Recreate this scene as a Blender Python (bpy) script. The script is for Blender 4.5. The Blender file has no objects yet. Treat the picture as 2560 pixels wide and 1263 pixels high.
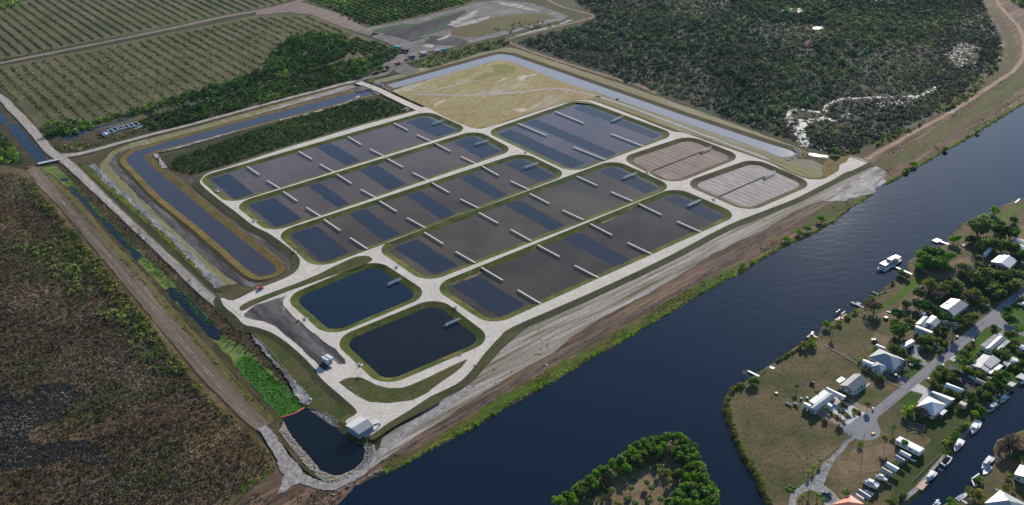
import bpy, bmesh, math, random
import numpy as np
from mathutils import Vector, Matrix
from mathutils.geometry import tessellate_polygon
R = math.radians
SC = bpy.context.scene
COL = SC.collection
rnd = random.Random(7)
nrg = np.random.default_rng(11)

# ------------------------------------------------------------------ camera
F_PX, PITCH, ROLL, CAM_H = 2400.0, R(29.168), R(-1.600), 320.0
cam_d = bpy.data.cameras.new('camera')
cam = bpy.data.objects.new('camera', cam_d)
COL.objects.link(cam)
SC.camera = cam
cam_d.sensor_width = 36.0
cam_d.lens = 36.0 * F_PX / 2560.0
cam_d.clip_start = 1.0
cam_d.clip_end = 20000.0
_f = Vector((0, math.cos(PITCH), -math.sin(PITCH)))
_x0 = Vector((1, 0, 0))
_u0 = _x0.cross(_f)
CX = math.cos(ROLL) * _x0 + math.sin(ROLL) * _u0
CU = -math.sin(ROLL) * _x0 + math.cos(ROLL) * _u0
m = Matrix((CX, CU, -_f)).transposed().to_4x4()
m.translation = Vector((0, 0, CAM_H))
cam.matrix_world = m

# ------------------------------------------------------------------ light
SUN_AZ, SUN_EL = R(20.0), R(19.0)      # azimuth measured clockwise from +Y
w = bpy.data.worlds.new('World')
SC.world = w
w.use_nodes = True
nt = w.node_tree
nt.nodes.clear()
sky = nt.nodes.new('ShaderNodeTexSky')
sky.sky_type = 'NISHITA'
sky.sun_disc = False
sky.sun_elevation = SUN_EL
sky.sun_rotation = SUN_AZ
sky.air_density = 1.0
sky.dust_density = 0.3
sky.ozone_density = 4.0
bg = nt.nodes.new('ShaderNodeBackground')
bg.inputs['Strength'].default_value = 0.10
wo = nt.nodes.new('ShaderNodeOutputWorld')
nt.links.new(sky.outputs[0], bg.inputs[0])
nt.links.new(bg.outputs[0], wo.inputs[0])
sd = bpy.data.lights.new('sun', 'SUN')
sun = bpy.data.objects.new('sun', sd)
COL.objects.link(sun)
sd.energy = 5.0
sd.angle = R(0.5)
sd.color = (1.0, 0.90, 0.77)
sdir = Vector((math.sin(SUN_AZ) * math.cos(SUN_EL), math.cos(SUN_AZ) * math.cos(SUN_EL), math.sin(SUN_EL)))
sun.rotation_euler = sdir.to_track_quat('Z', 'Y').to_euler()
SC.view_settings.view_transform = 'Standard'
SC.view_settings.look = 'None'
SC.view_settings.exposure = 0.5
SC.view_settings.gamma = 1.0
SC.render.engine = 'CYCLES'
SC.cycles.max_bounces = 6
SC.cycles.transparent_max_bounces = 6

# ------------------------------------------------------------------ helpers
def P(x, y, z=0.0):
    """point of the ground plane at height z seen at photo pixel (x, y)"""
    d = CX * ((x - 1280.0) / F_PX) - CU * ((y - 631.5) / F_PX) + _f
    t = (z - CAM_H) / d.z
    return Vector((d.x * t, d.y * t, z))
def PP(pts, z=0.0):
    return [P(a, b, z) for a, b in pts]
def Z(x0, y0, s, pts):
    """coordinates read in an enlarged crop -> photo pixels"""
    return [(x0 + a / s, y0 + b / s) for a, b in pts]
def z5(p): return Z(0, 421, 3, p)
def z6(p): return Z(640, 421, 3, p)
def z7(p): return Z(1280, 421, 3, p)
def z1(p): return Z(0, 0, 3, p)
def z2(p): return Z(640, 0, 3, p)
def z3(p): return Z(1280, 0, 3, p)
def z4(p): return Z(1920, 0, 3, p)
def z8(p): return Z(1920, 421, 3, p)
def zb(p): return Z(640, 842, 3, p)
DIR_A = (P(1140, 330) - P(640, 493)).normalized()      # long side of the ponds
ANG_A = math.radians(37.5)
A = Vector((math.cos(ANG_A), math.sin(ANG_A), 0))
B = Vector((math.sin(ANG_A), -math.cos(ANG_A), 0))

def tag(o, label=None, cat=None, group=None, kind=None):
    if label: o['label'] = label
    if cat: o['category'] = cat
    if group: o['group'] = group
    if kind: o['kind'] = kind
    return o
def empty(name, loc=(0, 0, 0), rz=0.0):
    o = bpy.data.objects.new(name, None)
    COL.objects.link(o)
    o.location = loc
    o.rotation_euler = (0, 0, rz)
    o.empty_display_size = 0.5
    return o
def link(name, me, parent=None, loc=(0, 0, 0), rz=0.0):
    o = bpy.data.objects.new(name, me)
    COL.objects.link(o)
    o.location = loc
    o.rotation_euler = (0, 0, rz)
    if parent: o.parent = parent
    return o
def copy_tree(o, parent=None):
    c = o.copy()
    COL.objects.link(c)
    c.parent = parent
    for ch in o.children:
        copy_tree(ch, c)
    return c

class MB:
    """collects simple shapes, then links them as one mesh object"""
    def __init__(s):
        s.v = []; s.f = []; s.m = []
    def add(s, vs, fs, mi=0):
        b = len(s.v)
        s.v += [tuple(v) for v in vs]
        s.f += [tuple(i + b for i in f) for f in fs]
        s.m += [mi] * len(fs)
        return s
    def box(s, c, d, rz=0.0, mi=0, taper=1.0):
        cx, cy, cz = c; dx, dy, dz = d[0] / 2, d[1] / 2, d[2] / 2
        co, si = math.cos(rz), math.sin(rz)
        vs = []
        for zz, k in ((-dz, 1.0), (dz, taper)):
            for x, y in ((-dx, -dy), (dx, -dy), (dx, dy), (-dx, dy)):
                x *= k; y *= k
                vs.append((cx + x * co - y * si, cy + x * si + y * co, cz + zz))
        return s.add(vs, [(0, 3, 2, 1), (4, 5, 6, 7), (0, 1, 5, 4), (1, 2, 6, 5), (2, 3, 7, 6), (3, 0, 4, 7)], mi)
    def beam(s, p, q, wd, h, mi=0):
        p = Vector(p); q = Vector(q); d = (q - p)
        if d.length < 1e-6: return s
        d.normalize()
        sd_ = d.cross(Vector((0, 0, 1)))
        if sd_.length < 1e-3: sd_ = Vector((1, 0, 0))
        sd_.normalize(); up = sd_.cross(d)
        vs = []
        for e in (p, q):
            for a_, b_ in ((-1, -1), (1, -1), (1, 1), (-1, 1)):
                vs.append(e + sd_ * (a_ * wd / 2) + up * (b_ * h / 2))
        return s.add(vs, [(0, 1, 2, 3), (7, 6, 5, 4), (0, 4, 5, 1), (1, 5, 6, 2), (2, 6, 7, 3), (3, 7, 4, 0)], mi)
    def tube(s, p, q, r0, r1=None, n=6, mi=0, cap=True):
        if r1 is None: r1 = r0
        p = Vector(p); q = Vector(q); d = (q - p).normalized()
        a_ = d.orthogonal().normalized(); b_ = d.cross(a_)
        vs = []
        for e, r in ((p, r0), (q, r1)):
            for i in range(n):
                t = 2 * math.pi * i / n
                vs.append(e + a_ * (r * math.cos(t)) + b_ * (r * math.sin(t)))
        fs = [(i, (i + 1) % n, n + (i + 1) % n, n + i) for i in range(n)]
        if cap: fs += [tuple(range(n - 1, -1, -1)), tuple(range(n, 2 * n))]
        return s.add(vs, fs, mi)
    def prism(s, poly, z0, z1, mi=0, scale=1.0):
        n = len(poly)
        cx = sum(p[0] for p in poly) / n; cy = sum(p[1] for p in poly) / n
        vs = [(p[0], p[1], z0) for p in poly] + [(cx + (p[0] - cx) * scale, cy + (p[1] - cy) * scale, z1) for p in poly]
        fs = [(i, (i + 1) % n, n + (i + 1) % n, n + i) for i in range(n)] + [tuple(range(n - 1, -1, -1)), tuple(range(n, 2 * n))]
        return s.add(vs, fs, mi)
    def mesh(s, name, mats, smooth=False):
        me = bpy.data.meshes.new(name)
        me.from_pydata(s.v, [], s.f)
        for mt in (mats if isinstance(mats, (list, tuple)) else [mats]): me.materials.append(mt)
        me.polygons.foreach_set('material_index', s.m)
        if smooth: me.polygons.foreach_set('use_smooth', [True] * len(s.f))
        me.update()
        bm = bmesh.new(); bm.from_mesh(me)
        bmesh.ops.recalc_face_normals(bm, faces=bm.faces)
        bm.to_mesh(me); bm.free()
        return me
    def build(s, name, mats, parent=None, loc=(0, 0, 0), rz=0.0, smooth=False):
        return link(name, s.mesh(name, mats, smooth), parent, loc, rz)

# ------------------------------------------------------------------ materials
def _ramp(nt, stops):
    r = nt.nodes.new('ShaderNodeValToRGB')
    el = r.color_ramp.elements
    while len(el) > 1: el.remove(el[-1])
    for i, (p, c) in enumerate(stops):
        e = el[0] if i == 0 else el.new(p)
        e.position = p
        e.color = (*c, 1)
    return r
def _noise(nt, vec, scale, detail=4.0, rough=0.55, dist=0.0):
    n = nt.nodes.new('ShaderNodeTexNoise')
    n.inputs['Scale'].default_value = scale
    n.inputs['Detail'].default_value = detail
    n.inputs['Roughness'].default_value = rough
    n.inputs['Distortion'].default_value = dist
    if vec: nt.links.new(vec, n.inputs['Vector'])
    return n
def _mix(nt, mode, fac, a, b):
    n = nt.nodes.new('ShaderNodeMix'); n.data_type = 'RGBA'; n.blend_type = mode
    if isinstance(fac, (int, float)): n.inputs[0].default_value = fac
    else: nt.links.new(fac, n.inputs[0])
    for v, i in ((a, 6), (b, 7)):
        if isinstance(v, tuple): n.inputs[i].default_value = (*v, 1)
        else: nt.links.new(v, n.inputs[i])
    return n.outputs[2]
def _math(nt, op, a, b=0.5, c=None, clamp=False):
    n = nt.nodes.new('ShaderNodeMath'); n.operation = op; n.use_clamp = clamp
    for v, i in ((a, 0), (b, 1), (c, 2)):
        if v is None: continue
        if isinstance(v, (int, float)): n.inputs[i].default_value = v
        else: nt.links.new(v, n.inputs[i])
    return n.outputs[0]
def newmat(name):
    mt = bpy.data.materials.new(name)
    mt.use_nodes = True
    nt = mt.node_tree
    bs = nt.nodes['Principled BSDF']
    tc = nt.nodes.new('ShaderNodeTexCoord')
    return mt, nt, bs, tc.outputs['Object']
def gmat(name, stops, scale=0.03, ang=None, stretch=1.0, fine=0.6, fscale=0.45, rough=0.95, spots=None, bump=0.4, contrast=(0.72, 1.3), stripes=None, detail=6.0, grit=(0.9, 0.22), wob=1.2, sat=1.22):
    """ground: broad noise through a colour ramp, finer noise on top; stretch > 1 draws it out along ang"""
    mt, nt, bs, oc = newmat(name)
    mp = nt.nodes.new('ShaderNodeMapping')
    nt.links.new(oc, mp.inputs['Vector'])
    a = ANG_A if ang is None else ang
    mp.vector_type = 'TEXTURE'
    mp.inputs['Rotation'].default_value = (0, 0, a)
    mp.inputs['Scale'].default_value = (stretch, 1, 1)
    v = mp.outputs[0]
    n1 = _noise(nt, v, scale, detail, 0.62, 0.3)
    r = _ramp(nt, stops)
    nt.links.new(n1.outputs[0], r.inputs[0])
    col = r.outputs[0]
    n2 = _noise(nt, v if stretch > 1 else oc, fscale, 5.0, 0.7)
    r2 = _ramp(nt, [(0.3, (contrast[0],) * 3), (0.7, (contrast[1],) * 3)])
    nt.links.new(n2.outputs[0], r2.inputs[0])
    col = _mix(nt, 'MULTIPLY', fine, col, r2.outputs[0])
    n4 = _noise(nt, oc, grit[0], 3.0, 0.8)
    r4 = _ramp(nt, [(0.36, (1 - grit[1],) * 3), (0.64, (1 + grit[1],) * 3)])
    nt.links.new(n4.outputs[0], r4.inputs[0])
    col = _mix(nt, 'MULTIPLY', 1.0, col, r4.outputs[0])
    if stripes:     # (direction angle, period m, strength, colour)
        sa, per, stg, sc_ = stripes
        m2 = nt.nodes.new('ShaderNodeMapping'); m2.vector_type = 'TEXTURE'
        m2.inputs['Rotation'].default_value = (0, 0, sa)
        nt.links.new(oc, m2.inputs['Vector'])
        wv = nt.nodes.new('ShaderNodeTexWave'); wv.bands_direction = 'Y'
        wv.inputs['Scale'].default_value = 2 * math.pi / per / 20.0
        wv.inputs['Distortion'].default_value = wob
        wv.inputs['Detail'].default_value = 3
        wv.inputs['Detail Scale'].default_value = 0.6
        nt.links.new(m2.outputs[0], wv.inputs['Vector'])
        rr = _ramp(nt, [(0.45, (0, 0, 0)), (0.85, (1, 1, 1))])
        nt.links.new(wv.outputs['Fac'], rr.inputs[0])
        nn = _noise(nt, oc, 0.02, 3)
        k = _math(nt, 'MULTIPLY', rr.outputs[0], _math(nt, 'MULTIPLY', nn.outputs[0], stg * 2))
        col = _mix(nt, 'MIX', k, col, sc_)
    if spots:       # (colour, scale, threshold) or list
        for sc_, ss, th in (spots if isinstance(spots, list) else [spots]):
            n3 = _noise(nt, v, ss, 6.0, 0.7, 0.6)
            r3 = _ramp(nt, [(th, (0, 0, 0)), (min(th + 0.06, 1), (1, 1, 1))])
            nt.links.new(n3.outputs[0], r3.inputs[0])
            col = _mix(nt, 'MIX', r3.outputs[0], col, sc_)
    hs = nt.nodes.new('ShaderNodeHueSaturation'); hs.inputs['Saturation'].default_value = sat
    nt.links.new(col, hs.inputs['Color']); col = hs.outputs[0]
    nt.links.new(col, bs.inputs['Base Color'])
    bs.inputs['Roughness'].default_value = rough
    bs.inputs['Specular IOR Level'].default_value = 0.15
    if bump:
        bp = nt.nodes.new('ShaderNodeBump')
        bp.inputs['Strength'].default_value = bump
        bp.inputs['Distance'].default_value = 0.5
        nt.links.new(n2.outputs[0], bp.inputs['Height'])
        nt.links.new(bp.outputs[0], bs.inputs['Normal'])
    return mt
def pmat(name, col, rough=0.6, var=0.12, metal=0.0, scale=0.8, spec=0.4, dirt=None, streak=None):
    """painted / metal / concrete surface with slight mottling"""
    mt, nt, bs, oc = newmat(name)
    n = _noise(nt, oc, scale, 5, 0.65)
    r = _ramp(nt, [(0.3, tuple(c * (1 - var) for c in col)), (0.7, tuple(min(c * (1 + var), 1) for c in col))])
    nt.links.new(n.outputs[0], r.inputs[0])
    c_ = r.outputs[0]
    if dirt:
        n2 = _noise(nt, oc, dirt[1], 6, 0.7, 0.5)
        r2 = _ramp(nt, [(dirt[2], (0, 0, 0)), (dirt[2] + 0.1, (1, 1, 1))])
        nt.links.new(n2.outputs[0], r2.inputs[0])
        c_ = _mix(nt, 'MIX', r2.outputs[0], c_, dirt[0])
    nt.links.new(c_, bs.inputs['Base Color'])
    bs.inputs['Roughness'].default_value = rough
    bs.inputs['Metallic'].default_value = metal
    bs.inputs['Specular IOR Level'].default_value = spec
    return mt
def roofmat(name, col, period=0.6, dirt=None):
    """ribbed sheet roof: shallow ribs by bump, streaky wear"""
    mt = pmat(name, col, 0.42, 0.1, 0.0, 0.35, 0.5, dirt)
    nt = mt.node_tree; bs = nt.nodes['Principled BSDF']
    tc = nt.nodes.new('ShaderNodeTexCoord')
    wv = nt.nodes.new('ShaderNodeTexWave'); wv.bands_direction = 'X'
    wv.inputs['Scale'].default_value = 2 * math.pi / period / 20
    nt.links.new(tc.outputs['UV'], wv.inputs['Vector'])
    bp = nt.nodes.new('ShaderNodeBump'); bp.inputs['Strength'].default_value = 0.25; bp.inputs['Distance'].default_value = 0.08
    nt.links.new(wv.outputs['Fac'], bp.inputs['Height'])
    nt.links.new(bp.outputs[0], bs.inputs['Normal'])
    return mt
def watermat(name, base, ripple=0.05, rscale=0.6, rough=0.04, base2=None, bscale=0.02, dots=None, rdist=0.3, ang=None, spec=0.5):
    mt, nt, bs, oc = newmat(name)
    bs.inputs['Base Color'].default_value = (*base, 1)
    bs.inputs['Roughness'].default_value = rough
    bs.inputs['IOR'].default_value = 1.33
    bs.inputs['Specular IOR Level'].default_value = spec
    if base2 or dots:
        n = _noise(nt, oc, bscale, 7, 0.6, 0.5)
        r = _ramp(nt, [(0.35, base), (0.68, base2 or base)])
        nt.links.new(n.outputs[0], r.inputs[0])
        c_ = r.outputs[0]
        if dots:        # tufts poking up in planting rows: (colour, spacing m, radius, threshold of patches)
            mp = nt.nodes.new('ShaderNodeMapping'); mp.vector_type = 'TEXTURE'
            mp.inputs['Rotation'].default_value = (0, 0, ANG_A)
            mp.inputs['Scale'].default_value = (dots[1], dots[1] * 1.25, 1)
            nt.links.new(oc, mp.inputs['Vector'])
            vo = nt.nodes.new('ShaderNodeTexVoronoi')
            vo.inputs['Scale'].default_value = 1.0
            vo.inputs['Randomness'].default_value = 0.55
            nt.links.new(mp.outputs[0], vo.inputs['Vector'])
            rd = _ramp(nt, [(dots[2], (1, 1, 1)), (dots[2] + 0.08, (0, 0, 0))])
            nt.links.new(vo.outputs['Distance'], rd.inputs[0])
            pn = _noise(nt, oc, 0.03, 4, 0.6)
            pr = _ramp(nt, [(dots[3], (0, 0, 0)), (dots[3] + 0.12, (1, 1, 1))])
            nt.links.new(pn.outputs[0], pr.inputs[0])
            k = _math(nt, 'MULTIPLY', rd.outputs[0], pr.outputs[0])
            c_ = _mix(nt, 'MIX', k, c_, dots[0])
            rr = _math(nt, 'MULTIPLY_ADD', k, 0.1, rough)
            nt.links.new(rr, bs.inputs['Roughness'])
        nt.links.new(c_, bs.inputs['Base Color'])
    if ripple:
        mp = nt.nodes.new('ShaderNodeMapping'); mp.vector_type = 'TEXTURE'
        mp.inputs['Rotation'].default_value = (0, 0, ANG_A if ang is None else ang)
        mp.inputs['Scale'].default_value = (1.8, 1, 1)
        nt.links.new(oc, mp.inputs['Vector'])
        n2 = _noise(nt, mp.outputs[0], rscale, 4, 0.6, 0.4)
        bp = nt.nodes.new('ShaderNodeBump')
        bp.inputs['Strength'].default_value = ripple
        bp.inputs['Distance'].default_value = rdist
        nt.links.new(n2.outputs[0], bp.inputs['Height'])
        nt.links.new(bp.outputs[0], bs.inputs['Normal'])
    return mt
def leafmat(name, stops, trans=0.5):
    """foliage coloured by the per-point attribute 'tint'"""
    mt = bpy.data.materials.new(name); mt.use_nodes = True
    nt = mt.node_tree; nt.nodes.clear()
    out = nt.nodes.new('ShaderNodeOutputMaterial')
    at = nt.nodes.new('ShaderNodeAttribute'); at.attribute_name = 'tint'
    r = _ramp(nt, stops)
    nt.links.new(at.outputs['Fac'], r.inputs[0])
    d = nt.nodes.new('ShaderNodeBsdfDiffuse'); t = nt.nodes.new('ShaderNodeBsdfTranslucent')
    g = nt.nodes.new('ShaderNodeBsdfGlossy'); g.inputs['Roughness'].default_value = 0.55
    g.inputs['Color'].default_value = (0.8, 0.85, 0.8, 1)
    for x in (d, t): nt.links.new(r.outputs[0], x.inputs['Color'])
    m1 = nt.nodes.new('ShaderNodeMixShader'); m1.inputs[0].default_value = trans
    nt.links.new(d.outputs[0], m1.inputs[1]); nt.links.new(t.outputs[0], m1.inputs[2])
    m2 = nt.nodes.new('ShaderNodeMixShader'); m2.inputs[0].default_value = 0.008
    nt.links.new(m1.outputs[0], m2.inputs[1]); nt.links.new(g.outputs[0], m2.inputs[2])
    nt.links.new(m2.outputs[0], out.inputs[0])
    return mt

# ------------------------------------------------------------------ polygons, sheets, ribbons
def world_poly(px, z): return [P(a, b, z) for a, b in px]
def area2(poly):
    n = len(poly)
    return sum(poly[i][0] * poly[(i + 1) % n][1] - poly[(i + 1) % n][0] * poly[i][1] for i in range(n)) / 2
def catmull(pts, n=5, closed=True):
    m_ = len(pts); out = []
    rng = range(m_) if closed else range(m_ - 1)
    for i in rng:
        if closed: p0, p1, p2, p3 = pts[(i - 1) % m_], pts[i], pts[(i + 1) % m_], pts[(i + 2) % m_]
        else: p0, p1, p2, p3 = pts[max(i - 1, 0)], pts[i], pts[i + 1], pts[min(i + 2, m_ - 1)]
        for k in range(n):
            t = k / n
            out.append(0.5 * ((2 * p1) + (p2 - p0) * t + (2 * p0 - 5 * p1 + 4 * p2 - p3) * t * t + (3 * p1 - p0 - 3 * p2 + p3) * t ** 3))
    if not closed: out.append(pts[-1])
    return out
def fillet(poly, r, n=7):
    out = []; m_ = len(poly)
    for i in range(m_):
        p = poly[i]; a = poly[i - 1] - p; b = poly[(i + 1) % m_] - p
        la, lb = a.length, b.length
        a = a.normalized(); b = b.normalized()
        ca = max(-0.999, min(0.999, a.dot(b))); half = math.acos(ca) / 2
        t = min(r / math.tan(half), la * 0.45, lb * 0.45)
        rr = t * math.tan(half)
        p1 = p + a * t; p2 = p + b * t
        bis = (a + b).normalized(); c = p + bis * (rr / math.sin(half))
        v1 = p1 - c; v2 = p2 - c
        for k in range(n + 1):
            s = k / n
            v = (v1 * (1 - s) + v2 * s)
            out.append(c + v.normalized() * rr)
    return out
def offset(poly, d):
    """outward offset (metres) of a closed world polygon"""
    n = len(poly); sgn = 1 if area2(poly) > 0 else -1
    out = []
    for i in range(n):
        p = poly[i]; a = poly[i - 1]; b = poly[(i + 1) % n]
        e1 = (p - a); e2 = (b - p)
        e1 = Vector((e1.x, e1.y, 0)); e2 = Vector((e2.x, e2.y, 0))
        if e1.length < 1e-6 or e2.length < 1e-6: out.append(p.copy()); continue
        e1.normalize(); e2.normalize()
        n1 = Vector((e1.y, -e1.x, 0)) * sgn; n2 = Vector((e2.y, -e2.x, 0)) * sgn
        nn = n1 + n2
        if nn.length < 1e-3: nn = n1
        nn.normalize()
        k = min(1 / max(nn.dot(n1), 0.5), 1.6)
        out.append(p + nn * d * k)
    return out
def resample(poly, step, closed=True):
    out = []; n = len(poly)
    for i in range(n if closed else n - 1):
        p, q = poly[i], poly[(i + 1) % n]
        k = max(1, int((q - p).length / step))
        for j in range(k): out.append(p.lerp(q, j / k))
    if not closed: out.append(poly[-1])
    return out
def jitter(poly, amp, closed=True):
    if amp <= 0: return poly
    out = []; n = len(poly)
    ph = [rnd.uniform(0, 6.28) for _ in range(4)]
    for i, p in enumerate(poly):
        o = Vector((math.sin(p.x * 0.21 + ph[0]) + math.sin(p.y * 0.47 + ph[1]), math.sin(p.y * 0.19 + ph[2]) + math.sin(p.x * 0.53 + ph[3]), 0)) * amp * 0.35
        o += Vector((rnd.uniform(-1, 1), rnd.uniform(-1, 1), 0)) * amp * 0.45
        out.append(p + o)
    return out
def flat_mesh(name, loops, mat, z=None, skirt=None, smat=None):
    vs = []; 
    for lp in loops: vs += lp
    tris = tessellate_polygon(loops)
    V_ = [tuple(v) for v in vs]; F_ = [tuple(t) for t in tris]
    if skirt:
        w_, dz = skirt
        lp = loops[0]; off = offset(lp, w_); b = len(V_); n = len(lp)
        V_ += [(p.x, p.y, p.z - dz) for p in off]
        F_ += [(i, (i + 1) % n, b + (i + 1) % n, b + i) for i in range(n)]
    me = bpy.data.meshes.new(name)
    me.from_pydata(V_, [], F_)
    me.materials.append(mat)
    if smat:
        me.materials.append(smat); me.polygons.foreach_set('material_index', [0 if i < len(tris) else 1 for i in range(len(F_))])
    me.update()
    bm = bmesh.new(); bm.from_mesh(me)
    for f in bm.faces:
        if f.normal.z < 0: f.normal_flip()
    bm.to_mesh(me); bm.free()
    return me
def sheet(name, px, z, mat, smooth=0, jit=0.0, step=6.0, holes=None, skirt=None, kind='structure', fil=0, world=False, label=None, cat=None, grow=0):
    w_ = list(px) if world else world_poly(px, z)
    if grow: w_ = offset(w_, grow)
    if fil: w_ = fillet(w_, fil)
    if smooth: w_ = catmull(w_, smooth)
    if jit: w_ = jitter(resample(w_, step), jit)
    me = flat_mesh(name, [w_] + (holes or []), mat, skirt=skirt)
    o = link(name, me)
    tag(o, label, cat, kind=kind)
    return o
def path_pts(px, z, n=5, world=False):
    w_ = list(px) if world else world_poly(px, z)
    return catmull(w_, n, closed=False) if n > 1 else w_
def ribbon(name, px, width, z, mat, n=5, off=0.0, jit=0.0, kind='structure', step=5.0, label=None, cat=None, crown=0.0, world=False, sk=None):
    """strip along a polyline; width in metres (number or list per control point)"""
    c = path_pts(px, z, n, world)
    if jit: c = resample(c, step, closed=False)
    m_ = len(c)
    L_ = []; R_ = []; M_ = []
    for i, p in enumerate(c):
        d = (c[min(i + 1, m_ - 1)] - c[max(i - 1, 0)]); d.z = 0; d.normalize()
        s = Vector((d.y, -d.x, 0))
        if isinstance(width, (list, tuple)):
            t = i / (m_ - 1) * (len(width) - 1); k = min(int(t), len(width) - 2)
            wd = width[k] + (width[k + 1] - width[k]) * (t - k)
        else: wd = width
        ja = rnd.uniform(-jit, jit) if jit else 0; jb = rnd.uniform(-jit, jit) if jit else 0
        o_ = p + s * off
        L_.append(o_ - s * (wd / 2 + ja)); R_.append(o_ + s * (wd / 2 + jb)); M_.append(o_ + Vector((0, 0, crown)))
    V_ = []; F_ = []
    for a_, c_, b_ in zip(L_, M_, R_): V_ += [tuple(a_), tuple(c_), tuple(b_)]
    for i in range(m_ - 1):
        for k in (0, 1): F_.append((3 * i + k, 3 * i + k + 1, 3 * i + k + 4, 3 * i + k + 3))
    nf = len(F_)
    if sk:      # sloping shoulders: (width, drop, material)
        for S_ in (L_, R_):
            b = len(V_)
            for p, q in zip(S_, M_):
                d = (p - q); d.z = 0; d.normalize(); V_ += [tuple(p), tuple(p + d * sk[0] - Vector((0, 0, sk[1])))]
            for i in range(m_ - 1): F_.append((b + 2 * i, b + 2 * i + 1, b + 2 * i + 3, b + 2 * i + 2))
    me = bpy.data.meshes.new(name); me.from_pydata(V_, [], F_); me.materials.append(mat)
    if sk: me.materials.append(sk[2]); me.polygons.foreach_set('material_index', [0] * nf + [1] * (len(F_) - nf))
    me.update()
    bm = bmesh.new(); bm.from_mesh(me)
    for f in bm.faces:
        if f.normal.z < 0: f.normal_flip()
    bm.to_mesh(me); bm.free()
    o = link(name, me)
    tag(o, label, cat, kind=kind)
    return o
def ring(name, inner, outer, mat, kind='structure', label=None, cat=None):
    n = len(inner)
    me = bpy.data.meshes.new(name)
    me.from_pydata([tuple(p) for p in inner] + [tuple(p) for p in outer], [], [(i, (i + 1) % n, n + (i + 1) % n, n + i) for i in range(n)])
    me.materials.append(mat); me.update()
    bm = bmesh.new(); bm.from_mesh(me)
    for f in bm.faces:
        if f.normal.z < 0: f.normal_flip()
    bm.to_mesh(me); bm.free()
    o = link(name, me); tag(o, label, cat, kind=kind)
    return o
# ================================================================== THE GROUND
M = {}
M['wild'] = gmat('wild_ground', [(0.3, (0.02, 0.03, 0.013)), (0.55, (0.04, 0.045, 0.02)), (0.75, (0.075, 0.068, 0.04))], 0.03, spots=((0.1, 0.085, 0.03), 0.06, 0.63))
M['marsh'] = gmat('marsh_ground', [(0.3, (0.016, 0.024, 0.016)), (0.5, (0.034, 0.036, 0.028)), (0.65, (0.034, 0.05, 0.026)), (0.8, (0.07, 0.075, 0.04))], 0.014, spots=[((0.085, 0.04, 0.035), 0.009, 0.6), ((0.09, 0.1, 0.03), 0.05, 0.66)])
M['scrub'] = gmat('scrub_ground', [(0.3, (0.045, 0.034, 0.020)), (0.5, (0.11, 0.08, 0.048)), (0.62, (0.18, 0.14, 0.09)), (0.75, (0.26, 0.21, 0.14))], 0.025, fscale=0.8, spots=[((0.3, 0.24, 0.17), 0.3, 0.62), ((0.12, 0.08, 0.01), 0.02, 0.68)], contrast=(0.5, 1.4), fine=0.9)
M['tan'] = gmat('orchard_floor', [(0.3, (0.065, 0.068, 0.034)), (0.5, (0.115, 0.10, 0.062)), (0.7, (0.17, 0.14, 0.10))], 0.02, fscale=0.3, contrast=(0.55, 1.4), fine=0.9, spots=[((0.09, 0.12, 0.03), 0.05, 0.62), ((0.30, 0.24, 0.16), 0.12, 0.66)], stripes=(ANG_A - math.pi / 2, 4.1, 0.3, (0.07, 0.075, 0.035)))
M['bare'] = gmat('bare_soil', [(0.3, (0.16, 0.13, 0.12)), (0.7, (0.26, 0.21, 0.19))], 0.05, stretch=3)
M['dirt'] = gmat('dirt_road', [(0.3, (0.10, 0.085, 0.06)), (0.5, (0.155, 0.125, 0.095)), (0.7, (0.24, 0.20, 0.165))], 0.08, ang=ANG_A - math.pi / 2, stretch=12, contrast=(0.7, 1.3), fine=0.9)
M['shell'] = gmat('shell_road', [(0.3, (0.53, 0.49, 0.44)), (0.6, (0.63, 0.59, 0.535)), (0.8, (0.70, 0.66, 0.61))], 0.09, fscale=0.5, contrast=(0.80, 1.15), fine=0.95, spots=((0.36, 0.33, 0.29), 0.3, 0.64), bump=0.25, grit=(0.8, 0.10))
M['shell2'] = gmat('worn_shell_road', [(0.3, (0.30, 0.275, 0.25)), (0.6, (0.40, 0.37, 0.34)), (0.8, (0.50, 0.465, 0.43))], 0.3, fscale=0.6, contrast=(0.75, 1.2), fine=0.9, ang=ANG_A - math.pi / 2, stretch=5, spots=((0.24, 0.22, 0.21), 0.3, 0.66))
M['track'] = gmat('tyre_tracks', [(0.3, (0.33, 0.30, 0.28)), (0.7, (0.46, 0.43, 0.41))], 0.35, stretch=14, fscale=0.9)
M['sandA'] = gmat('sandy_bank', [(0.32, (0.13, 0.13, 0.07)), (0.42, (0.23, 0.21, 0.17)), (0.5, (0.31, 0.28, 0.25)), (0.66, (0.45, 0.42, 0.385))], 0.30, ang=ANG_A + R(2), stretch=22, fscale=0.5, contrast=(0.55, 1.25), fine=0.95, spots=[((0.16, 0.17, 0.07), 0.10, 0.58), ((0.15, 0.12, 0.09), 0.2, 0.62)])
M['sandB'] = gmat('white_sand', [(0.35, (0.22, 0.20, 0.185)), (0.5, (0.42, 0.395, 0.375)), (0.7, (0.60, 0.57, 0.55))], 0.16, fscale=0.35, contrast=(0.45, 1.2), fine=0.9, spots=((0.13, 0.12, 0.11), 0.2, 0.62), stretch=3)
M['wsand'] = gmat('rutted_sand', [(0.3, (0.20, 0.19, 0.18)), (0.5, (0.34, 0.32, 0.31)), (0.75, (0.46, 0.44, 0.43))], 0.25, fscale=0.7, contrast=(0.5, 1.25), fine=1.0, spots=((0.13, 0.12, 0.10), 0.5, 0.64))
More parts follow.
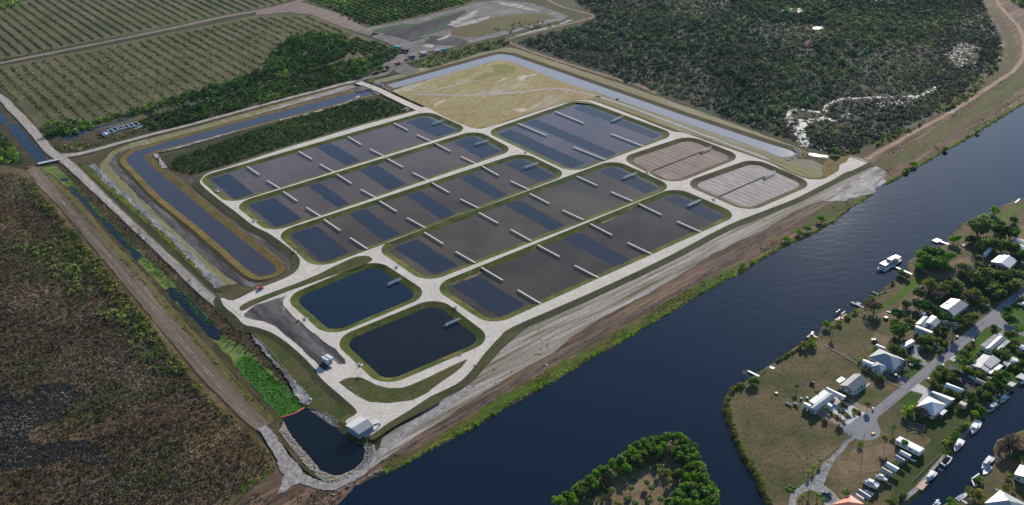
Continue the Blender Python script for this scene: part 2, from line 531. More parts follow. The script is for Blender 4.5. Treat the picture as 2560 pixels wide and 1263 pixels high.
M['grassD'] = gmat('mown_slope_grass', [(0.3, (0.04, 0.05, 0.022)), (0.55, (0.07, 0.07, 0.035)), (0.75, (0.11, 0.095, 0.055))], 0.05, fscale=0.5, stripes=(ANG_A, 3.1, 0.25, (0.09, 0.085, 0.045)), contrast=(0.6, 1.35), fine=0.9)
M['grassG'] = gmat('green_grass', [(0.35, (0.035, 0.055, 0.018)), (0.5, (0.065, 0.07, 0.028)), (0.62, (0.09, 0.075, 0.042)), (0.75, (0.06, 0.085, 0.024))], 0.06, fscale=0.5, stripes=(ANG_A + R(8), 3.4, 0.22, (0.10, 0.12, 0.035)), contrast=(0.6, 1.35), fine=0.9)
M['bank'] = gmat('pond_bank_grass', [(0.3, (0.028, 0.045, 0.014)), (0.5, (0.065, 0.085, 0.022)), (0.7, (0.15, 0.13, 0.05))], 0.08, fscale=0.6, contrast=(0.55, 1.4), fine=0.9, spots=((0.2, 0.15, 0.1), 0.12, 0.66))
M['bankB'] = gmat('olive_bank_grass', [(0.3, (0.10, 0.08, 0.035)), (0.6, (0.18, 0.14, 0.06)), (0.8, (0.20, 0.19, 0.07))], 0.08, fscale=0.5, contrast=(0.6, 1.3), fine=0.9)
M['bankD'] = gmat('dark_bank_grass', [(0.3, (0.045, 0.04, 0.02)), (0.6, (0.09, 0.075, 0.042)), (0.8, (0.13, 0.11, 0.05))], 0.06, fscale=0.5, contrast=(0.6, 1.3), fine=0.9)
M['soil'] = gmat('black_soil', [(0.3, (0.025, 0.025, 0.028)), (0.45, (0.055, 0.05, 0.055)), (0.65, (0.16, 0.15, 0.15))], 0.09, ang=ANG_A - math.pi / 2, stretch=7, fscale=0.5, contrast=(0.5, 1.5), fine=1.0, spots=((0.38, 0.36, 0.35), 0.12, 0.64))
M['soilG'] = gmat('grey_soil', [(0.3, (0.10, 0.095, 0.10)), (0.55, (0.18, 0.165, 0.165)), (0.8, (0.32, 0.30, 0.29))], 0.05, ang=ANG_A, stretch=2.5, fscale=0.2, contrast=(0.6, 1.4), fine=1.0)
M['verge'] = gmat('weedy_verge', [(0.3, (0.045, 0.05, 0.02)), (0.5, (0.10, 0.11, 0.03)), (0.65, (0.15, 0.17, 0.03)), (0.8, (0.22, 0.17, 0.12))], 0.12, ang=ANG_A - math.pi / 2, stretch=4, fscale=0.5, contrast=(0.5, 1.4), fine=1.0)
M['yellowG'] = gmat('thin_yellow_grass', [(0.3, (0.22, 0.21, 0.17)), (0.5, (0.20, 0.19, 0.09)), (0.7, (0.30, 0.28, 0.22)), (0.85, (0.42, 0.40, 0.37))], 0.09, ang=ANG_A - math.pi / 2, stretch=7, fscale=0.4, contrast=(0.65, 1.3), fine=0.95, spots=((0.14, 0.16, 0.05), 0.16, 0.6))
M['yellowA'] = gmat('thin_yellow_grass_east', [(0.3, (0.22, 0.21, 0.17)), (0.5, (0.20, 0.19, 0.10)), (0.7, (0.30, 0.28, 0.24)), (0.85, (0.42, 0.40, 0.37))], 0.09, ang=ANG_A - math.pi / 2, stretch=10, fscale=0.4, contrast=(0.65, 1.3), fine=0.95, spots=((0.14, 0.15, 0.06), 0.12, 0.62))
M['drain'] = gmat('muddy_white_drain', [(0.3, (0.10, 0.10, 0.11)), (0.5, (0.22, 0.22, 0.23)), (0.7, (0.50, 0.49, 0.48))], 0.15, ang=ANG_A - math.pi / 2, stretch=4, fscale=0.5, contrast=(0.5, 1.4), fine=0.9, spots=((0.07, 0.08, 0.035), 0.2, 0.6))
M['brownB'] = gmat('brown_bank', [(0.3, (0.05, 0.038, 0.022)), (0.45, (0.10, 0.068, 0.042)), (0.58, (0.18, 0.11, 0.07)), (0.75, (0.25, 0.18, 0.12))], 0.14, sat=0.95, ang=ANG_A + R(3), stretch=9, fscale=0.5, contrast=(0.45, 1.45), fine=1.0, spots=((0.09, 0.12, 0.025), 0.06, 0.63))
M['oliveB'] = gmat('olive_bank', [(0.3, (0.045, 0.055, 0.018)), (0.5, (0.08, 0.085, 0.03)), (0.75, (0.14, 0.10, 0.06))], 0.05, ang=ANG_A + R(4), stretch=9, fscale=0.5, contrast=(0.55, 1.35), fine=0.95)
M['brownW'] = gmat('reedy_canal_bank', [(0.3, (0.025, 0.022, 0.013)), (0.5, (0.06, 0.05, 0.028)), (0.7, (0.12, 0.085, 0.055))], 0.15, ang=ANG_A - math.pi / 2, stretch=4, fscale=0.6, contrast=(0.4, 1.5), fine=1.0)
M['levee'] = gmat('levee_grass', [(0.3, (0.08, 0.085, 0.03)), (0.6, (0.14, 0.125, 0.06)), (0.8, (0.18, 0.15, 0.10))], 0.1, ang=ANG_A - math.pi / 2, stretch=9, fscale=0.5, contrast=(0.6, 1.35), fine=0.95)
M['weedL'] = gmat('pale_duckweed', [(0.3, (0.05, 0.07, 0.02)), (0.5, (0.13, 0.18, 0.06)), (0.75, (0.20, 0.27, 0.10))], 0.09, ang=ANG_A, stretch=2, fscale=0.5, contrast=(0.6, 1.3), fine=0.9, rough=0.7)
M['weedG'] = gmat('green_floating_weed', [(0.3, (0.015, 0.07, 0.01)), (0.55, (0.03, 0.13, 0.012)), (0.8, (0.05, 0.17, 0.015))], 0.15, fscale=0.6, contrast=(0.45, 1.5), fine=1.0, rough=0.7)
M['field'] = gmat('fallow_field', [(0.3, (0.36, 0.31, 0.23)), (0.43, (0.32, 0.25, 0.15)), (0.54, (0.31, 0.28, 0.15)), (0.64, (0.45, 0.40, 0.335)), (0.75, (0.54, 0.50, 0.45))], 0.016, ang=ANG_A + R(12), stretch=2.6, fscale=0.30, contrast=(0.62, 1.3), fine=1.0, stripes=(ANG_A - R(60), 5.0, 0.45, (0.27, 0.22, 0.12)), spots=((0.58, 0.54, 0.48), 0.035, 0.60))
M['bed'] = gmat('drained_pond_bed', [(0.3, (0.24, 0.20, 0.175)), (0.6, (0.32, 0.27, 0.24)), (0.8, (0.40, 0.35, 0.315))], 0.1, ang=ANG_A - math.pi / 2, stretch=5, fscale=0.45, contrast=(0.6, 1.25), fine=0.9, spots=((0.09, 0.08, 0.075), 0.35, 0.665), stripes=(ANG_A - math.pi / 2, 5.2, 0.42, (0.15, 0.125, 0.11)), wob=.3)
M['bedW'] = gmat('whiter_drained_pond_bed', [(0.3, (0.34, 0.31, 0.29)), (0.6, (0.46, 0.425, 0.405)), (0.8, (0.56, 0.525, 0.50))], 0.1, ang=ANG_A - math.pi / 2, stretch=5, fscale=0.45, contrast=(0.55, 1.2), fine=0.9, spots=((0.13, 0.12, 0.12), 0.35, 0.655), stripes=(ANG_A - math.pi / 2, 5.2, 0.42, (0.20, 0.175, 0.165)), wob=.3)
M['lawn'] = gmat('dry_lawn', [(0.33, (0.048, 0.068, 0.018)), (0.45, (0.10, 0.09, 0.036)), (0.55, (0.14, 0.105, 0.052)), (0.7, (0.20, 0.15, 0.09))], 0.035, fscale=0.6, contrast=(0.6, 1.3), fine=0.9, spots=[((0.065, 0.085, 0.02), 0.03, 0.60), ((0.24, 0.19, 0.12), 0.11, 0.68)], stretch=1, sat=1.0)
M['lawnG'] = gmat('watered_lawn', [(0.3, (0.03, 0.065, 0.015)), (0.6, (0.05, 0.105, 0.02)), (0.8, (0.08, 0.13, 0.03))], 0.06, fscale=0.7, contrast=(0.7, 1.25), fine=0.8)
M['lawnD'] = gmat('dark_wood_floor', [(0.3, (0.035, 0.04, 0.018)), (0.6, (0.075, 0.07, 0.035)), (0.8, (0.12, 0.1, 0.06))], 0.06, fscale=0.6)  # darker brown-green floor colour
M['sandL'] = gmat('bare_sandy_lawn', [(0.3, (0.13, 0.10, 0.06)), (0.6, (0.22, 0.17, 0.12)), (0.8, (0.30, 0.24, 0.19))], 0.08, fscale=0.6, contrast=(0.6, 1.3))
M['asphalt'] = gmat('worn_asphalt', [(0.3, (0.22, 0.225, 0.235)), (0.7, (0.27, 0.27, 0.275))], 0.1, fscale=0.5, contrast=(0.9, 1.07), bump=0.05, grit=(0.9, 0.05))
M['drive'] = gmat('tan_driveway', [(0.3, (0.27, 0.22, 0.17)), (0.7, (0.34, 0.28, 0.22))], 0.2, fscale=1.2, contrast=(0.86, 1.1), bump=0.1)
M['conc'] = gmat('pale_concrete', [(0.3, (0.50, 0.50, 0.50)), (0.7, (0.60, 0.60, 0.59))], 0.15, fscale=1.0, contrast=(0.85, 1.1), bump=0.05)
M['gravel'] = gmat('grey_gravel_drive', [(0.3, (0.18, 0.18, 0.18)), (0.5, (0.30, 0.295, 0.29)), (0.8, (0.42, 0.41, 0.40))], 0.2, fscale=0.9, contrast=(0.6, 1.25), fine=0.9)
M['mulch'] = gmat('red_brown_mulch', [(0.3, (0.07, 0.035, 0.025)), (0.7, (0.13, 0.07, 0.05))], 0.4, fscale=1.5)
M['rockbase'] = gmat('riprap_bed', [(0.3, (0.20, 0.18, 0.16)), (0.7, (0.42, 0.38, 0.33))], 0.5, fscale=1.5, contrast=(0.4, 1.4), fine=1.0)

W_RIVER = watermat('river_water', (0.002, 0.008, 0.020), ripple=0.10, rscale=0.20, rough=0.05, rdist=1.0, ang=ANG_A - R(30), spec=0.75)
W_CANAL = watermat('side_canal_water', (0.005, 0.011, 0.018), ripple=0.06, rscale=0.4, rough=0.04)
W_DEEP = watermat('deep_pond_water', (0.007, 0.017, 0.036), ripple=0.04, rscale=0.5, rough=0.04)
W_TRENCH = watermat('trench_water', (0.022, 0.028, 0.040), ripple=0.03, rscale=0.5, rough=0.05, base2=(0.030, 0.034, 0.048), bscale=0.05)
W_SWAMP = watermat('swamp_water', (0.012, 0.016, 0.018), ripple=0.03, rscale=0.5, rough=0.2, base2=(0.035, 0.03, 0.02), bscale=0.15, spec=0.3)
W_BASIN = watermat('basin_water', (0.005, 0.009, 0.013), ripple=0.03, rscale=0.5, rough=0.03)
W_DARK = watermat('dark_pond_water', (0.010, 0.011, 0.014), ripple=0.03, rscale=0.5, rough=0.03)
W_LCAN = watermat('silty_canal_water', (0.050, 0.048, 0.060), ripple=0.04, rscale=0.5, rough=0.05)
W_FCAN = watermat('painted_sky_canal_water', (0.30, 0.30, 0.31), ripple=0.03, rscale=0.5, rough=0.06)  # pale base stands in for the sky reflected on the water
W_GLINT = watermat('painted_glint_water', (0.40, 0.42, 0.42), ripple=0.0, rough=0.6, base2=(0.24, 0.26, 0.27), bscale=0.12, spec=0.1)  # sun and sky glint painted in as a pale matt colour
DOT = (0.085, 0.068, 0.045)
W_POND = [watermat('planted_pond_water_%d' % i, b1, ripple=0.03, rscale=0.6, rough=0.06, base2=b2, bscale=0.018, dots=(dc, 1.5, 0.16, th)) for i, (b1, b2, dc, th) in enumerate([  # brown bed colours; farther ponds raised, brighter sky reflection painted in
    ((0.105, 0.078, 0.064), (0.155, 0.112, 0.088), (0.05, 0.04, 0.034), 0.52),
    ((0.088, 0.063, 0.046), (0.140, 0.098, 0.066), (0.05, 0.04, 0.03), 0.52),
    ((0.066, 0.047, 0.028), (0.115, 0.080, 0.044), (0.05, 0.04, 0.026), 0.5),
    ((0.066, 0.052, 0.029), (0.125, 0.092, 0.052), (0.045, 0.036, 0.02), 0.42),
    ((0.044, 0.031, 0.021), (0.095, 0.074, 0.042), (0.12, 0.10, 0.06), 0.5),
    ((0.085, 0.076, 0.090), (0.145, 0.112, 0.120), (0.06, 0.055, 0.06), 0.5)])]

# ---- base sheet and water
gm = bpy.data.meshes.new('ground')
gm.from_pydata([(-7000, -1500, 0), (7000, -1500, 0), (7000, 12000, 0), (-7000, 12000, 0)], [], [(0, 1, 2, 3)])
gm.materials.append(M['wild'])
tag(link('ground', gm), 'wild green and brown scrub ground reaching the horizon', None, kind='structure')

east_bank = [(2900, 330), (2620, 480), (2537, 503), (2501, 519), (2474, 535), (2438, 543), (2403, 566), (2389, 589), (2371, 608), (2352, 619), (2316, 628), (2275, 654), (2278, 684), (2252, 697), (2227, 712), (2208, 728), (2196, 739), (2158, 765), (2136, 782), (2113, 798), (2090, 803), (2060, 817), (2049, 845), (2001, 864), (1943, 905), (1913, 922), (1888, 942), (1863, 958), (1837, 968), (1820, 992), (1812, 1017), (1821, 1052), (1828, 1065), (1842, 1100), (1854, 1131), (1884, 1182), (1901, 1219), (1921, 1257), (1945, 1300), (1990, 1380)]
west_bank = [(500, 1500), (700, 1340), (800, 1285), (840, 1259), (880, 1219), (917, 1192), (973, 1175), (1040, 1142), (1107, 1105), (1173, 1072), (1280, 1006), (1347, 970), (1413, 932), (1480, 889), (1567, 842), (1647, 794), (1747, 734), (1847, 681), (1920, 636), (1970, 608), (2020, 588), (2080, 554), (2120, 521), (2180, 484), (2187, 471), (2213, 463), (2253, 441), (2287, 421), (2353, 383), (2440, 333), (2503, 293), (2560, 258), (2700, 170), (2720, 90), (2620, 30), (2500, -60)]
riv = west_bank + [(2640, -120), (2900, 0), (3300, 200), (3300, 1600), (2600, 2600), (500, 2600)]
WZ = 0.06
sheet('river', riv, WZ, W_RIVER)
LZ = 0.9     # height of the housing land above the water
land = east_bank + [(2150, 1420), (2262, 1256), (2300, 1222), (2310, 1209), (2331, 1177), (2353, 1155), (2361, 1139), (2378, 1118), (2390, 1105), (2412, 1089), (2433, 1068), (2445, 1050), (2462, 1030), (2470, 1016), (2490, 996), (2518, 979), (2516, 971), (2530, 966), (2544, 958), (2556, 948), (2640, 905), (2900, 800)]
sheet('peninsula_land', land, LZ, M['lawn'], jit=0.5, step=5, skirt=(1.6, 1.0))
se = [(2330, 1310), (2364, 1262), (2385, 1253), (2422, 1229), (2438, 1221), (2454, 1200), (2469, 1180), (2486, 1164), (2493, 1150), (2491, 1121), (2500, 1100), (2541, 1084), (2570, 1074), (2800, 1010), (2900, 1400)]
sheet('south_east_land', se, LZ, M['lawn'], jit=0.4, step=5, skirt=(1.4, 1.0))
isl = [(1395, 1275), (1450, 1222), (1515, 1187), (1552, 1158), (1602, 1120), (1650, 1100), (1680, 1096), (1710, 1108), (1733, 1134), (1745, 1166), (1752, 1190), (1772, 1205), (1785, 1245), (1790, 1290), (1780, 1400), (1250, 1450)]
sheet('island_land', isl, 0.7, M['sandL'], jit=0.8, step=5, skirt=(1.6, 0.8))

# ---- far fields (north west)
sheet('orchard_field', [(-300, 60), (-100, -90), (730, -90), (715, 6), (560, 40), (400, 75), (200, 112), (-100, 172), (-300, 200)], 0.04, M['tan'])
sheet('orchard_field', [(-300, 230), (-100, 185), (200, 128), (560, 55), (640, 38), (720, 33), (790, 42), (855, 70), (893, 84), (960, 110), (1010, 132), (985, 152), (940, 175), (640, 262), (470, 300), (200, 345), (130, 345), (95, 318), (55, 270), (0, 225), (-300, 120)], 0.04, M['tan'])
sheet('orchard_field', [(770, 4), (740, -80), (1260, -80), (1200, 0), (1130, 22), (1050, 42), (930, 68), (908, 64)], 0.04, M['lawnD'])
sheet('bare_corner', [(640, 27), (753, 5), (850, 35), (917, 70), (893, 80), (853, 67), (780, 37), (723, 31), (640, 37)], 0.08, M['bare'], jit=1.0, step=10)
ribbon('farm_road', [(-90, 180), (0, 158), (200, 118), (420, 73), (560, 42), (660, 24), (745, 3), (900, -45)], [9, 9, 8, 8, 9, 10, 8, 8], 0.12, M['bare'], jit=0.6)
ribbon('roadside_ditch', [(-90, 171), (0, 151), (200, 111), (420, 67), (560, 37), (660, 19), (735, 0)], 4, 0.11, M['wild'], jit=0.8)
ribbon('orchard_track', [(655, 172), (670, 150), (700, 115), (735, 88)], 6, 0.1, M['dirt'], jit=0.8)
ribbon('orchard_track', [(860, 145), (890, 122), (915, 108)], 6, 0.1, M['dirt'], jit=0.8)
# cleared land
sheet('cleared_ground', [(893, 80), (925, 68), (1010, 52), (1065, 40), (1140, 22), (1185, 6), (1250, 0), (1330, 8), (1400, 32), (1424, 41), (1400, 52), (1280, 82), (1160, 112), (1090, 128), (1045, 145), (1015, 158), (1005, 172), (960, 176), (957, 160), (975, 148), (1015, 140), (1020, 128), (990, 115), (930, 92)], 0.16, M['soilG'], jit=1.5, step=12)
sheet('seeded_plot', [(925, 76), (1010, 60), (1050, 58), (1100, 40), (1165, 27), (1120, 65), (1160, 62), (1110, 75), (1040, 97), (1010, 88), (990, 90), (955, 82)], 0.2, gmat('seeded_plot_soil', [(0.4, (0.025, 0.04, 0.032)), (0.55, (0.03, 0.085, 0.03)), (0.75, (0.06, 0.10, 0.06))], 0.018, fscale=0.2, stripes=(ANG_A + R(20), 7, 0.3, (0.13, 0.14, 0.13))), jit=1, step=10)
M['spoil'] = gmat('dark_spoil_earth', [(0.35, (0.018, 0.02, 0.026)), (0.55, (0.045, 0.045, 0.055)), (0.75, (0.12, 0.12, 0.13))], 0.05, ang=ANG_A + R(25), stretch=6, fscale=0.3, contrast=(0.5, 1.4), fine=1.0)
sheet('dark_spoil', [(1000, 70), (1080, 54), (1165, 26), (1168, 32), (1110, 62), (1060, 82), (1040, 96), (1080, 88), (1030, 106), (990, 92), (955, 86)], 0.23, M['spoil'], jit=2.5, step=8)
sheet('dark_spoil', [(1075, 90), (1140, 92), (1175, 106), (1155, 114), (1100, 112), (1060, 108)], 0.23, M['spoil'], jit=2.5, step=8)
for c in ([(1112, 64), (1150, 46), (1185, 28), (1198, 27), (1180, 42), (1140, 62)], [(1130, 66), (1180, 50), (1222, 40), (1226, 44), (1180, 60), (1140, 68)], [(1056, 116), (1068, 111), (1086, 112), (1090, 117), (1072, 121)], [(1240, 6), (1300, 10), (1350, 30), (1290, 20)], [(1090, 98), (1110, 92), (1130, 84), (1120, 94), (1100, 102)]):
    sheet('white_sand_patch', c, 0.26, M['sandB'], jit=2.5, step=7)
sheet('stubble_plot', [(1130, 70), (1180, 55), (1280, 36), (1360, 34), (1390, 44), (1280, 72), (1200, 92), (1160, 92), (1122, 88)], 0.22, gmat('stubble_plot_grass', [(0.35, (0.10, 0.075, 0.04)), (0.6, (0.09, 0.10, 0.04)), (0.75, (0.16, 0.13, 0.09))], 0.03, fscale=0.2), jit=2, step=10)
sheet('scrub_strip', [(1010, 150), (1060, 142), (1160, 118), (1280, 88), (1420, 58), (1440, 46), (1480, 42), (1440, 60), (1350, 82), (1275, 100), (1280, 115), (1200, 132), (1080, 170), (1035, 168), (1010, 158)], 0.18, M['wild'], jit=1.2, step=8)
ribbon('dirt_track', [(1330, -20), (1400, 15), (1470, 35), (1482, 42), (1440, 55), (1330, 82), (1272, 98), (1285, 112), (1360, 140), (1500, 185), (1600, 215), (1640, 235)], 5, 0.21, gmat('pink_brown_track', [(0.3, (0.18, 0.12, 0.09)), (0.7, (0.27, 0.19, 0.15))], 0.1), jit=0.9)
ribbon('ditch', [(1290, 90), (1340, 76), (1400, 60), (1428, 50)], 4, 0.24, W_GLINT, jit=1.2)

# ---- marsh north east of the long canal, with its pools
sheet('marsh', [(1290, 110), (1300, 98), (1430, 68), (1490, 42), (1440, 10), (1390, -80), (2440, -80), (2470, 20), (2515, 100), (2500, 160), (2420, 230), (2330, 290), (2180, 368), (2120, 392), (2050, 378), (1940, 340), (1700, 255), (1500, 180)], 0.05, M['marsh'], jit=2, step=14)
def blob(name, cx, cy, rx, ry, z, mat, n=26, rough=0.35, rot=0.0, kind='structure'):
    pts = []
    for i in range(n):
        t = 2 * math.pi * i / n
        k = 1 + rnd.uniform(-rough, rough)
        a_, b_ = rx * math.cos(t) * k, ry * math.sin(t) * k
        pts.append((cx + a_ * math.cos(rot) - b_ * math.sin(rot), cy + a_ * math.sin(rot) + b_ * math.cos(rot)))
    return sheet(name, pts, z, mat, kind=kind)
PZ = 0.11
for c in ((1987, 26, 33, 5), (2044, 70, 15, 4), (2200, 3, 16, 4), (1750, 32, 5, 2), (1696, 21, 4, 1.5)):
    blob('marsh_pool', *c, PZ, W_GLINT, rough=0.2)
pool_rnd = random.Random(3)
def pool_scatter(line, n, spread, size):
    """small ragged pools along a line"""
    bmv = []; bmf = []
    for i in range(n):
        t = pool_rnd.uniform(0, len(line) - 1.001); k = int(t); f = t - k
        x = line[k][0] * (1 - f) + line[k + 1][0] * f; y = line[k][1] * (1 - f) + line[k + 1][1] * f
        sp = spread[k] if isinstance(spread, list) else spread
        x += pool_rnd.gauss(0, sp); y += pool_rnd.gauss(0, sp * 0.5)
        s = pool_rnd.uniform(0.2, .7) * size * (1.4 if pool_rnd.random() < 0.15 else 1)
        c = P(x, y, PZ + 0.01 + 0.002 * (i % 60)); m_ = 9; b = len(bmv); ro = pool_rnd.uniform(0, 3.14)
        el = pool_rnd.uniform(1.2, 3.2)
        for j in range(m_):
            a_ = 2 * math.pi * j / m_; kk = pool_rnd.uniform(0.45, 1.2)
            u, v_ = math.cos(a_) * s * kk * el ** 0.5, math.sin(a_) * s * kk / el ** 0.5
            bmv.append((c.x + u * math.cos(ro) - v_ * math.sin(ro), c.y + u * math.sin(ro) + v_ * math.cos(ro), c.z))
        bmf.append(tuple(range(b, b + m_)))
    return bmv, bmf
pv, pf = [], []
for ln, n, sp, sz in (
    ([(2012, 362), (2005, 345), (1998, 325), (1995, 312), (2010, 308)], 170, [7, 8, 8, 9], 3.2),
    ([(1990, 318), (1968, 292), (1975, 278), (2000, 272), (2030, 278), (2050, 282)], 130, 3.5, 2.2),
    ([(2000, 312), (2030, 302), (2062, 296), (2090, 302)], 100, 4, 2.2),
    ([(2062, 280), (2060, 266), (2090, 250), (2130, 244), (2200, 243), (2270, 240), (2290, 243), (2315, 233), (2335, 222), (2345, 215)], 170, 2.6, 2.0),
    ([(2110, 295), (2135, 285), (2160, 275), (2200, 262), (2250, 258), (2280, 245)], 130, 6, 1.7),
    ([(2370, 140), (2400, 110), (2430, 120), (2400, 140), (2390, 160), (2440, 165)], 150, 11, 2.0),
    ([(2500, 110), (2512, 135), (2490, 152)], 40, 3, 2.2),
    ([(2290, 5), (2320, 12), (2335, 28), (2310, 24)], 40, 6, 2.2),
    ([(2080, 320), (2100, 330)], 14, 4, 1.6),
    ([(2060, 372), (2030, 362), (2012, 362)], 26, 3, 2.4)):
    a_, b_ = pool_scatter(ln, n, sp, sz)
    o_ = len(pv); pv += a_; pf += [tuple(i + o_ for i in f) for f in b_]
me = bpy.data.meshes.new('marsh_pools'); me.from_pydata(pv, [], pf); me.materials.append(W_GLINT); me.update()
tag(link('marsh_pools', me), 'scattered pools between the marsh shrubs, sky glint painted pale', None, kind='stuff')
ribbon('marsh_edge_channel', [(1990, 377), (2020, 384), (2050, 390), (2075, 392)], [2, 5, 6, 3], 0.14, W_FCAN, jit=0.8)

# ---- levee road and banks between marsh and river (east)
sheet('levee_bank', [(2060, 392), (2130, 385), (2180, 366), (2330, 288), (2420, 228), (2500, 158), (2512, 100), (2470, 25), (2430, -80), (2540, -80), (2625, 20), (2720, 95), (2700, 172), (2560, 258), (2440, 331), (2353, 381), (2287, 419), (2250, 441), (2213, 461), (2187, 440), (2160, 402), (2120, 395)], 0.3, M['brownB'], jit=1.0, step=10, skirt=(1.5, 0.3))
ribbon('levee_grass_band', [(2190, 428), (2290, 372), (2400, 300), (2520, 215), (2580, 150)], [10, 16, 20, 24, 26], 0.36, M['oliveB'], jit=1.2)
ribbon('levee_grass_band', [(2130, 382), (2230, 345), (2330, 300), (2430, 235), (2510, 168), (2530, 110), (2480, 20)], [8, 10, 10, 12, 10, 9, 12], 0.35, M['bankD'], jit=1.5)
ribbon('levee_track', [(2165, 398), (2230, 362), (2300, 322), (2370, 285), (2440, 240), (2500, 200), (2545, 165), (2562, 120), (2548, 70), (2500, 15), (2460, -60)], 4.5, 0.42, gmat('pinkish_levee_track', [(0.3, (0.25, 0.18, 0.13)), (0.6, (0.34, 0.25, 0.20)), (0.8, (0.46, 0.40, 0.36))], 0.04, fscale=0.4, spots=((0.55, 0.52, 0.5), 0.02, 0.6)), jit=0.7)

# ---- west: scrubland, levee and the side canal
sheet('scrubland', [(-300, 410), (0, 412), (60, 424), (78, 440), (207, 594), (327, 738), (417, 845), (500, 952), (600, 1050), (690, 1140), (690, 1170), (620, 1220), (540, 1300), (300, 1700), (-900, 1500)], 0.03, M['scrub'], jit=1.0, step=8)
sheet('scrubland', [(-300, 300), (-60, 300), (0, 318), (30, 350), (55, 385), (72, 412), (40, 414), (0, 408), (-300, 400)], 0.03, M['wild'], jit=1.0, step=8)
sheet('swamp_water', [(-40, 965), (30, 985), (60, 1000), (100, 968), (130, 958), (190, 960), (195, 985), (175, 1010), (160, 1045), (110, 1065), (70, 1080), (90, 1110), (170, 1100), (240, 1105), (250, 1130), (270, 1160), (230, 1165), (170, 1150), (120, 1160), (60, 1170), (0, 1175), (-60, 1150)], 0.07, W_SWAMP, smooth=4, jit=1.6, step=2.5)
sheet('west_corridor', [(-60, 225), (0, 250), (65, 300), (100, 340), (145, 393), (200, 428), (333, 554), (467, 678), (550, 771), (610, 815), (700, 900), (770, 1000), (790, 1030), (712, 1049), (700, 1079), (740, 1140), (720, 1170), (690, 1140), (640, 1075), (500, 925), (417, 842), (207, 590), (80, 436), (55, 385), (20, 335), (-60, 290)], 0.05, M['brownW'], jit=0.5, step=6)
levee_px = [(78, 418), (94, 435), (170, 510), (230, 580), (345, 712), (455, 842), (520, 915), (600, 1005), (668, 1075)]
ribbon('levee_road', levee_px, [9, 13, 13, 13, 13.5, 14, 14, 15, 9], 0.14, M['dirt'], jit=0.35, n=4)
ribbon('levee_shoulder', levee_px, [2, 4, 4, 4, 4, 4, 4.5, 5, 3], 0.19, M['levee'], off=-5.6, jit=0.7, n=4)
for i, of in enumerate((2.4, 3.9)):
    ribbon('wheel_rut', levee_px[1:], 0.42, 0.2 + 0.01 * i, gmat('pale_wheel_rut_%d' % i, [(0.3, (0.22, 0.18, 0.16)), (0.7, (0.42, 0.37, 0.34))], 0.06, fscale=0.3, contrast=(0.5, 1.3), fine=1), off=of - 0.8, jit=0.15, n=4, step=3)
sheet('levee_edge', [(84, 421), (105, 421), (175, 490), (260, 590), (360, 705), (470, 835), (560, 940), (640, 1030), (695, 1065), (700, 1079), (680, 1080), (600, 990), (520, 900), (440, 808), (345, 697), (240, 577), (170, 500)], 0.11, M['verge'], jit=0.9, step=4)
sheet('canal_water', [(-80, 230), (0, 278), (24, 302), (10, 309), (-80, 300)], 0.13, W_CANAL, jit=0.5, step=4)
sheet('canal_water', [(15, 313), (40, 307), (67, 337), (93, 368), (115, 392), (118, 404), (97, 410), (78, 392), (60, 368), (27, 333)], 0.13, W_CANAL, jit=0.5, step=4)
canal_l = [(100, 418), (145, 450), (170, 470), (200, 501), (247, 548), (287, 591), (333, 641), (375, 688), (413, 727), (433, 748), (500, 814), (535, 852), (590, 915), (640, 975), (690, 1029), (700, 1045), (712, 1052)]
canal_r = [(767, 1016), (707, 958), (640, 897), (600, 862), (557, 838), (520, 791), (460, 734), (443, 716), (400, 675), (360, 641), (320, 606), (293, 571), (247, 532), (200, 479), (172, 445), (140, 415)]
sheet('canal_weed', canal_l + canal_r, 0.12, M['weedL'], jit=0.9, step=4)
sheet('canal_water', [(150, 447), (166, 444), (173, 452), (158, 455)], 0.15, W_CANAL, jit=0.6, step=2)
sheet('canal_water', [(171, 467), (187, 464), (200, 482), (247, 535), (293, 573), (320, 609), (360, 641), (343, 651), (333, 641), (287, 591), (247, 548), (200, 501)], 0.15, W_CANAL, jit=0.9, step=2.5)
sheet('canal_water', [(414, 725), (428, 718), (446, 720), (462, 736), (520, 793), (557, 838), (545, 852), (530, 848), (500, 814), (433, 748)], 0.15, W_CANAL, jit=0.9, step=2.5)
sheet('canal_weed_patch', [(583, 908), (610, 888), (640, 903), (707, 962), (764, 1014), (740, 1030), (702, 1045), (690, 1029), (640, 975)], 0.17, M['weedG'], jit=0.8, step=3)
sheet('canal_verge', [(712, 1049), (700, 1060), (697, 1079), (733, 1125), (773, 1172), (807, 1202), (830, 1209), (815, 1207), (780, 1190), (745, 1160), (715, 1120), (680, 1080), (668, 1062), (690, 1048)], 0.34, M['bankD'], jit=0.4, step=5)
basin = Z(640, 842, 3, [(195, 600), (380, 535), (430, 570), (560, 660), (700, 720), (780, 780), (820, 850), (800, 930), (740, 990), (640, 1035), (580, 1040), (480, 1000), (400, 900), (300, 790), (240, 700)])
sheet('basin_rim', [(697, 1079), (712, 1046), (767, 1016), (793, 1024), (830, 1035), (880, 1070), (907, 1088), (935, 1110), (942, 1138), (925, 1165), (875, 1197), (830, 1210), (803, 1203), (768, 1175), (728, 1127)], 0.3, M['rockbase'])
sheet('basin_water', basin, 0.36, W_BASIN)
sheet('corner_bank', [(560, 1300), (640, 1215), (690, 1170), (700, 1130), (725, 1150), (740, 1185), (780, 1205), (830, 1222), (880, 1206), (917, 1190), (880, 1219), (838, 1258), (800, 1285), (700, 1340)], 0.28, M['brownB'], jit=0.9, step=4, skirt=(1, 0.3))
ribbon('bright_grass_edge', [(700, 1075), (712, 1110), (715, 1150), (690, 1180), (640, 1215), (560, 1265)], 0.1, 0.3, M['grassG'])

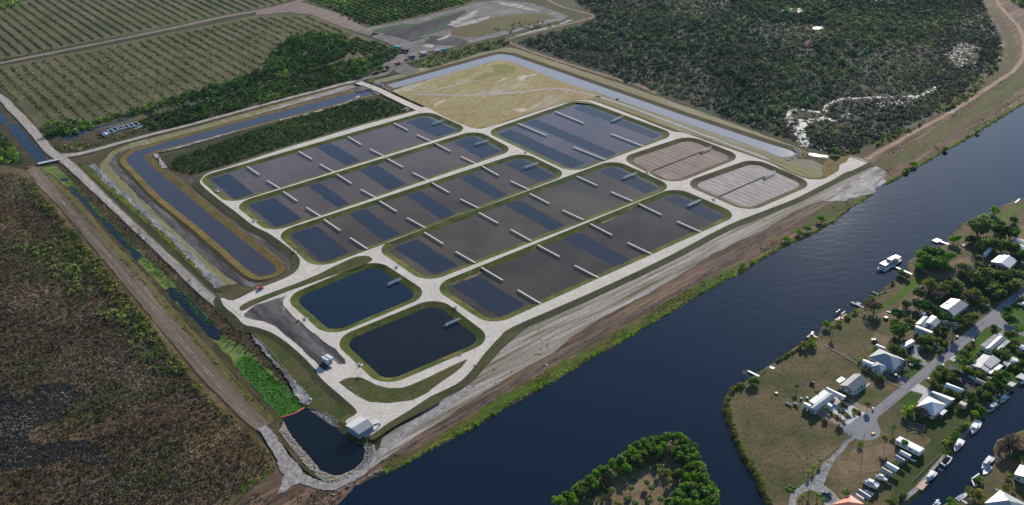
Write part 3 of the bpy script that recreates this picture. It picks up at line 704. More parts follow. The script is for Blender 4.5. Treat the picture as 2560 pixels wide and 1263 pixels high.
# ---- river side strip, bank, sandy track
sheet('river_bank', [(838, 1262), (880, 1221), (917, 1194), (973, 1177), (1040, 1144), (1107, 1107), (1173, 1074), (1280, 1008), (1413, 934), (1480, 891), (1567, 844), (1647, 796), (1747, 736), (1847, 683), (1920, 638), (1970, 610), (2020, 590), (2080, 556), (2120, 523), (2180, 486), (2140, 470), (2080, 480), (1990, 510), (1900, 560), (1780, 630), (1690, 690), (1640, 718), (1510, 788), (1427, 842), (1380, 880), (1280, 935), (1073, 1069), (973, 1135), (880, 1205), (850, 1225), (830, 1240)], 0.3, M['brownB'], jit=0.6, step=6, skirt=(1.2, 0.3))
ribbon('river_bank_grass', [(960, 1172), (1107, 1092), (1280, 990), (1413, 917), (1567, 828), (1747, 722), (1847, 668)], [3, 6, 9, 8, 8, 8, 6], 0.36, gmat('patchy_green_bank', [(0.3, (0.11, 0.085, 0.04)), (0.5, (0.08, 0.10, 0.025)), (0.7, (0.07, 0.12, 0.02))], 0.04, ang=ANG_A, stretch=3, fscale=0.5, contrast=(0.4, 1.4), fine=1), jit=1.6, step=3)
sheet('river_bank_grass', [(2020, 545), (2060, 515), (2110, 500), (2150, 495), (2130, 512), (2080, 545), (2040, 565), (2010, 570)], 0.37, M['grassG'], jit=1.5, step=4)
ribbon('bank_terrace_edge', [(1000, 1130), (1140, 1050), (1280, 962), (1400, 893), (1480, 842), (1640, 760), (1760, 690), (1900, 600), (2010, 535), (2070, 500)], 1.3, 0.39, M['soil'], jit=0.5, step=3)
sheet('sandy_track', [(1150, 952), (1190, 937), (1227, 903), (1273, 853), (1323, 812), (1480, 746), (1613, 672), (1713, 626), (1813, 579), (1920, 536), (2000, 500), (2080, 462), (2170, 420), (2187, 415), (2213, 428), (2207, 452), (2180, 468), (2150, 480), (2100, 482), (2060, 500), (1990, 528), (1920, 570), (1847, 603), (1780, 636), (1697, 690), (1647, 720), (1513, 790), (1427, 844), (1380, 884), (1280, 937), (1180, 1002), (1073, 1071), (973, 1137), (930, 1170), (880, 1206), (830, 1226), (790, 1220), (745, 1202), (720, 1180), (712, 1150), (735, 1165), (770, 1195), (815, 1211), (845, 1209), (880, 1192), (925, 1160), (945, 1130), (960, 1085), (1023, 1054), (1107, 1000), (1100, 980)], 0.42, M['sandA'], jit=0.6, step=5)
sheet('white_sand_flat', [(2045, 500), (2090, 478), (2130, 450), (2170, 430), (2190, 416), (2213, 428), (2207, 446), (2215, 456), (2187, 470), (2180, 482), (2150, 490), (2110, 502), (2075, 505)], 0.5, M['sandB'], jit=1.2, step=4, skirt=(1, 0.4))
ribbon('sand_track', [(655, 1066), (680, 1100), (705, 1140), (722, 1168), (750, 1193), (790, 1210), (830, 1216), (870, 1200), (905, 1178), (935, 1150), (975, 1110), (1040, 1060), (1120, 1008), (1180, 965)], [5, 5.5, 6, 9, 6, 5, 5, 5, 5, 5, 5, 5, 5, 4], 0.48, M['wsand'], jit=0.4)
sheet('sand_fan', [(715, 1150), (740, 1185), (765, 1205), (730, 1212), (705, 1232), (690, 1235), (700, 1215), (708, 1190)], 0.46, M['wsand'], jit=1.0, step=3)

# ---- the pond plateau
RZ = 1.3
ponds = {
 1: [(514, 448), (1067, 287), (1154, 326), (580, 504)],
 2: [(606, 514), (1187, 336), (1266, 378), (683, 575)],
 3: [(711, 587), (1305, 392), (1400, 439), (798, 664)],
 4: [(960, 623), (1534, 411), (1662, 470), (1070, 698)],
 5: [(1105, 721), (1689, 481), (1824, 540), (1232, 804)],
 6: [(1232, 333), (1450, 257), (1670, 339), (1432, 427)],
 7: [(1572, 400), (1722, 350), (1833, 394), (1680, 455)],
 8: [(1730, 463), (1885, 408), (2010, 462), (1868, 523)],
 9: [(735, 748), (935, 664), (1050, 740), (830, 832)],
 10: [(858, 855), (1088, 760), (1207, 852), (965, 955)]}
outer = z5([(1500, 95), (1560, 36), (1700, -6)]) + [(700, 375), (800, 345), (900, 315), (1000, 288), (1035, 278), (1050, 272), (1067, 268), (1107, 290), (1160, 313), (1193, 322), (1220, 318), (1280, 300), (1380, 267), (1440, 252), (1477, 252), (1513, 263), (1600, 296), (1680, 328), (1713, 333), (1780, 357), (1920, 405), (1960, 426), (1998, 441), (2023, 448), (2055, 448), (2074, 440), (2097, 426), (2099, 413), (2117, 404), (2127, 393), (2168, 404), (2158, 413), (2131, 426), (2112, 432), (2087, 447), (2041, 470), (1998, 492), (1960, 508), (1913, 526), (1813, 566), (1680, 636), (1547, 700), (1413, 760), (1280, 818), (1250, 842), (1222, 872), (1205, 892), (1190, 912), (1153, 952), (1107, 977), (1075, 992), (1023, 1026), (970, 1058), (918, 1092), (890, 1075), (863, 1053), (893, 1032), (870, 1005), (820, 962), (797, 939), (787, 922), (745, 880), (707, 849), (675, 830), (640, 818), (610, 811), (590, 790), (560, 765), (553, 744), (583, 751), (640, 724), (707, 698), (740, 678), (750, 654), (740, 634), (707, 608), (673, 584), (633, 564), (587, 528), (550, 501), (510, 468)]
ow = catmull(world_poly(outer, RZ), 3)
holes = []
water_polys = {}
for k, q in ponds.items():
    wz = 0.1
    wp = fillet(world_poly(q, wz), 9 if k not in (7, 8) else 9)
    water_polys[k] = wp
    op = offset(wp, {9: 5.2, 10: 5.2, 7: 5.8, 8: 5.8}.get(k, 5.3))
    for p in op: p.z = RZ
    holes.append(op)
    wj = [p + Vector((rnd.uniform(-.35, .35), rnd.uniform(-.35, .35), 0)) for p in resample(wp, 4)]
    oj = []
    mid = []
    n = len(wp)
    ring('pond_bank', offset(wp, -0.5), op, M['bank'] if k not in (7, 8) else M['bankD'])
    mat = {1: W_POND[0], 2: W_POND[1], 3: W_POND[2], 4: W_POND[3], 5: W_POND[4], 6: W_POND[5], 7: M['bed'], 8: M['bedW'], 9: W_DEEP, 10: W_DARK}[k]
    wj2 = jitter(resample(wp, 4), 0.35)
    for p in wj2: p.z = wz + 0.06
    link_o = link('pond_water' if k not in (7, 8) else 'drained_pond_bed', flat_mesh('pond_water', [wj2], mat)); tag(link_o, kind='structure')
me_o = link('pond_roads', flat_mesh('pond_roads', [ow] + holes, M['shell'], skirt=(6.0, 1.0), smat=M['grassD'])); tag(me_o, 'pale shell service roads running round the ponds', kind='structure')
# deeper trenches crossing the ponds
def lerp2(a, b, t): return (a[0] + (b[0] - a[0]) * t, a[1] + (b[1] - a[1]) * t)
bands = {1: [(.015, .10), (.50, .565), (.90, .985)], 2: [(.02, .13), (.50, .575), (.28, .33), (.90, .985)], 3: [(.02, .13), (.27, .34), (.51, .57), (.735, .785), (.92, .985)], 4: [(.035, .135), (.525, .585), (.93, .985)], 5: [(.035, .145), (.52, .585), (.94, .985)], 6: [(.02, .17), (.36, .48), (.88, .98)]}
for k, bs_ in bands.items():
    q = ponds[k]
    W_BAND = W_TRENCH
    for (t0, t1) in bs_:
        a0, a1 = lerp2(q[0], q[1], t0), lerp2(q[0], q[1], t1)
        b0, b1 = lerp2(q[3], q[2], t0), lerp2(q[3], q[2], t1)
        e = .015 if 0.2 < t0 < 0.8 else .045
        w4 = world_poly([lerp2(a0, b0, e), lerp2(a1, b1, e), lerp2(a1, b1, 1 - e), lerp2(a0, b0, 1 - e)], 0.2)
        w4 = jitter(resample(fillet(w4, 1.5), 3), 0.45)
        tag(link('deep_trench_water', flat_mesh('deep_trench_water', [w4], W_BAND)), kind='structure')
# sand spits on the margin of the southernmost planted pond
for pl in ([(1155, 699), (1165, 694), (1178, 690), (1200, 680), (1208, 681), (1190, 691), (1172, 699), (1160, 702)], [(1500, 557), (1520, 548), (1548, 533), (1555, 534), (1530, 549), (1508, 560)], [(1106, 727), (1110, 717), (1150, 700), (1150, 703), (1112, 720)], [(1123, 735), (1135, 744), (1131, 744)], [(1152, 752), (1170, 762), (1182, 773), (1176, 770), (1160, 759)]):
    sheet('sand_spit', pl, 0.3, M['sandL'], jit=0.4, step=2)
# roads leading off
ribbon('west_service_road', [(-90, 190), (0, 243), (30, 272), (64, 306), (97, 344), (125, 378), (172, 410), (240, 475), (333, 564), (430, 655), (500, 722), (560, 772), (620, 815)], [7, 7, 7.5, 8, 8, 8, 7, 5.5, 5.2, 5.2, 5.5, 6, 7], 0.5, M['shell2'], jit=0.25, sk=(1.6, 0.42, M['brownW']))
ribbon('north_service_road', [(150, 390), (190, 386), (240, 374), (300, 357), (383, 335), (467, 314), (640, 267), (780, 230), (860, 209), (905, 200)], [9, 7, 6, 5.5, 5, 5, 5, 5.5, 6, 7], 0.52, M['shell2'], jit=0.3, sk=(1.6, 0.42, M['bankD']))
ribbon('north_service_road', [(895, 206), (930, 218), (957, 230), (1000, 251), (1035, 267), (1056, 276)], [8, 7, 7, 7.5, 8, 8], RZ + .02, M['shell'], jit=0.15, sk=(3.5, 1.25, M['bankD']))
ribbon('north_service_road', [(890, 203), (915, 196), (950, 188), (975, 176), (985, 165), (1000, 152), (1030, 140)], [7, 7, 7, 8, 14, 22, 30], 0.54, M['soilG'], jit=0.8)
sheet('road_apron', [(957, 165), (985, 155), (1010, 150), (1025, 165), (1050, 175), (1020, 186), (990, 182), (985, 172)], 0.3, M['soilG'], jit=0.8, step=5)
sheet('grass_verge', [(918, 202), (925, 195), (960, 188), (990, 180), (994, 182), (960, 192), (938, 198), (934, 207), (922, 207)], 0.6, M['grassD'], jit=0.4, step=4)
sheet('bare_verge', [(934, 207), (938, 200), (1000, 185), (1050, 170), (1150, 142), (1220, 124), (1262, 118), (1290, 122), (1330, 135), (1600, 226), (1760, 282), (1900, 334), (1975, 362), (1990, 368), (1975, 375), (1900, 345), (1700, 278), (1480, 204), (1290, 138), (1258, 134), (1225, 137), (975, 207), (945, 214)], 0.1, M['yellowA'], jit=0.6, step=6)
# fields inside the compound
sheet('fallow_field', [(985, 228), (1010, 218), (1250, 150), (1285, 158), (1350, 185), (1480, 232), (1500, 245), (1470, 246), (1430, 250), (1380, 264), (1280, 296), (1220, 316), (1193, 320), (1165, 312), (1110, 290), (1070, 267), (1030, 250)], RZ - .05, M['field'], jit=0.4, step=6, grow=1.5)
for pl in ([(1030, 236), (1180, 238), (1280, 232), (1370, 223), (1420, 225), (1500, 244)], [(1060, 232), (1110, 220), (1180, 202), (1240, 186)], [(1490, 240), (1560, 262), (1660, 300), (1780, 345), (1920, 398)]):
    ribbon('field_track', pl, 3.5, RZ + .02, M['track'], jit=0.4)
sheet('green_patch', [(1228, 163), (1262, 160), (1290, 170), (1285, 182), (1240, 187), (1180, 203), (1190, 196), (1240, 178)], RZ + .04, gmat('sparse_green', [(0.3, (0.16, 0.17, 0.06)), (0.7, (0.23, 0.22, 0.1))], 0.1, fscale=.3), jit=0.8, step=5)
sheet('verge_fill', [(1400, 232), (1480, 226), (1560, 255), (1580, 285), (1500, 262), (1440, 256)], RZ - .16, M['yellowA'])
sheet('east_verge', [(1480, 235), (1560, 258), (1700, 304), (1860, 360), (1950, 394), (1990, 398), (2030, 402), (2062, 420), (2058, 436), (2040, 445), (2015, 444), (1985, 434), (1900, 398), (1780, 350), (1700, 326), (1600, 290), (1510, 258), (1490, 245)], RZ - .09, M['yellowA'], jit=0.5, step=6, grow=1.5)
ribbon('verge_grass', [(1480, 252), (1513, 260), (1600, 292), (1690, 327), (1780, 354), (1920, 403), (1998, 438), (2035, 446), (2060, 443)], 2.0, RZ - .02, M['bankB'], jit=0.3)
sheet('verge_grass', [(2062, 445), (2058, 425), (2062, 410), (2072, 398), (2080, 391), (2125, 393), (2115, 403), (2098, 412), (2096, 425), (2074, 439)], RZ - .06, M['bankB'], jit=0.4, step=4, grow=1.0)
sheet('turning_circle_rim', [(1960, 392), (1980, 390), (1988, 382), (1984, 372), (2000, 374), (2008, 386), (1998, 396), (1975, 401)], 0.9, M['rockbase'], jit=0.4, step=3)
sheet('grass_island', [(600, 766), (640, 746), (707, 721), (790, 688), (873, 648), (907, 639), (927, 643), (930, 651), (900, 667), (820, 693), (740, 721), (640, 760), (607, 777)], RZ + 0.05, M['grassG'], smooth=3, jit=0.3, step=4)
sheet('grass_slope', [(553, 744), (583, 751), (600, 742), (640, 724), (618, 728), (560, 735)], RZ + 0.04, M['grassD'], jit=0.3, step=4)
sheet('soil_yard', [(610, 785), (640, 762), (700, 744), (716, 738), (709, 748), (708, 760), (723, 780), (767, 820), (800, 846), (838, 872), (862, 899), (862, 910), (846, 911), (836, 903), (822, 902), (815, 912), (832, 920), (820, 928), (803, 920), (783, 899), (740, 859), (717, 842), (690, 816), (660, 803), (640, 800), (612, 792)], RZ + 0.05, M['soil'], jit=0.5, step=3)
sheet('grass_island', [(847, 955), (860, 948), (873, 944), (903, 944), (922, 952), (940, 962), (973, 970), (1007, 969), (1040, 957), (1073, 942), (1140, 910), (1168, 898), (1165, 904), (1153, 919), (1130, 937), (1107, 952), (1067, 982), (1033, 1000), (973, 1008), (923, 1005), (893, 990)], RZ + 0.05, M['grassG'], jit=0.25, step=4)
sheet('grass_island', [(919, 1094), (930, 1101), (940, 1097), (1007, 1053), (1060, 1028), (1103, 1003), (1103, 995), (1094, 990), (1080, 992), (1023, 1027)], RZ + 0.05, M['grassD'], jit=0.25, step=4)
sheet('grass_slope', [(1155, 951), (1190, 938), (1225, 906), (1260, 866), (1290, 840), (1323, 814), (1480, 747), (1613, 673), (1713, 627), (1813, 580), (1920, 537), (2000, 500), (2080, 462), (2170, 420), (2190, 415), (2168, 405), (2158, 414), (2131, 427), (2112, 433), (2087, 448), (2041, 471), (1998, 493), (1960, 509), (1913, 527), (1813, 567), (1680, 637), (1547, 701), (1413, 761), (1283, 818), (1255, 842), (1225, 874), (1200, 905)], 0.62, M['grassD'], jit=0.3, step=5)
sheet('grass_slope', [(612, 815), (640, 822), (675, 835), (707, 853), (745, 885), (785, 925), (797, 942), (820, 966), (870, 1008), (890, 1032), (863, 1054), (850, 1058), (820, 1036), (793, 1026), (767, 1018), (770, 1000), (735, 960), (690, 905), (640, 850)], 0.6, M['grassG'], jit=0.3, step=5)
ribbon('drain', [(630, 838), (665, 880), (705, 925), (745, 975), (762, 1000), (775, 1008)], [2, 2, 2, 2, 6, 4], 0.66, M['drain'], jit=0.8, step=2)
sheet('bank_grass', [(763, 1006), (780, 1012), (793, 1025), (767, 1020), (756, 1010)], 0.68, M['grassG'], jit=0.5, step=3)

# ---- the L-shaped canal zone
sheet('compound_ground', [(160, 402), (213, 388), (300, 364), (467, 319), (640, 271), (780, 234), (900, 204), (940, 226), (1000, 255), (1035, 274), (1045, 276), (900, 318), (700, 378), (560, 418), (505, 448), (515, 470), (560, 508), (640, 566), (710, 608), (745, 640), (748, 662), (740, 678), (700, 700), (640, 722), (560, 738), (500, 690), (400, 585), (300, 500), (205, 412)], 0.08, M['bankD'])
sheet('verge', z5([(620, 0), (900, 250), (1180, 480), (1400, 700), (1560, 850), (1650, 900), (1600, 840), (1430, 665), (1200, 445), (970, 235), (800, 95), (700, -10), (620, -40)]), 0.14, M['verge'], jit=0.7, step=4)
sheet('yellow_strip', z5([(750, -10), (800, 60), (970, 220), (1200, 430), (1430, 650), (1600, 820), (1660, 880), (1760, 870), (1810, 860), (1600, 680), (1330, 420), (960, 100), (850, 0)]) + [(272, 410), (300, 385), (350, 366), (500, 328), (640, 287), (780, 249), (860, 228), (905, 212), (895, 208), (800, 232), (640, 276), (467, 324), (330, 357), (280, 378), (248, 412)], 0.12, M['yellowG'], jit=0.6, step=5)
ribbon('drain', z5([(690, -30), (730, 10), (800, 92), (970, 230), (1200, 440), (1430, 660), (1600, 835), (1660, 890)]), [4, 5, 5, 5, 4, 4, 5, 7], 0.18, M['drain'], jit=1.1, step=3)
ribbon('drain', [(640, 285), (700, 268), (780, 245), (870, 218), (900, 211)], [2, 4, 6, 9, 3], 0.2, M['sandB'], jit=1.0, step=4)
ribbon('soil_band', [(905, 219), (800, 246), (640, 292), (500, 330), (350, 368), (305, 382), (285, 398), (295, 425), (340, 470), (440, 565), (540, 655), (600, 700), (650, 712), (700, 700), (725, 680), (722, 655), (690, 625), (600, 558), (500, 468), (470, 440)], [3, 3, 4, 4, 5, 5, 5, 6, 7, 7, 7, 8, 7, 6, 6, 6, 6, 6, 6, 5], 0.2, M['soil'], jit=0.8, step=4)
lcan = [(923, 223), (940, 233), (640, 313), (500, 350), (388, 378), (367, 388), (360, 393), (367, 402), (393, 428), (447, 471), (540, 548), (633, 621), (660, 643), (683, 661), (692, 676), (683, 684), (663, 690), (640, 689), (600, 658), (500, 571), (400, 491), (333, 421), (320, 410), (316, 397), (333, 382), (367, 370), (640, 295)]
lw = jitter(resample(catmull(world_poly(lcan, 0.3), 3), 5), 0.25)
for p in lw: p.z = 0.3
lo_ = offset(lw, 5.0)
for p in lo_: p.z = 0.75
lo2 = offset(lw, 8.0)
for p in lo2: p.z = 0.15
tag(link('canal_water', flat_mesh('canal_water', [lw], W_LCAN)), kind='structure')
ring('canal_bank', lw, lo_, M['bankB'])
ring('canal_bank', lo_, lo2, M['bankD'])
sheet('canal_head_wall_apron', [(888, 226), (905, 217), (925, 218), (944, 232), (950, 238), (938, 236), (923, 224), (895, 230)], 0.8, M['rockbase'])
fcan = [(958, 215), (1227, 140), (1245, 136), (1260, 136), (1280, 139), (1493, 213), (1713, 290), (1920, 359), (1975, 376), (1989, 383), (1983, 390), (1953, 397), (1920, 385), (1780, 333), (1547, 253), (1347, 187), (1280, 157), (1262, 151), (1245, 152), (1007, 215), (973, 223)]
fw = jitter(resample(world_poly(fcan, 0.3), 6), 0.2)
for p in fw: p.z = 0.3
fo = offset(fw, 6.5)
for p in fo: p.z = 1.0
fo2 = offset(fw, 9.5)
for p in fo2: p.z = 0.3
tag(link('canal_water', flat_mesh('canal_water', [fw], W_FCAN)), kind='structure')
ring('canal_bank', fw, fo, M['bankD'])
ring('canal_bank', fo, fo2, M['bankB'])
sheet('weedy_plot', [(385, 405), (420, 385), (520, 352), (640, 318), (780, 285), (900, 245), (950, 236), (1000, 255), (1030, 272), (1000, 286), (860, 325), (700, 372), (560, 415), (500, 432), (480, 440), (440, 425), (415, 410)], 0.24, M['wild'], jit=1.0, step=6)
ribbon('sandy_edge', [(1035, 277), (900, 318), (760, 357), (640, 395), (560, 417)], 2.0, 0.9, M['sandL'], jit=0.4)
for pl, wd in (([(385, 385), (400, 400), (412, 420)], 3), ([(405, 380), (470, 362), (530, 345), (600, 325)], 2.2), ([(700, 300), (770, 285), (850, 262), (900, 240)], 2.0), ([(1008, 276), (1030, 268), (1045, 275)], 6)):
    ribbon('sand_streak', pl, wd, 0.8, M['sandB'], jit=1.2, step=2.5)
# lily pond and grove strip in the north west
sheet('creek', [(150, 345), (165, 335), (230, 320), (290, 305), (330, 290), (320, 300), (270, 315), (220, 330), (190, 345), (160, 350)], 0.1, W_CANAL, jit=0.6, step=4)
sheet('creek_bank', [(170, 350), (230, 328), (300, 312), (380, 292), (400, 300), (340, 330), (240, 358), (180, 372), (140, 366), (130, 350)], 0.08, M['brownW'], jit=0.6, step=4)

# ---- housing land: streets, drives, lawns, beds
NZ = LZ
road = [(2640, 640), (2560, 711), (2490, 770), (2455, 797), (2413, 832), (2376, 864), (2360, 879), (2315, 914), (2278, 946), (2255, 963), (2200, 1008), (2180, 1025)]
circ = P(2153, 1071.5, NZ + .06); cr_ = 9.4
road_w = world_poly(road, NZ + .06)
cpts = [circ + Vector((cr_ * math.cos(t), cr_ * math.sin(t), 0)) for t in [R(100 + i * 14) for i in range(22)]]
back = world_poly([(2192, 1048), (2199, 1040), (2230, 1015), (2276, 977), (2320, 941), (2395, 880), (2463, 821), (2472, 816), (2482, 815), (2500, 820), (2522, 829), (2560, 840), (2680, 885), (2700, 870), (2560, 831), (2522, 811), (2512, 802), (2503, 793), (2501, 786), (2504, 780), (2560, 738), (2700, 620)], NZ + .06)
sheet('street', [p for p in road_w] + cpts[:20] + back, NZ + .06, M['asphalt'], world=True)
CRK = gmat('street_crack', [(0.3, (0.10, 0.10, 0.105)), (0.7, (0.15, 0.15, 0.15))], 0.3)
ribbon('street_crack', [(2200, 1030), (2225, 1012), (2262, 985), (2270, 972), (2290, 955), (2330, 928), (2345, 908), (2360, 895), (2385, 868), (2400, 862)], 0.22, NZ + .09, CRK, jit=0.12, step=1.5)
ribbon('street_crack', [(2378, 866), (2420, 842), (2452, 812), (2470, 806)], 0.2, NZ + .09, CRK, jit=0.12, step=1.5)
def nsheet(name, pts, dz, mat, **k): return sheet(name, pts, NZ + dz, mat, **k)
# broad tints of the lots
nsheet('lawn', [(2240, 985), (2276, 978), (2306, 990), (2300, 1005), (2280, 1015), (2258, 1010), (2245, 1000)], .03, M['lawnG'], jit=.3, step=3)
nsheet('lawn', [(2395, 882), (2463, 822), (2482, 817), (2522, 830), (2700, 880), (2700, 960), (2556, 945), (2470, 985), (2430, 960), (2400, 930), (2375, 905)], .02, M['lawnG'], jit=.3, step=4)
nsheet('lawn', [(2504, 782), (2560, 740), (2700, 640), (2700, 860), (2560, 829), (2522, 809), (2503, 793)], .02, M['lawnG'], jit=.3, step=4)
nsheet('lawn', [(2250, 942), (2262, 920), (2285, 905), (2312, 915), (2277, 944)], .03, M['lawnG'], jit=.3, step=3)
nsheet('long_grass_lawn', [(2330, 1010), (2400, 1000), (2450, 1040), (2430, 1070), (2360, 1130), (2300, 1215), (2262, 1250), (2215, 1290), (2240, 1200), (2270, 1150), (2330, 1100), (2280, 1060)], .025, gmat('long_green_grass', [(0.3, (0.04, 0.055, 0.02)), (0.6, (0.065, 0.075, 0.03)), (0.8, (0.10, 0.085, 0.05))], .04, fscale=.5), jit=.5, step=4)  # long grass, darker and greener than the lawn around it
nsheet('bright_lawn', [(2183, 790), (2200, 765), (2240, 738), (2275, 700), (2330, 690), (2300, 715), (2250, 745), (2205, 775)], .03, gmat('bright_grass', [(0.3, (0.05, 0.10, 0.015)), (0.7, (0.09, 0.17, 0.02))], .08, fscale=.6), jit=1, step=3)
nsheet('bright_lawn', [(2470, 560), (2490, 540), (2540, 515), (2560, 512), (2530, 540), (2490, 570)], .03, gmat('fresh_grass', [(0.3, (0.06, 0.11, 0.02)), (0.7, (0.12, 0.14, 0.05))], .05, fscale=.6), jit=1.5, step=3)
for pl in ([(2180, 800), (2230, 770), (2290, 735), (2330, 720), (2300, 760), (2240, 800)], [(2300, 690), (2350, 660), (2420, 640), (2430, 665), (2390, 690), (2330, 705)], [(2480, 590), (2560, 560), (2600, 580), (2540, 610)], [(2180, 830), (2240, 840), (2230, 870), (2180, 855)], [(2145, 1120), (2230, 1110), (2250, 1140), (2200, 1170), (2120, 1190), (2110, 1160)]):
    nsheet('sandy_patch', pl, .035, M['sandL'], jit=2.5, step=4)
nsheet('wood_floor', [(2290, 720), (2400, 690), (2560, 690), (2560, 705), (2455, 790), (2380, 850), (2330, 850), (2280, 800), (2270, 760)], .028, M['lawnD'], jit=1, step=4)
nsheet('muddy_yard', Z(2300, 840, 6.315, [(440, 490), (560, 480), (760, 620), (1060, 800), (1100, 900), (950, 990), (850, 960), (720, 850), (600, 780), (600, 650), (470, 560)]), .04, M['soil'], jit=.8, step=3)
nsheet('gravel_drive', [(2287, 905), (2278, 890), (2281, 872), (2295, 863), (2322, 862), (2350, 868), (2370, 872), (2358, 882), (2335, 875), (2310, 872), (2298, 877), (2297, 888), (2318, 906), (2313, 915)], .06, M['gravel'], smooth=3)
nsheet('concrete_drive', [(2203, 934), (2222, 918), (2238, 928), (2257, 915), (2258, 922), (2238, 934), (2258, 943), (2275, 949), (2257, 963), (2250, 955)], .06, M['gravel'])
nsheet('concrete_drive', [(2296, 959), (2330, 978), (2318, 990), (2300, 1008), (2293, 1007), (2306, 990), (2307, 985), (2276, 976)], .07, M['conc'])
nsheet('concrete_drive', [(2383, 888), (2371, 898), (2428, 922), (2432, 912)], .05, M['conc'])
nsheet('concrete_drive', [(2509, 823), (2521, 829), (2503, 842), (2490, 837)], .05, M['gravel'])
nsheet('tan_drive', [(2118, 995), (2182, 1025.5), (2166, 1037), (2102, 1000)], .05, M['drive'])
nsheet('tan_drive', [(2049, 1025), (2118, 1064), (2121, 1078), (2042, 1035)], .05, M['drive'])
nsheet('paved_garden', [(2088, 992), (2110, 1002), (2164, 1034), (2140, 1047), (2121, 1062), (2113, 1058), (2060, 1031), (2055, 1024)], .09, M['conc'])
for cx, cy, rx, ry, ro in ((2083, 1003, 7, 4.5, -.7), (2107, 1014, 14, 6, .35), (2141, 1031, 14, 7, .5), (2112, 1035, 22, 6, .62), (2089, 1042, 25, 5, .6)):
    blob('mulch_bed', cx, cy, rx, ry, NZ + .12, M['mulch'], rough=.08, rot=ro)
nsheet('patio', Z(2440, 560, 9.02, [(275, 940), (360, 890), (735, 1040), (690, 1080)]), .07, M['conc'])
nsheet('muddy_yard', [(2135, 985), (2173, 957), (2176, 960), (2139, 989)], .07, M['conc'])
# lane to the southern house
lane = [(2143, 1083), (2120, 1103), (2097, 1130), (2075, 1155)]
ribbon('lane', lane, 2.6, NZ + .05, M['gravel'], jit=.25, step=2)
ribbon('lane', [(2072, 1158), (2062, 1172), (2053, 1192), (2035, 1212), (2010, 1222), (1990, 1235), (1980, 1255), (1990, 1290)], [4, 4, 4.5, 7, 4, 3.5, 3.5, 3.5], NZ + .07, M['gravel'], jit=.1)
nsheet('gravel_drive', [(2035, 1208), (2052, 1208), (2078, 1225), (2100, 1250), (2080, 1290), (2060, 1270), (2062, 1245), (2040, 1230), (2025, 1226)], .06, M['gravel'])
sheet('lawn', [(2262, 1256), (2300, 1222), (2331, 1177), (2353, 1155), (2350, 1148), (2320, 1180), (2290, 1215), (2255, 1248)], NZ + .05, M['gravel'], jit=.3, step=3)
# ================================================================== VEGETATION
G_D = leafmat('dark_leaves', [(0.0, (0.025, 0.069, 0.018)), (0.5, (0.073, 0.154, 0.032)), (0.85, (0.152, 0.285, 0.046)), (1.0, (0.280, 0.423, 0.062))])
G_M = leafmat('mixed_marsh_leaves', [(0.0, (0.024, 0.040, 0.028)), (0.35, (0.052, 0.088, 0.056)), (0.5, (0.090, 0.100, 0.075)), (0.65, (0.120, 0.088, 0.080)), (0.8, (0.09, 0.15, 0.065)), (1.0, (0.24, 0.26, 0.11))], .42)
G_S = leafmat('dry_scrub_leaves', [(0.0, (0.055, 0.040, 0.024)), (0.25, (0.11, 0.076, 0.045)), (0.4, (0.095, 0.090, 0.042)), (0.55, (0.18, 0.138, 0.085)), (0.75, (0.33, 0.26, 0.17)), (1.0, (0.50, 0.41, 0.28))], 0.45)
G_T = leafmat('dry_twigs', [(0.0, (0.035, 0.027, 0.020)), (0.5, (0.095, 0.075, 0.060)), (1.0, (0.24, 0.20, 0.17))], 0.2)
G_B = leafmat('bright_leaves', [(0.0, (0.057, 0.130, 0.015)), (0.5, (0.135, 0.302, 0.024)), (1.0, (0.360, 0.541, 0.040))], 0.4)
G_Y = leafmat('yellowish_leaves', [(0.0, (0.062, 0.092, 0.019)), (0.5, (0.187, 0.225, 0.040)), (1.0, (0.468, 0.416, 0.079))], 0.4)
G_O = leafmat('olive_leaves', [(0.0, (0.039, 0.068, 0.020)), (0.5, (0.120, 0.166, 0.046)), (1.0, (0.312, 0.371, 0.099))])
G_G = leafmat('grey_green_leaves', [(0.0, (0.039, 0.052, 0.041)), (0.5, (0.117, 0.150, 0.115)), (1.0, (0.260, 0.312, 0.257))])
G_R = leafmat('brown_bare_crown', [(0.0, (0.056, 0.039, 0.029)), (0.5, (0.154, 0.112, 0.087)), (1.0, (0.308, 0.224, 0.174))], 0.2)
G_Y2 = leafmat('straw_leaves', [(0.0, (0.11, 0.085, 0.055)), (0.5, (0.26, 0.20, 0.13)), (1.0, (0.46, 0.37, 0.25))], 0.3)
G_C = leafmat('blue_green_leaves', [(0.0, (0.020, 0.046, 0.030)), (0.4, (0.050, 0.110, 0.062)), (0.75, (0.11, 0.19, 0.09)), (1.0, (0.20, 0.27, 0.10))], .42)
BARK = pmat('bark', (0.10, 0.075, 0.055), 0.9, 0.3, 0, 3.0, 0.1)
PBARK = pmat('palm_bark', (0.20, 0.17, 0.14), 0.9, 0.25, 0, 3.0, 0.1)

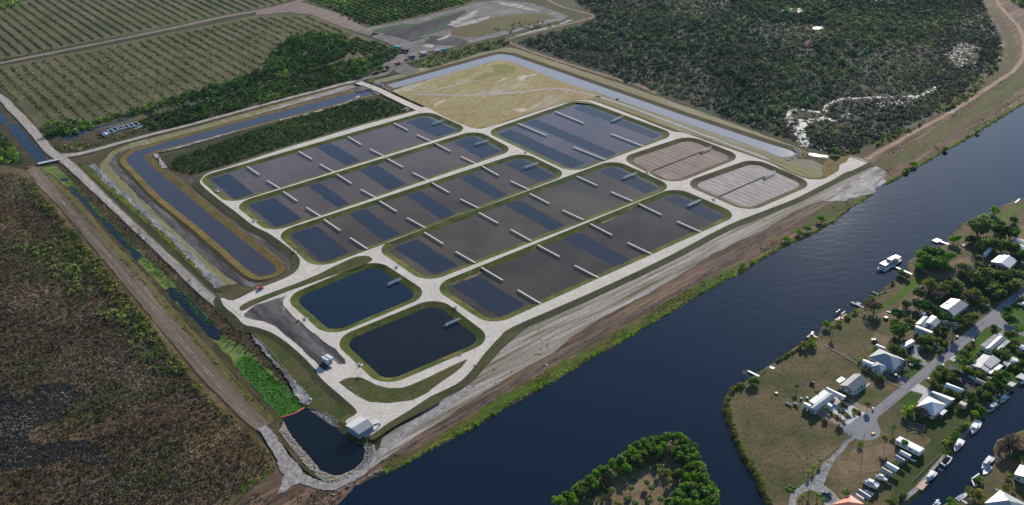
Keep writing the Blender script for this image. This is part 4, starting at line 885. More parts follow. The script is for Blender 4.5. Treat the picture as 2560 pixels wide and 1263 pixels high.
def quads_mesh(name, c, nrm, size, tint, mat, asp=0.7):
    """leaf sprays: one quad per row of c, facing nrm (numpy arrays)"""
    n = len(c)
    nrm = nrm / np.maximum(np.linalg.norm(nrm, axis=1, keepdims=True), 1e-6)
    r = nrg.normal(size=(n, 3))
    t = np.cross(nrm, r); t /= np.maximum(np.linalg.norm(t, axis=1, keepdims=True), 1e-6)
    b = np.cross(nrm, t)
    s = size[:, None]
    k = nrg.uniform(0.6, 1.2, (n, 4))
    V = np.empty((n, 4, 3))
    V[:, 0] = c - t * s * k[:, :1]
    V[:, 1] = c - b * s * asp * k[:, 1:2]
    V[:, 2] = c + t * s * k[:, 2:3]
    V[:, 3] = c + b * s * asp * k[:, 3:4]
    me = bpy.data.meshes.new(name)
    me.vertices.add(4 * n); me.loops.add(4 * n); me.polygons.add(n)
    me.vertices.foreach_set('co', V.reshape(-1).astype(np.float32))
    me.loops.foreach_set('vertex_index', np.arange(4 * n, dtype=np.int32))
    me.polygons.foreach_set('loop_start', np.arange(0, 4 * n, 4, dtype=np.int32))
    me.polygons.foreach_set('loop_total', np.full(n, 4, dtype=np.int32))
    me.update(calc_edges=True)
    at = me.attributes.new('tint', 'FLOAT', 'POINT')
    at.data.foreach_set('value', np.clip(np.repeat(tint, 4), 0, 1).astype(np.float32))
    me.materials.append(mat)
    return me
def inside(poly, x, y):
    """points in polygon, numpy"""
    px = np.array([p[0] for p in poly]); py = np.array([p[1] for p in poly])
    r = np.zeros(len(x), bool); j = len(px) - 1
    for i in range(len(px)):
        c = ((py[i] > y) != (py[j] > y)) & (x < (px[j] - px[i]) * (y - py[i]) / (py[j] - py[i] + 1e-12) + px[i])
        r ^= c; j = i
    return r
def vnoise(x, y, s, seed):
    """smooth value noise 0..1"""
    g = np.random.default_rng(seed).uniform(0, 1, (257, 257))
    u = (x * s) % 256; v = (y * s) % 256
    i = u.astype(int); j = v.astype(int); fu = u - i; fv = v - j
    fu = fu * fu * (3 - 2 * fu); fv = fv * fv * (3 - 2 * fv)
    return (g[i, j] * (1 - fu) + g[i + 1, j] * fu) * (1 - fv) + (g[i, j + 1] * (1 - fu) + g[i + 1, j + 1] * fu) * fv
def bushes(name, X, Y, Zb, Rr, H, T, q, mat, leaf=0.42, spread=0.18):
    """n bushes at X,Y with radius Rr, height H, tint T; q leaf quads each, on a lumpy dome"""
    n = len(X)
    if n == 0: return None
    u = nrg.uniform(0.02, 1, (n, q)); th = nrg.uniform(0, 2 * np.pi, (n, q))
    zc = u; rr = np.sqrt(np.maximum(1 - zc ** 2, 0))
    lump = 1 + 0.22 * np.sin(3 * th + nrg.uniform(0, 6, (n, 1))) + nrg.normal(0, 0.10, (n, q))
    rad = nrg.uniform(0.55, 1.0, (n, q)) ** 0.5
    dx = np.cos(th) * rr * lump * rad; dy = np.sin(th) * rr * lump * rad; dz = zc * lump * rad
    c = np.stack([X[:, None] + dx * Rr[:, None], Y[:, None] + dy * Rr[:, None], Zb[:, None] + dz * H[:, None]], -1).reshape(-1, 3)
    nr = np.stack([dx, dy, dz + 0.25], -1).reshape(-1, 3) + nrg.normal(0, 0.45, (n * q, 3))
    sz = (Rr[:, None] * leaf * nrg.uniform(0.6, 1.3, (n, q))).reshape(-1)
    ti = (T[:, None] + nrg.normal(0, spread, (n, q))).reshape(-1)
    return quads_mesh(name, c, nr, sz, ti, mat)
def scatter(name, px, spacing, rad, h, mat, q=22, z=0.05, tint=(0.45, 0.2), patch=(0.02, 0.0), label=None, holes=(), leaf=0.42, seed=0, cat=None, dens=None, kind='stuff', world=None):
    """ground cover over a traced area: one object that nobody could count"""
    wp = world if world else world_poly(px, z)
    xs = [p.x for p in wp]; ys = [p.y for p in wp]
    x0, x1, y0, y1 = min(xs), max(xs), min(ys), max(ys)
    nx = max(1, int((x1 - x0) / spacing)); ny = max(1, int((y1 - y0) / spacing))
    gx, gy = np.meshgrid(np.linspace(x0, x1, nx), np.linspace(y0, y1, ny))
    gx = gx.ravel() + nrg.uniform(-.55, .55, gx.size) * spacing; gy = gy.ravel() + nrg.uniform(-.55, .55, gy.size) * spacing
    k = inside(wp, gx, gy)
    for hp in holes: k &= ~inside(world_poly(hp, z), gx, gy)
    gx, gy = gx[k], gy[k]
    n1 = vnoise(gx, gy, patch[0], 5 + seed); n2 = vnoise(gx, gy, patch[0] * 3.1, 9 + seed)
    nn = 0.65 * n1 + 0.35 * n2
    k = nn > patch[1]
    if dens is not None: k &= nrg.uniform(0, 1, len(gx)) < dens(gx, gy)
    gx, gy, nn = gx[k], gy[k], nn[k]
    n = len(gx)
    big = nrg.uniform(0, 1, n) ** 2.2
    Rr = rad[0] + (rad[1] - rad[0]) * big
    H = Rr * h * nrg.uniform(0.75, 1.3, n)
    T = tint[0] + (nn - 0.5) * 1.2 + nrg.normal(0, tint[1], n)
    me = bushes(name, gx, gy, np.full(n, z), Rr, H, T, q, mat, leaf)
    if me is None: return None
    return tag(link(name, me), label, cat, kind=kind)

# marsh north east
marsh_px = [(1300, 108), (1310, 98), (1435, 70), (1495, 42), (1445, 8), (1400, -60), (2430, -60), (2462, 20), (2500, 100), (2490, 155), (2412, 226), (2322, 286), (2172, 364), (2112, 388), (2055, 376), (1945, 338), (1705, 250), (1640, 228), (1505, 178)]
marsh_pools_px = [[(1955, 285), (1975, 268), (2050, 272), (2058, 262), (2090, 245), (2200, 237), (2290, 238), (2335, 215), (2348, 218), (2300, 248), (2130, 252), (2085, 262), (2062, 285), (2090, 305), (2040, 303), (2012, 318), (2025, 350), (2035, 364), (1995, 364), (1988, 330), (2000, 308), (1965, 297)], [(2360, 145), (2400, 105), (2450, 110), (2440, 160), (2390, 170)], [(1950, 26), (1987, 18), (2024, 26), (1987, 33)], [(2028, 70), (2044, 64), (2060, 70), (2044, 76)]]
def marsh_d(x, y):
    n = vnoise(x, y, 0.012, 77)
    return np.clip((n - 0.15) * 2.6, 0.6, 1.0)
scatter('marsh_shrubs', marsh_px, 3.1, (1.3, 3.1), 0.65, G_M, q=14, patch=(0.018, 0.0), tint=(0.42, 0.2), label='dense low marsh shrubs in dark green and purple brown', holes=marsh_pools_px, dens=marsh_d)
scatter('marsh_trees', [(1300, 108), (1435, 70), (1495, 42), (1410, -40), (2300, -40), (2400, 60), (2300, 100), (2100, 150), (2160, 190), (2050, 250), (1950, 300), (1905, 320), (1705, 250), (1505, 178)], 8.0, (2.0, 5.0), 1.0, G_C, q=36, patch=(0.012, 0.40), tint=(0.42, 0.2), label='taller dark green trees and palms scattered through the marsh', seed=4, leaf=0.34)
scatter('marsh_grey_shrubs', marsh_px, 9.0, (1.6, 3.8), 0.7, G_T, q=22, patch=(0.016, 0.55), tint=(0.55, 0.2), label='leafless grey brown brush among the marsh shrubs', seed=21, leaf=0.3, holes=marsh_pools_px)
scatter('marsh_fringe', [(2080, 388), (2172, 362), (2330, 284), (2420, 224), (2492, 152), (2500, 110), (2510, 130), (2500, 165), (2430, 238), (2335, 300), (2185, 372), (2120, 392)], 4.2, (1.5, 3.4), 0.9, G_O, q=22, patch=(0.04, 0.35), label='olive shrubs along the foot of the levee')
# scrubland south west
scrub_px = [(-60, 435), (40, 432), (72, 446), (205, 605), (320, 745), (405, 850), (490, 960), (590, 1060), (680, 1148), (682, 1162), (610, 1215), (540, 1275), (-60, 1275)]
swamp_h = [[(-60, 965), (30, 985), (60, 1000), (100, 968), (190, 960), (175, 1010), (160, 1045), (70, 1080), (90, 1110), (240, 1105), (270, 1160), (120, 1160), (-60, 1175)]]
scatter('scrub_brush', scrub_px, 2.3, (0.9, 1.9), 0.65, G_S, q=14, patch=(0.026, 0.0), tint=(0.42, 0.10), label='dry brown brush with straw coloured tufts filling the south west', holes=swamp_h, leaf=0.36, seed=2)
scatter('scrub_twigs', scrub_px, 3.6, (1.1, 2.3), 0.9, G_T, q=20, patch=(0.02, 0.4), tint=(0.5, 0.25), label='grey leafless thicket among the dry brush', leaf=0.24, seed=31)
scatter('straw_tufts', [(0, 840), (150, 840), (330, 790), (420, 880), (520, 990), (560, 1060), (480, 1090), (380, 1180), (300, 1260), (-40, 1262), (60, 1190), (250, 1160), (240, 1100), (170, 1020), (200, 950), (120, 930), (-40, 960)], 1.9, (0.6, 1.3), 0.5, G_Y2, q=12, patch=(0.03, 0.52), tint=(0.3, 0.18), label='straw coloured grass tufts in the dry brush', leaf=0.4, seed=90)
scatter('scrub_olive_patches', scrub_px, 3.0, (0.9, 2.0), 0.6, G_O, q=16, patch=(0.022, 0.55), tint=(0.3, 0.15), label='olive green patches in the dry brush', leaf=0.34, seed=120, holes=swamp_h)
scatter('scrub_green_shrubs', [(-60, 430), (40, 430), (72, 446), (205, 605), (320, 745), (405, 850), (470, 935), (430, 950), (350, 900), (300, 820), (200, 760), (150, 700), (90, 640), (-60, 620)], 3.6, (1.2, 3.0), 0.9, G_O, q=26, patch=(0.03, 0.42), tint=(0.5, 0.2), label='green shrubs thickening toward the levee road', seed=8, leaf=0.34)
scatter('scrub_edge_bushes', [(84, 455), (205, 600), (320, 740), (405, 845), (490, 950), (560, 1030), (640, 1100), (628, 1105), (540, 1030), (470, 960), (380, 870), (290, 760), (170, 620), (95, 520), (60, 460)], 2.6, (1.1, 2.4), 0.95, G_Y, q=22, patch=(0.05, 0.35), tint=(0.3, 0.2), label='yellow green bushes lining the foot of the levee', seed=13, leaf=0.36)
scatter('scrub_edge_bushes', [(640, 1100), (690, 1145), (705, 1130), (712, 1150), (690, 1178), (620, 1222), (560, 1262), (590, 1228), (660, 1178), (672, 1150)], 1.9, (0.7, 1.5), 0.8, G_B, q=18, patch=(0.06, 0.3), tint=(0.35, 0.2), label='bright green grass tufts curving round the corner of the scrub', leaf=0.36)
scatter('swamp_reeds', swamp_h[0], 1.8, (0.5, 1.4), 0.8, G_S, q=12, z=0.08, patch=(0.05, 0.28), tint=(0.3, 0.15), label='reed clumps standing in the dark swamp pools', leaf=0.4)
scatter('wild_corner_trees', [(-60, 330), (10, 335), (40, 380), (55, 405), (-60, 415)], 4.5, (1.8, 3.8), 1.0, G_D, q=36, label='dark bushes west of the small canal', leaf=0.34)
# side canal banks
scatter('canal_bank_reeds', [(150, 415), (172, 428), (345, 578), (470, 697), (560, 785), (640, 850), (700, 925), (752, 990), (762, 1010), (740, 1000), (640, 893), (557, 833), (460, 728), (360, 635), (293, 565), (200, 473), (172, 440)], 1.9, (0.6, 1.4), 0.9, G_S, q=12, patch=(0.08, 0.3), tint=(0.22, 0.15), label='brown reeds and brush on the canal bank below the service road', leaf=0.36)
scatter('canal_margin_plants', [(172, 440), (200, 476), (293, 568), (360, 637), (460, 730), (557, 835), (640, 895), (700, 955), (690, 965), (635, 912), (545, 845), (450, 745), (350, 650), (285, 585), (190, 488), (160, 450)], 1.8, (0.5, 1.2), 0.7, G_B, q=12, patch=(0.08, 0.35), tint=(0.1, 0.12), label='green plants fringing the canal water', leaf=0.4, z=0.12)
scatter('canal_margin_plants', [(105, 425), (170, 490), (260, 588), (360, 702), (410, 750), (500, 850), (560, 915), (640, 1000), (690, 1040), (695, 1050), (630, 1008), (545, 915), (450, 810), (345, 697), (240, 575), (170, 500)], 1.8, (0.5, 1.2), 0.7, G_Y, q=12, patch=(0.08, 0.4), tint=(0.3, 0.15), label='yellow green weeds on the western edge of the canal', leaf=0.4, z=0.12)
scatter('verge_weeds', z5([(640, 0), (910, 240), (1190, 470), (1400, 690), (1560, 840), (1600, 840), (1420, 665), (1200, 450), (970, 235), (800, 95), (690, 0)]), 1.9, (0.5, 1.2), 0.7, G_B, q=12, patch=(0.07, 0.42), tint=(0.25, 0.2), label='bright weeds along the service road verge', leaf=0.4, z=0.15)
scatter('floating_weed', [(590, 905), (612, 892), (640, 905), (707, 964), (760, 1013), (740, 1026), (704, 1041), (692, 1025), (645, 972)], 1.4, (0.5, 0.9), 0.35, G_B, q=10, tint=(0.12, 0.12), label='bright green floating weed held back by the boom', leaf=0.45, z=0.2)
# belts and groves in the north west
scatter('tree_belt', [(100, 318), (112, 306), (210, 306), (330, 275), (440, 240), (560, 206), (640, 180), (700, 165), (760, 140), (700, 190), (640, 212), (540, 240), (430, 265), (330, 290), (290, 300), (200, 330), (160, 340), (118, 342)], 5.0, (2.2, 4.2), 1.1, G_D, q=36, z=0.1, tint=(0.25, 0.16), label='dense dark tree belt north of the creek', leaf=0.36)
scatter('tree_belt', [(340, 302), (400, 285), (520, 250), (640, 215), (760, 180), (880, 150), (970, 130), (985, 148), (955, 160), (945, 175), (900, 195), (780, 228), (640, 262), (520, 295), (400, 325), (370, 318)], 4.4, (2.0, 4.4), 1.0, G_D, q=30, z=0.1, patch=(0.02, 0.14), tint=(0.24, 0.18), label='tree belt beside the north service road', leaf=0.33, seed=3)
scatter('grove', [(660, 180), (665, 150), (700, 112), (722, 90), (760, 84), (800, 82), (860, 90), (890, 108), (870, 135), (850, 148), (800, 170), (740, 185), (680, 200)], 5.0, (2.4, 4.6), 1.1, G_D, q=36, z=0.1, tint=(0.28, 0.16), label='dense green grove in the corner of the orchard', leaf=0.33, seed=6)
scatter('creek_side_brush', [(130, 360), (150, 352), (240, 335), (300, 320), (400, 300), (420, 310), (300, 345), (200, 376), (150, 382)], 3.6, (1.0, 2.4), 0.9, G_O, q=18, z=0.1, patch=(0.04, 0.45), label='brush around the open pens by the creek', leaf=0.36)
scatter('roadside_scrub', [(1012, 152), (1060, 144), (1160, 120), (1270, 94), (1275, 112), (1200, 130), (1085, 166), (1040, 166)], 5.0, (1.5, 3.4), 0.9, G_O, q=24, z=0.2, tint=(0.4, 0.2), label='scrub strip south of the cleared ground', leaf=0.35)
scatter('corner_wood', [(-60, -40), (75, -40), (70, 2), (30, 20), (-60, 34)], 6.5, (2.5, 4.5), 1.0, G_D, q=26, label='dark wood in the far north west corner', leaf=0.35)
scatter('ditch_bushes', [(-60, 162), (0, 146), (130, 120), (132, 126), (0, 154), (-60, 170)], 4.5, (1.2, 2.8), 1.0, G_D, q=22, label='bushes along the orchard ditch', patch=(0.05, 0.45))
scatter('ditch_bushes', [(1200, 64), (1430, 48), (1440, 54), (1300, 90)], 6, (1.2, 2.8), 0.9, G_O, q=22, label='bushes along the ditch by the cleared ground', patch=(0.05, 0.45))
scatter('compound_shrubs', [(430, 400), (470, 382), (560, 352), (640, 322), (760, 290), (880, 255), (945, 246), (975, 255), (1015, 272), (1012, 280), (940, 298), (860, 322), (700, 368), (560, 412), (480, 434), (430, 420)], 2.9, (1.2, 2.3), 0.9, G_D, q=22, z=0.3, patch=(0.02, 0.0), tint=(0.22, 0.14), label='dense dark shrubs between the canal and the ponds', leaf=0.36, seed=40)
scatter('compound_brown_shrubs', [(420, 405), (470, 385), (620, 335), (600, 390), (560, 412), (480, 436), (425, 420)], 3.4, (0.9, 1.8), 0.8, G_S, q=18, z=0.3, patch=(0.04, 0.35), tint=(0.28, 0.14), label='brown brush at the west end of the shrub plot', leaf=0.36)
# orchard rows
ROWP = 11.6
def rows(name, px, z, per, step, rad, mat, dens=(0.35, 0.95), q=10, seed=0, label=None, tint=(0.4, 0.18), h=0.8, ends=2.0, cut=0.3, jrow=0.35):
    wp = world_poly(px, z)
    P0 = np.array([[p.x, p.y] for p in wp])
    a = np.array([A.x, A.y]); b = np.array([B.x, B.y])
    ua = P0 @ a; ub = P0 @ b
    GX = []; GY = []
    for s in np.arange(ua.min(), ua.max(), per):
        t = np.arange(ub.min(), ub.max(), step)
        x = a[0] * s + b[0] * t + nrg.normal(0, jrow, len(t)); y = a[1] * s + b[1] * t + nrg.normal(0, jrow, len(t))
        k = inside(wp, x, y)
        nn = 0.6 * vnoise(x, y, 0.011, 50 + seed) + 0.4 * vnoise(x, y, 0.07, 60 + seed)
        k &= nrg.uniform(0, 1, len(t)) < np.clip(dens[0] + (dens[1] - dens[0]) * (nn - cut) * 2.5, 0.02, 1)
        GX.append(x[k]); GY.append(y[k])
    x = np.concatenate(GX); y = np.concatenate(GY); n = len(x)
    Rr = nrg.uniform(rad[0], rad[1], n)
    T = tint[0] + (vnoise(x, y, 0.02, 3 + seed) - .5) * .6 + nrg.normal(0, tint[1], n)
    me = bushes(name, x, y, np.full(n, z), Rr, Rr * h, T, q, mat, 0.5)
    tag(link(name, me), label, None, kind='stuff')
rows('orchard_rows', [(-60, 30), (75, 5), (78, -60), (720, -60), (705, 6), (560, 36), (400, 66), (200, 106), (0, 145), (-60, 155)], 0.06, ROWP, 1.2, (0.9, 1.6), G_D, (0.97, 1.0), 8, 1, 'straight rows of low dark trees in the far orchard', tint=(0.28, 0.14), cut=0.1, h=0.9)
rows('orchard_rows', [(-60, 185), (200, 134), (640, 44), (780, 42), (850, 74), (880, 90), (720, 88), (660, 150), (655, 175), (560, 204), (440, 238), (330, 272), (210, 304), (105, 304), (60, 262), (0, 222), (-60, 180)], 0.06, ROWP, 1.2, (0.8, 1.7), G_O, (0.75, 1.0), 8, 2, 'patchy rows of low trees in the near orchard', tint=(0.3, 0.2), cut=0.22, jrow=0.8, h=0.85)
rows('orchard_rows', [(890, 90), (910, 96), (1005, 132), (980, 148), (880, 135), (850, 148), (860, 120)], 0.08, 7.5, 3.0, (1.6, 2.6), G_D, (0.8, 1.0), 18, 3, 'close rows of green trees beside the grove')
rows('orchard_rows', [(775, 6), (750, -60), (1240, -60), (1180, 2), (1130, 18), (1050, 38), (930, 64), (908, 60)], 0.06, 8.5, 3.0, (1.8, 3.0), G_D, (0.85, 1.0), 16, 4, 'dense rows of dark green trees north of the cleared ground')
scatter('orchard_weeds', [(-60, 190), (640, 46), (780, 44), (850, 76), (655, 175), (560, 204), (330, 272), (210, 304), (105, 304), (0, 222)], 4.0, (0.5, 1.3), 0.5, G_Y, q=8, patch=(0.03, 0.45), tint=(0.1, 0.12), label='weeds and low scrub between the orchard rows', leaf=0.5, seed=70)
# riversides
bank_line = [(960, 1179), (1000, 1166), (1040, 1143), (1107, 1106), (1173, 1073), (1280, 1007), (1347, 971), (1413, 933), (1480, 890), (1567, 843), (1647, 795), (1747, 735), (1847, 682), (1920, 637), (1970, 609), (2020, 589), (2080, 555), (2120, 522), (2180, 485)]
bank_line2 = [(2213, 461), (2253, 440), (2287, 420), (2353, 382), (2440, 332), (2503, 292), (2560, 257), (2640, 205)]
def strip_poly(line, w0, w1):
    c = [P(a, b, 0.3) for a, b in line]; L_ = []; R_ = []
    for i, p in enumerate(c):
        d = c[min(i + 1, len(c) - 1)] - c[max(i - 1, 0)]; d.normalize(); s = Vector((d.y, -d.x, 0))
        L_.append(p + s * w0); R_.append(p + s * w1)
    return L_ + R_[::-1]
for ln in (bank_line, bank_line2):
    scatter('river_bank_bushes', None, 1.15, (0.6, 1.35), 1.0, G_B, q=14, z=0.15, world=strip_poly(ln, 0.9, -1.3), patch=(0.09, 0.1), tint=(0.62, 0.2), label='bright green bushes hugging the north west river bank', leaf=0.38)
scatter('river_bank_brush', None, 1.9, (0.5, 1.1), 0.6, G_Y, q=10, z=0.35, world=strip_poly(bank_line, -1.5, -9), patch=(0.07, 0.52), tint=(0.2, 0.2), label='low weeds on the slope above the river bank', leaf=0.42)
scatter('drift_plants', Z(2050, 630, 6.314, [(900, 470), (980, 450), (1090, 520), (1050, 545), (960, 510)]), 0.9, (0.2, 0.45), 0.3, G_G, q=8, z=0.08, label='floating plants off the east bank', patch=(0.2, 0.4))
scatter('corner_bank_brush', [(840, 1256), (880, 1216), (917, 1188), (960, 1170), (935, 1172), (880, 1212), (850, 1228), (760, 1225), (700, 1245), (640, 1230), (600, 1262), (800, 1275)], 2.0, (0.5, 1.3), 0.7, G_S, q=12, z=0.3, patch=(0.08, 0.42), tint=(0.3, 0.15), label='dry brush on the corner bank by the river', leaf=0.4)
scatter('levee_brush', [(2200, 432), (2287, 390), (2353, 352), (2440, 305), (2503, 268), (2560, 232), (2560, 250), (2440, 325), (2290, 412), (2230, 442)], 2.6, (0.5, 1.3), 0.5, G_Y, q=10, z=0.36, patch=(0.05, 0.5), tint=(0.25, 0.2), label='low weeds on the levee slope beside the river')
scatter('levee_brush', [(2075, 392), (2170, 372), (2330, 298), (2430, 236), (2400, 262), (2300, 318), (2200, 362), (2120, 388)], 3.0, (0.6, 1.5), 0.6, G_Y, q=12, z=0.36, patch=(0.05, 0.5), tint=(0.55, 0.2), label='straw yellow brush along the levee track')
scatter('levee_brush', [(2170, 400), (2280, 345), (2400, 275), (2500, 205), (2540, 180), (2520, 210), (2400, 290), (2290, 355), (2190, 412)], 2.6, (0.4, 1.0), 0.6, G_R, q=10, z=0.4, patch=(0.06, 0.5), tint=(0.4, 0.2), label='brown brush south of the levee track')

for hp, seed in ((marsh_pools_px[0], 61), (marsh_pools_px[1], 62)):
    scatter('pool_side_shrubs', hp, 5.0, (0.9, 2.4), 0.7, G_M, q=16, patch=(0.05, 0.4), tint=(0.4, 0.2), label='shrubs standing between the marsh pools', leaf=0.4, seed=seed)

scatter('island_undergrowth', [(1440, 1262), (1475, 1232), (1520, 1196), (1560, 1166), (1600, 1140), (1650, 1125), (1700, 1150), (1730, 1200), (1745, 1262), (1680, 1262), (1690, 1215), (1668, 1190), (1640, 1170), (1600, 1185), (1560, 1205), (1530, 1240), (1510, 1262)], 3.0, (1.0, 2.4), 0.9, G_O, q=26, z=0.7, patch=(0.06, 0.3), tint=(0.45, 0.2), label='low undergrowth inside the ring of mangroves on the island', leaf=0.36)
scatter('field_tufts', [(1000, 232), (1250, 160), (1300, 170), (1470, 240), (1200, 305)], 5.0, (0.3, 0.8), 0.4, G_Y, q=6, z=RZ - .03, patch=(0.05, 0.5), tint=(0.5, 0.15), label='thin weed tufts over the fallow field', leaf=0.5)
scatter('slope_tufts', [(1290, 842), (1480, 752), (1613, 680), (1813, 586), (1920, 545), (1920, 565), (1780, 632), (1640, 715), (1510, 785), (1427, 842), (1280, 934), (1180, 1000), (1120, 1040), (1200, 960)], 4.2, (0.3, 0.9), 0.4, G_Y, q=8, z=0.43, patch=(0.05, 0.55), tint=(0.35, 0.2), label='weed tufts on the sandy track above the river', leaf=0.5)

east_line = [(2262, 690), (2227, 712), (2196, 739), (2158, 765), (2136, 782), (2113, 798), (2090, 803), (2060, 817), (2049, 845), (2001, 864), (1943, 905), (1913, 922), (1888, 942), (1863, 958)]
scatter('east_bank_weeds', None, 1.2, (0.4, 1.1), 0.8, G_Y, q=12, z=LZ - .3, world=strip_poly(east_line, 1.2, -2.4), patch=(0.09, 0.38), tint=(0.35, 0.22), label='weeds and low bushes along the east bank of the river', leaf=0.4)
scatter('east_bank_weeds', None, 1.4, (0.4, 1.0), 0.8, G_O, q=12, z=LZ - .3, world=strip_poly([(2560, 500), (2501, 519), (2474, 535), (2438, 543), (2403, 566), (2371, 608), (2352, 619), (2330, 625)], 1.2, -2.4), patch=(0.09, 0.4), tint=(0.45, 0.22), label='weeds on the bank above the T shaped dock', leaf=0.4)
scatter('lot_underbrush', [(2300, 700), (2340, 690), (2420, 670), (2520, 680), (2560, 690), (2560, 702), (2455, 790), (2430, 800), (2425, 765), (2380, 740), (2345, 765), (2300, 770), (2270, 760)], 2.4, (0.6, 1.6), 0.8, G_O, q=18, z=LZ, patch=(0.06, 0.5), tint=(0.4, 0.2), label='underbrush between the trees of the wooded lots', leaf=0.38)
scatter('lot_underbrush', [(2330, 950), (2350, 925), (2372, 920), (2385, 935), (2430, 980), (2470, 985), (2500, 960), (2515, 965), (2490, 992), (2455, 1030), (2430, 1050), (2400, 1000), (2345, 965)], 2.2, (0.5, 1.4), 0.8, G_O, q=18, z=LZ, patch=(0.07, 0.42), tint=(0.4, 0.2), label='underbrush round the muddy yard and the canal bank', leaf=0.38)
scatter('lawn_tufts', [(1850, 985), (1960, 910), (2070, 840), (2160, 790), (2230, 850), (2180, 900), (2060, 960), (2010, 1020), (2110, 1085), (1990, 1215), (1935, 1255), (1880, 1160), (1835, 1060)], 2.6, (0.25, 0.6), 0.3, G_Y, q=6, z=LZ, patch=(0.05, 0.5), tint=(0.2, 0.2), label='uneven tufts in the dry riverside lawn', leaf=0.5)
scatter('corner_wood', [(2510, -30), (2600, -30), (2600, 40), (2560, 18), (2535, 8), (2520, -4)], 4.5, (2, 4.5), 1, G_D, q=26, z=0.3, label='dark trees at the far top right corner', leaf=0.35)
# ================================================================== SINGLE TREES
def crown_mesh(name, mat, seed, lumps=11, q=46, flat=0.75, tint=0.42, leaf=0.30, open_=0.0):
    """unit crown: radius about 1, centred over the trunk top, several leafy masses with gaps"""
    g = np.random.default_rng(seed)
    cs = []; rs = []
    for i in range(lumps):
        t = g.uniform(0, 2 * np.pi); r = g.uniform(0.2, 0.74) if i else 0
        cs.append((r * math.cos(t), r * math.sin(t), flat * (0.75 - 0.55 * r * r + g.uniform(-.18, .18)))); rs.append(g.uniform(0.30, 0.5))
    cs = np.array(cs); rs = np.array(rs)
    n = lumps * q
    k = np.repeat(np.arange(lumps), q)
    d = g.normal(size=(n, 3)); d[:, 2] = np.abs(d[:, 2]) * 0.9 - 0.25
    d /= np.linalg.norm(d, axis=1, keepdims=True)
    c = cs[k] + d * rs[k][:, None] * g.uniform(0.6, 1.05, (n, 1))
    c[:, 2] = np.maximum(c[:, 2], g.uniform(0, .25, n))
    nr = d + g.normal(0, 0.5, (n, 3)) + np.array([0, 0, .25])
    sz = leaf * rs[k] * g.uniform(0.6, 1.3, n)
    ti = tint + (g.normal(0, 0.13, lumps))[k] + g.normal(0, 0.15, n)
    return quads_mesh(name, c, nr, sz, ti, mat)
def trunk_mesh(name, seed, mat, h=1.0, r=0.07, limbs=6):
    g = random.Random(seed); mb = MB()
    mb.tube((0, 0, -0.1), (0.02, 0.01, h * 0.5), r * 1.3, r * 0.9, 8)
    for i in range(limbs):
        t = 2 * math.pi * i / limbs + g.uniform(-.3, .3); e = g.uniform(.4, .65)
        p = (0.02, 0.01, h * g.uniform(0.35, 0.5)); q_ = (e * math.cos(t), e * math.sin(t), h * g.uniform(.75, 1.0))
        mb.tube(p, q_, r * .55, r * .2, 5)
    return mb.mesh(name, mat)
def palm_crown_mesh(name, mat, seed, n=22, L=1.0, w=0.12, tint=0.5, droop=0.9):
    g = random.Random(seed); V_ = []; F_ = []; T_ = []
    for i in range(n):
        t = 2 * math.pi * i / n + g.uniform(-.15, .15); up = g.uniform(0.1, 1.25); ln = L * g.uniform(.8, 1.1)
        d = Vector((math.cos(t), math.sin(t), 0)); s = Vector((-math.sin(t), math.cos(t), 0))
        p = Vector((0, 0, 0)); a_ = up; ti = tint + g.uniform(-.25, .3); prev = None
        for k in range(6):
            wd = w * L * (0.35 + 1.3 * math.sin(math.pi * min(k + .4, 5.6) / 6)) * 1.3
            row = [p - s * wd + Vector((0, 0, -wd * .5)), p, p + s * wd + Vector((0, 0, -wd * .5))]
            b = len(V_); V_ += [tuple(x) for x in row]; T_ += [ti - .1, ti + .15, ti - .1]
            if prev is not None: F_ += [(prev, prev + 1, b + 1, b), (prev + 1, prev + 2, b + 2, b + 1)]
            prev = b
            p = p + (d * math.cos(a_) + Vector((0, 0, math.sin(a_)))) * (ln / 5); a_ -= droop * .42
    me = bpy.data.meshes.new(name); me.from_pydata(V_, [], F_); me.update()
    at = me.attributes.new('tint', 'FLOAT', 'POINT'); at.data.foreach_set('value', np.clip(T_, 0, 1).astype(np.float32))
    me.materials.append(mat); return me
def bare_mesh(name, seed, mat, spread=1.0, depth=5):
    g = random.Random(seed); mb = MB()
    def grow(p, d, L, r, k):
        q_ = p + d * L
        mb.tube(p, q_, r, r * .65, 4, cap=False)
        if k == 0: return
        for _ in range(3 if k > 2 else 2):
            nd = (d + Vector((g.uniform(-1, 1), g.uniform(-1, 1), g.uniform(-.25, .6))) * .85).normalized()
            grow(q_, nd, L * g.uniform(.62, .8), r * .6, k - 1)
    grow(Vector((0, 0, 0)), Vector((0.1, 0, 1)).normalized(), .42 * spread, .045, depth)
    return mb.mesh(name, mat)
PALE_BARK = pmat('pale_dead_bark', (0.42, 0.41, 0.36), 0.9, 0.2, 0, 3, .1)
KIND = {}
for nm, mt, ti, lumps, q, fl, lf in (('dark', G_D, .35, 16, 50, .8, .33), ('green', G_D, .6, 15, 50, .85, .33), ('bright', G_B, .6, 11, 46, .85, .33), ('olive', G_O, .55, 15, 48, .8, .32), ('yellow', G_Y, .5, 10, 44, .8, .33), ('grey', G_G, .45, 11, 40, .8, .32), ('brown', G_R, .45, 14, 44, .8, .22), ('mangrove', G_B, .6, 12, 46, .9, .34)):
    KIND[nm] = [(crown_mesh('crown', mt, 100 + i * 7 + len(nm), lumps, q, fl, ti, lf), trunk_mesh('trunk', 30 + i, BARK)) for i in range(2)]
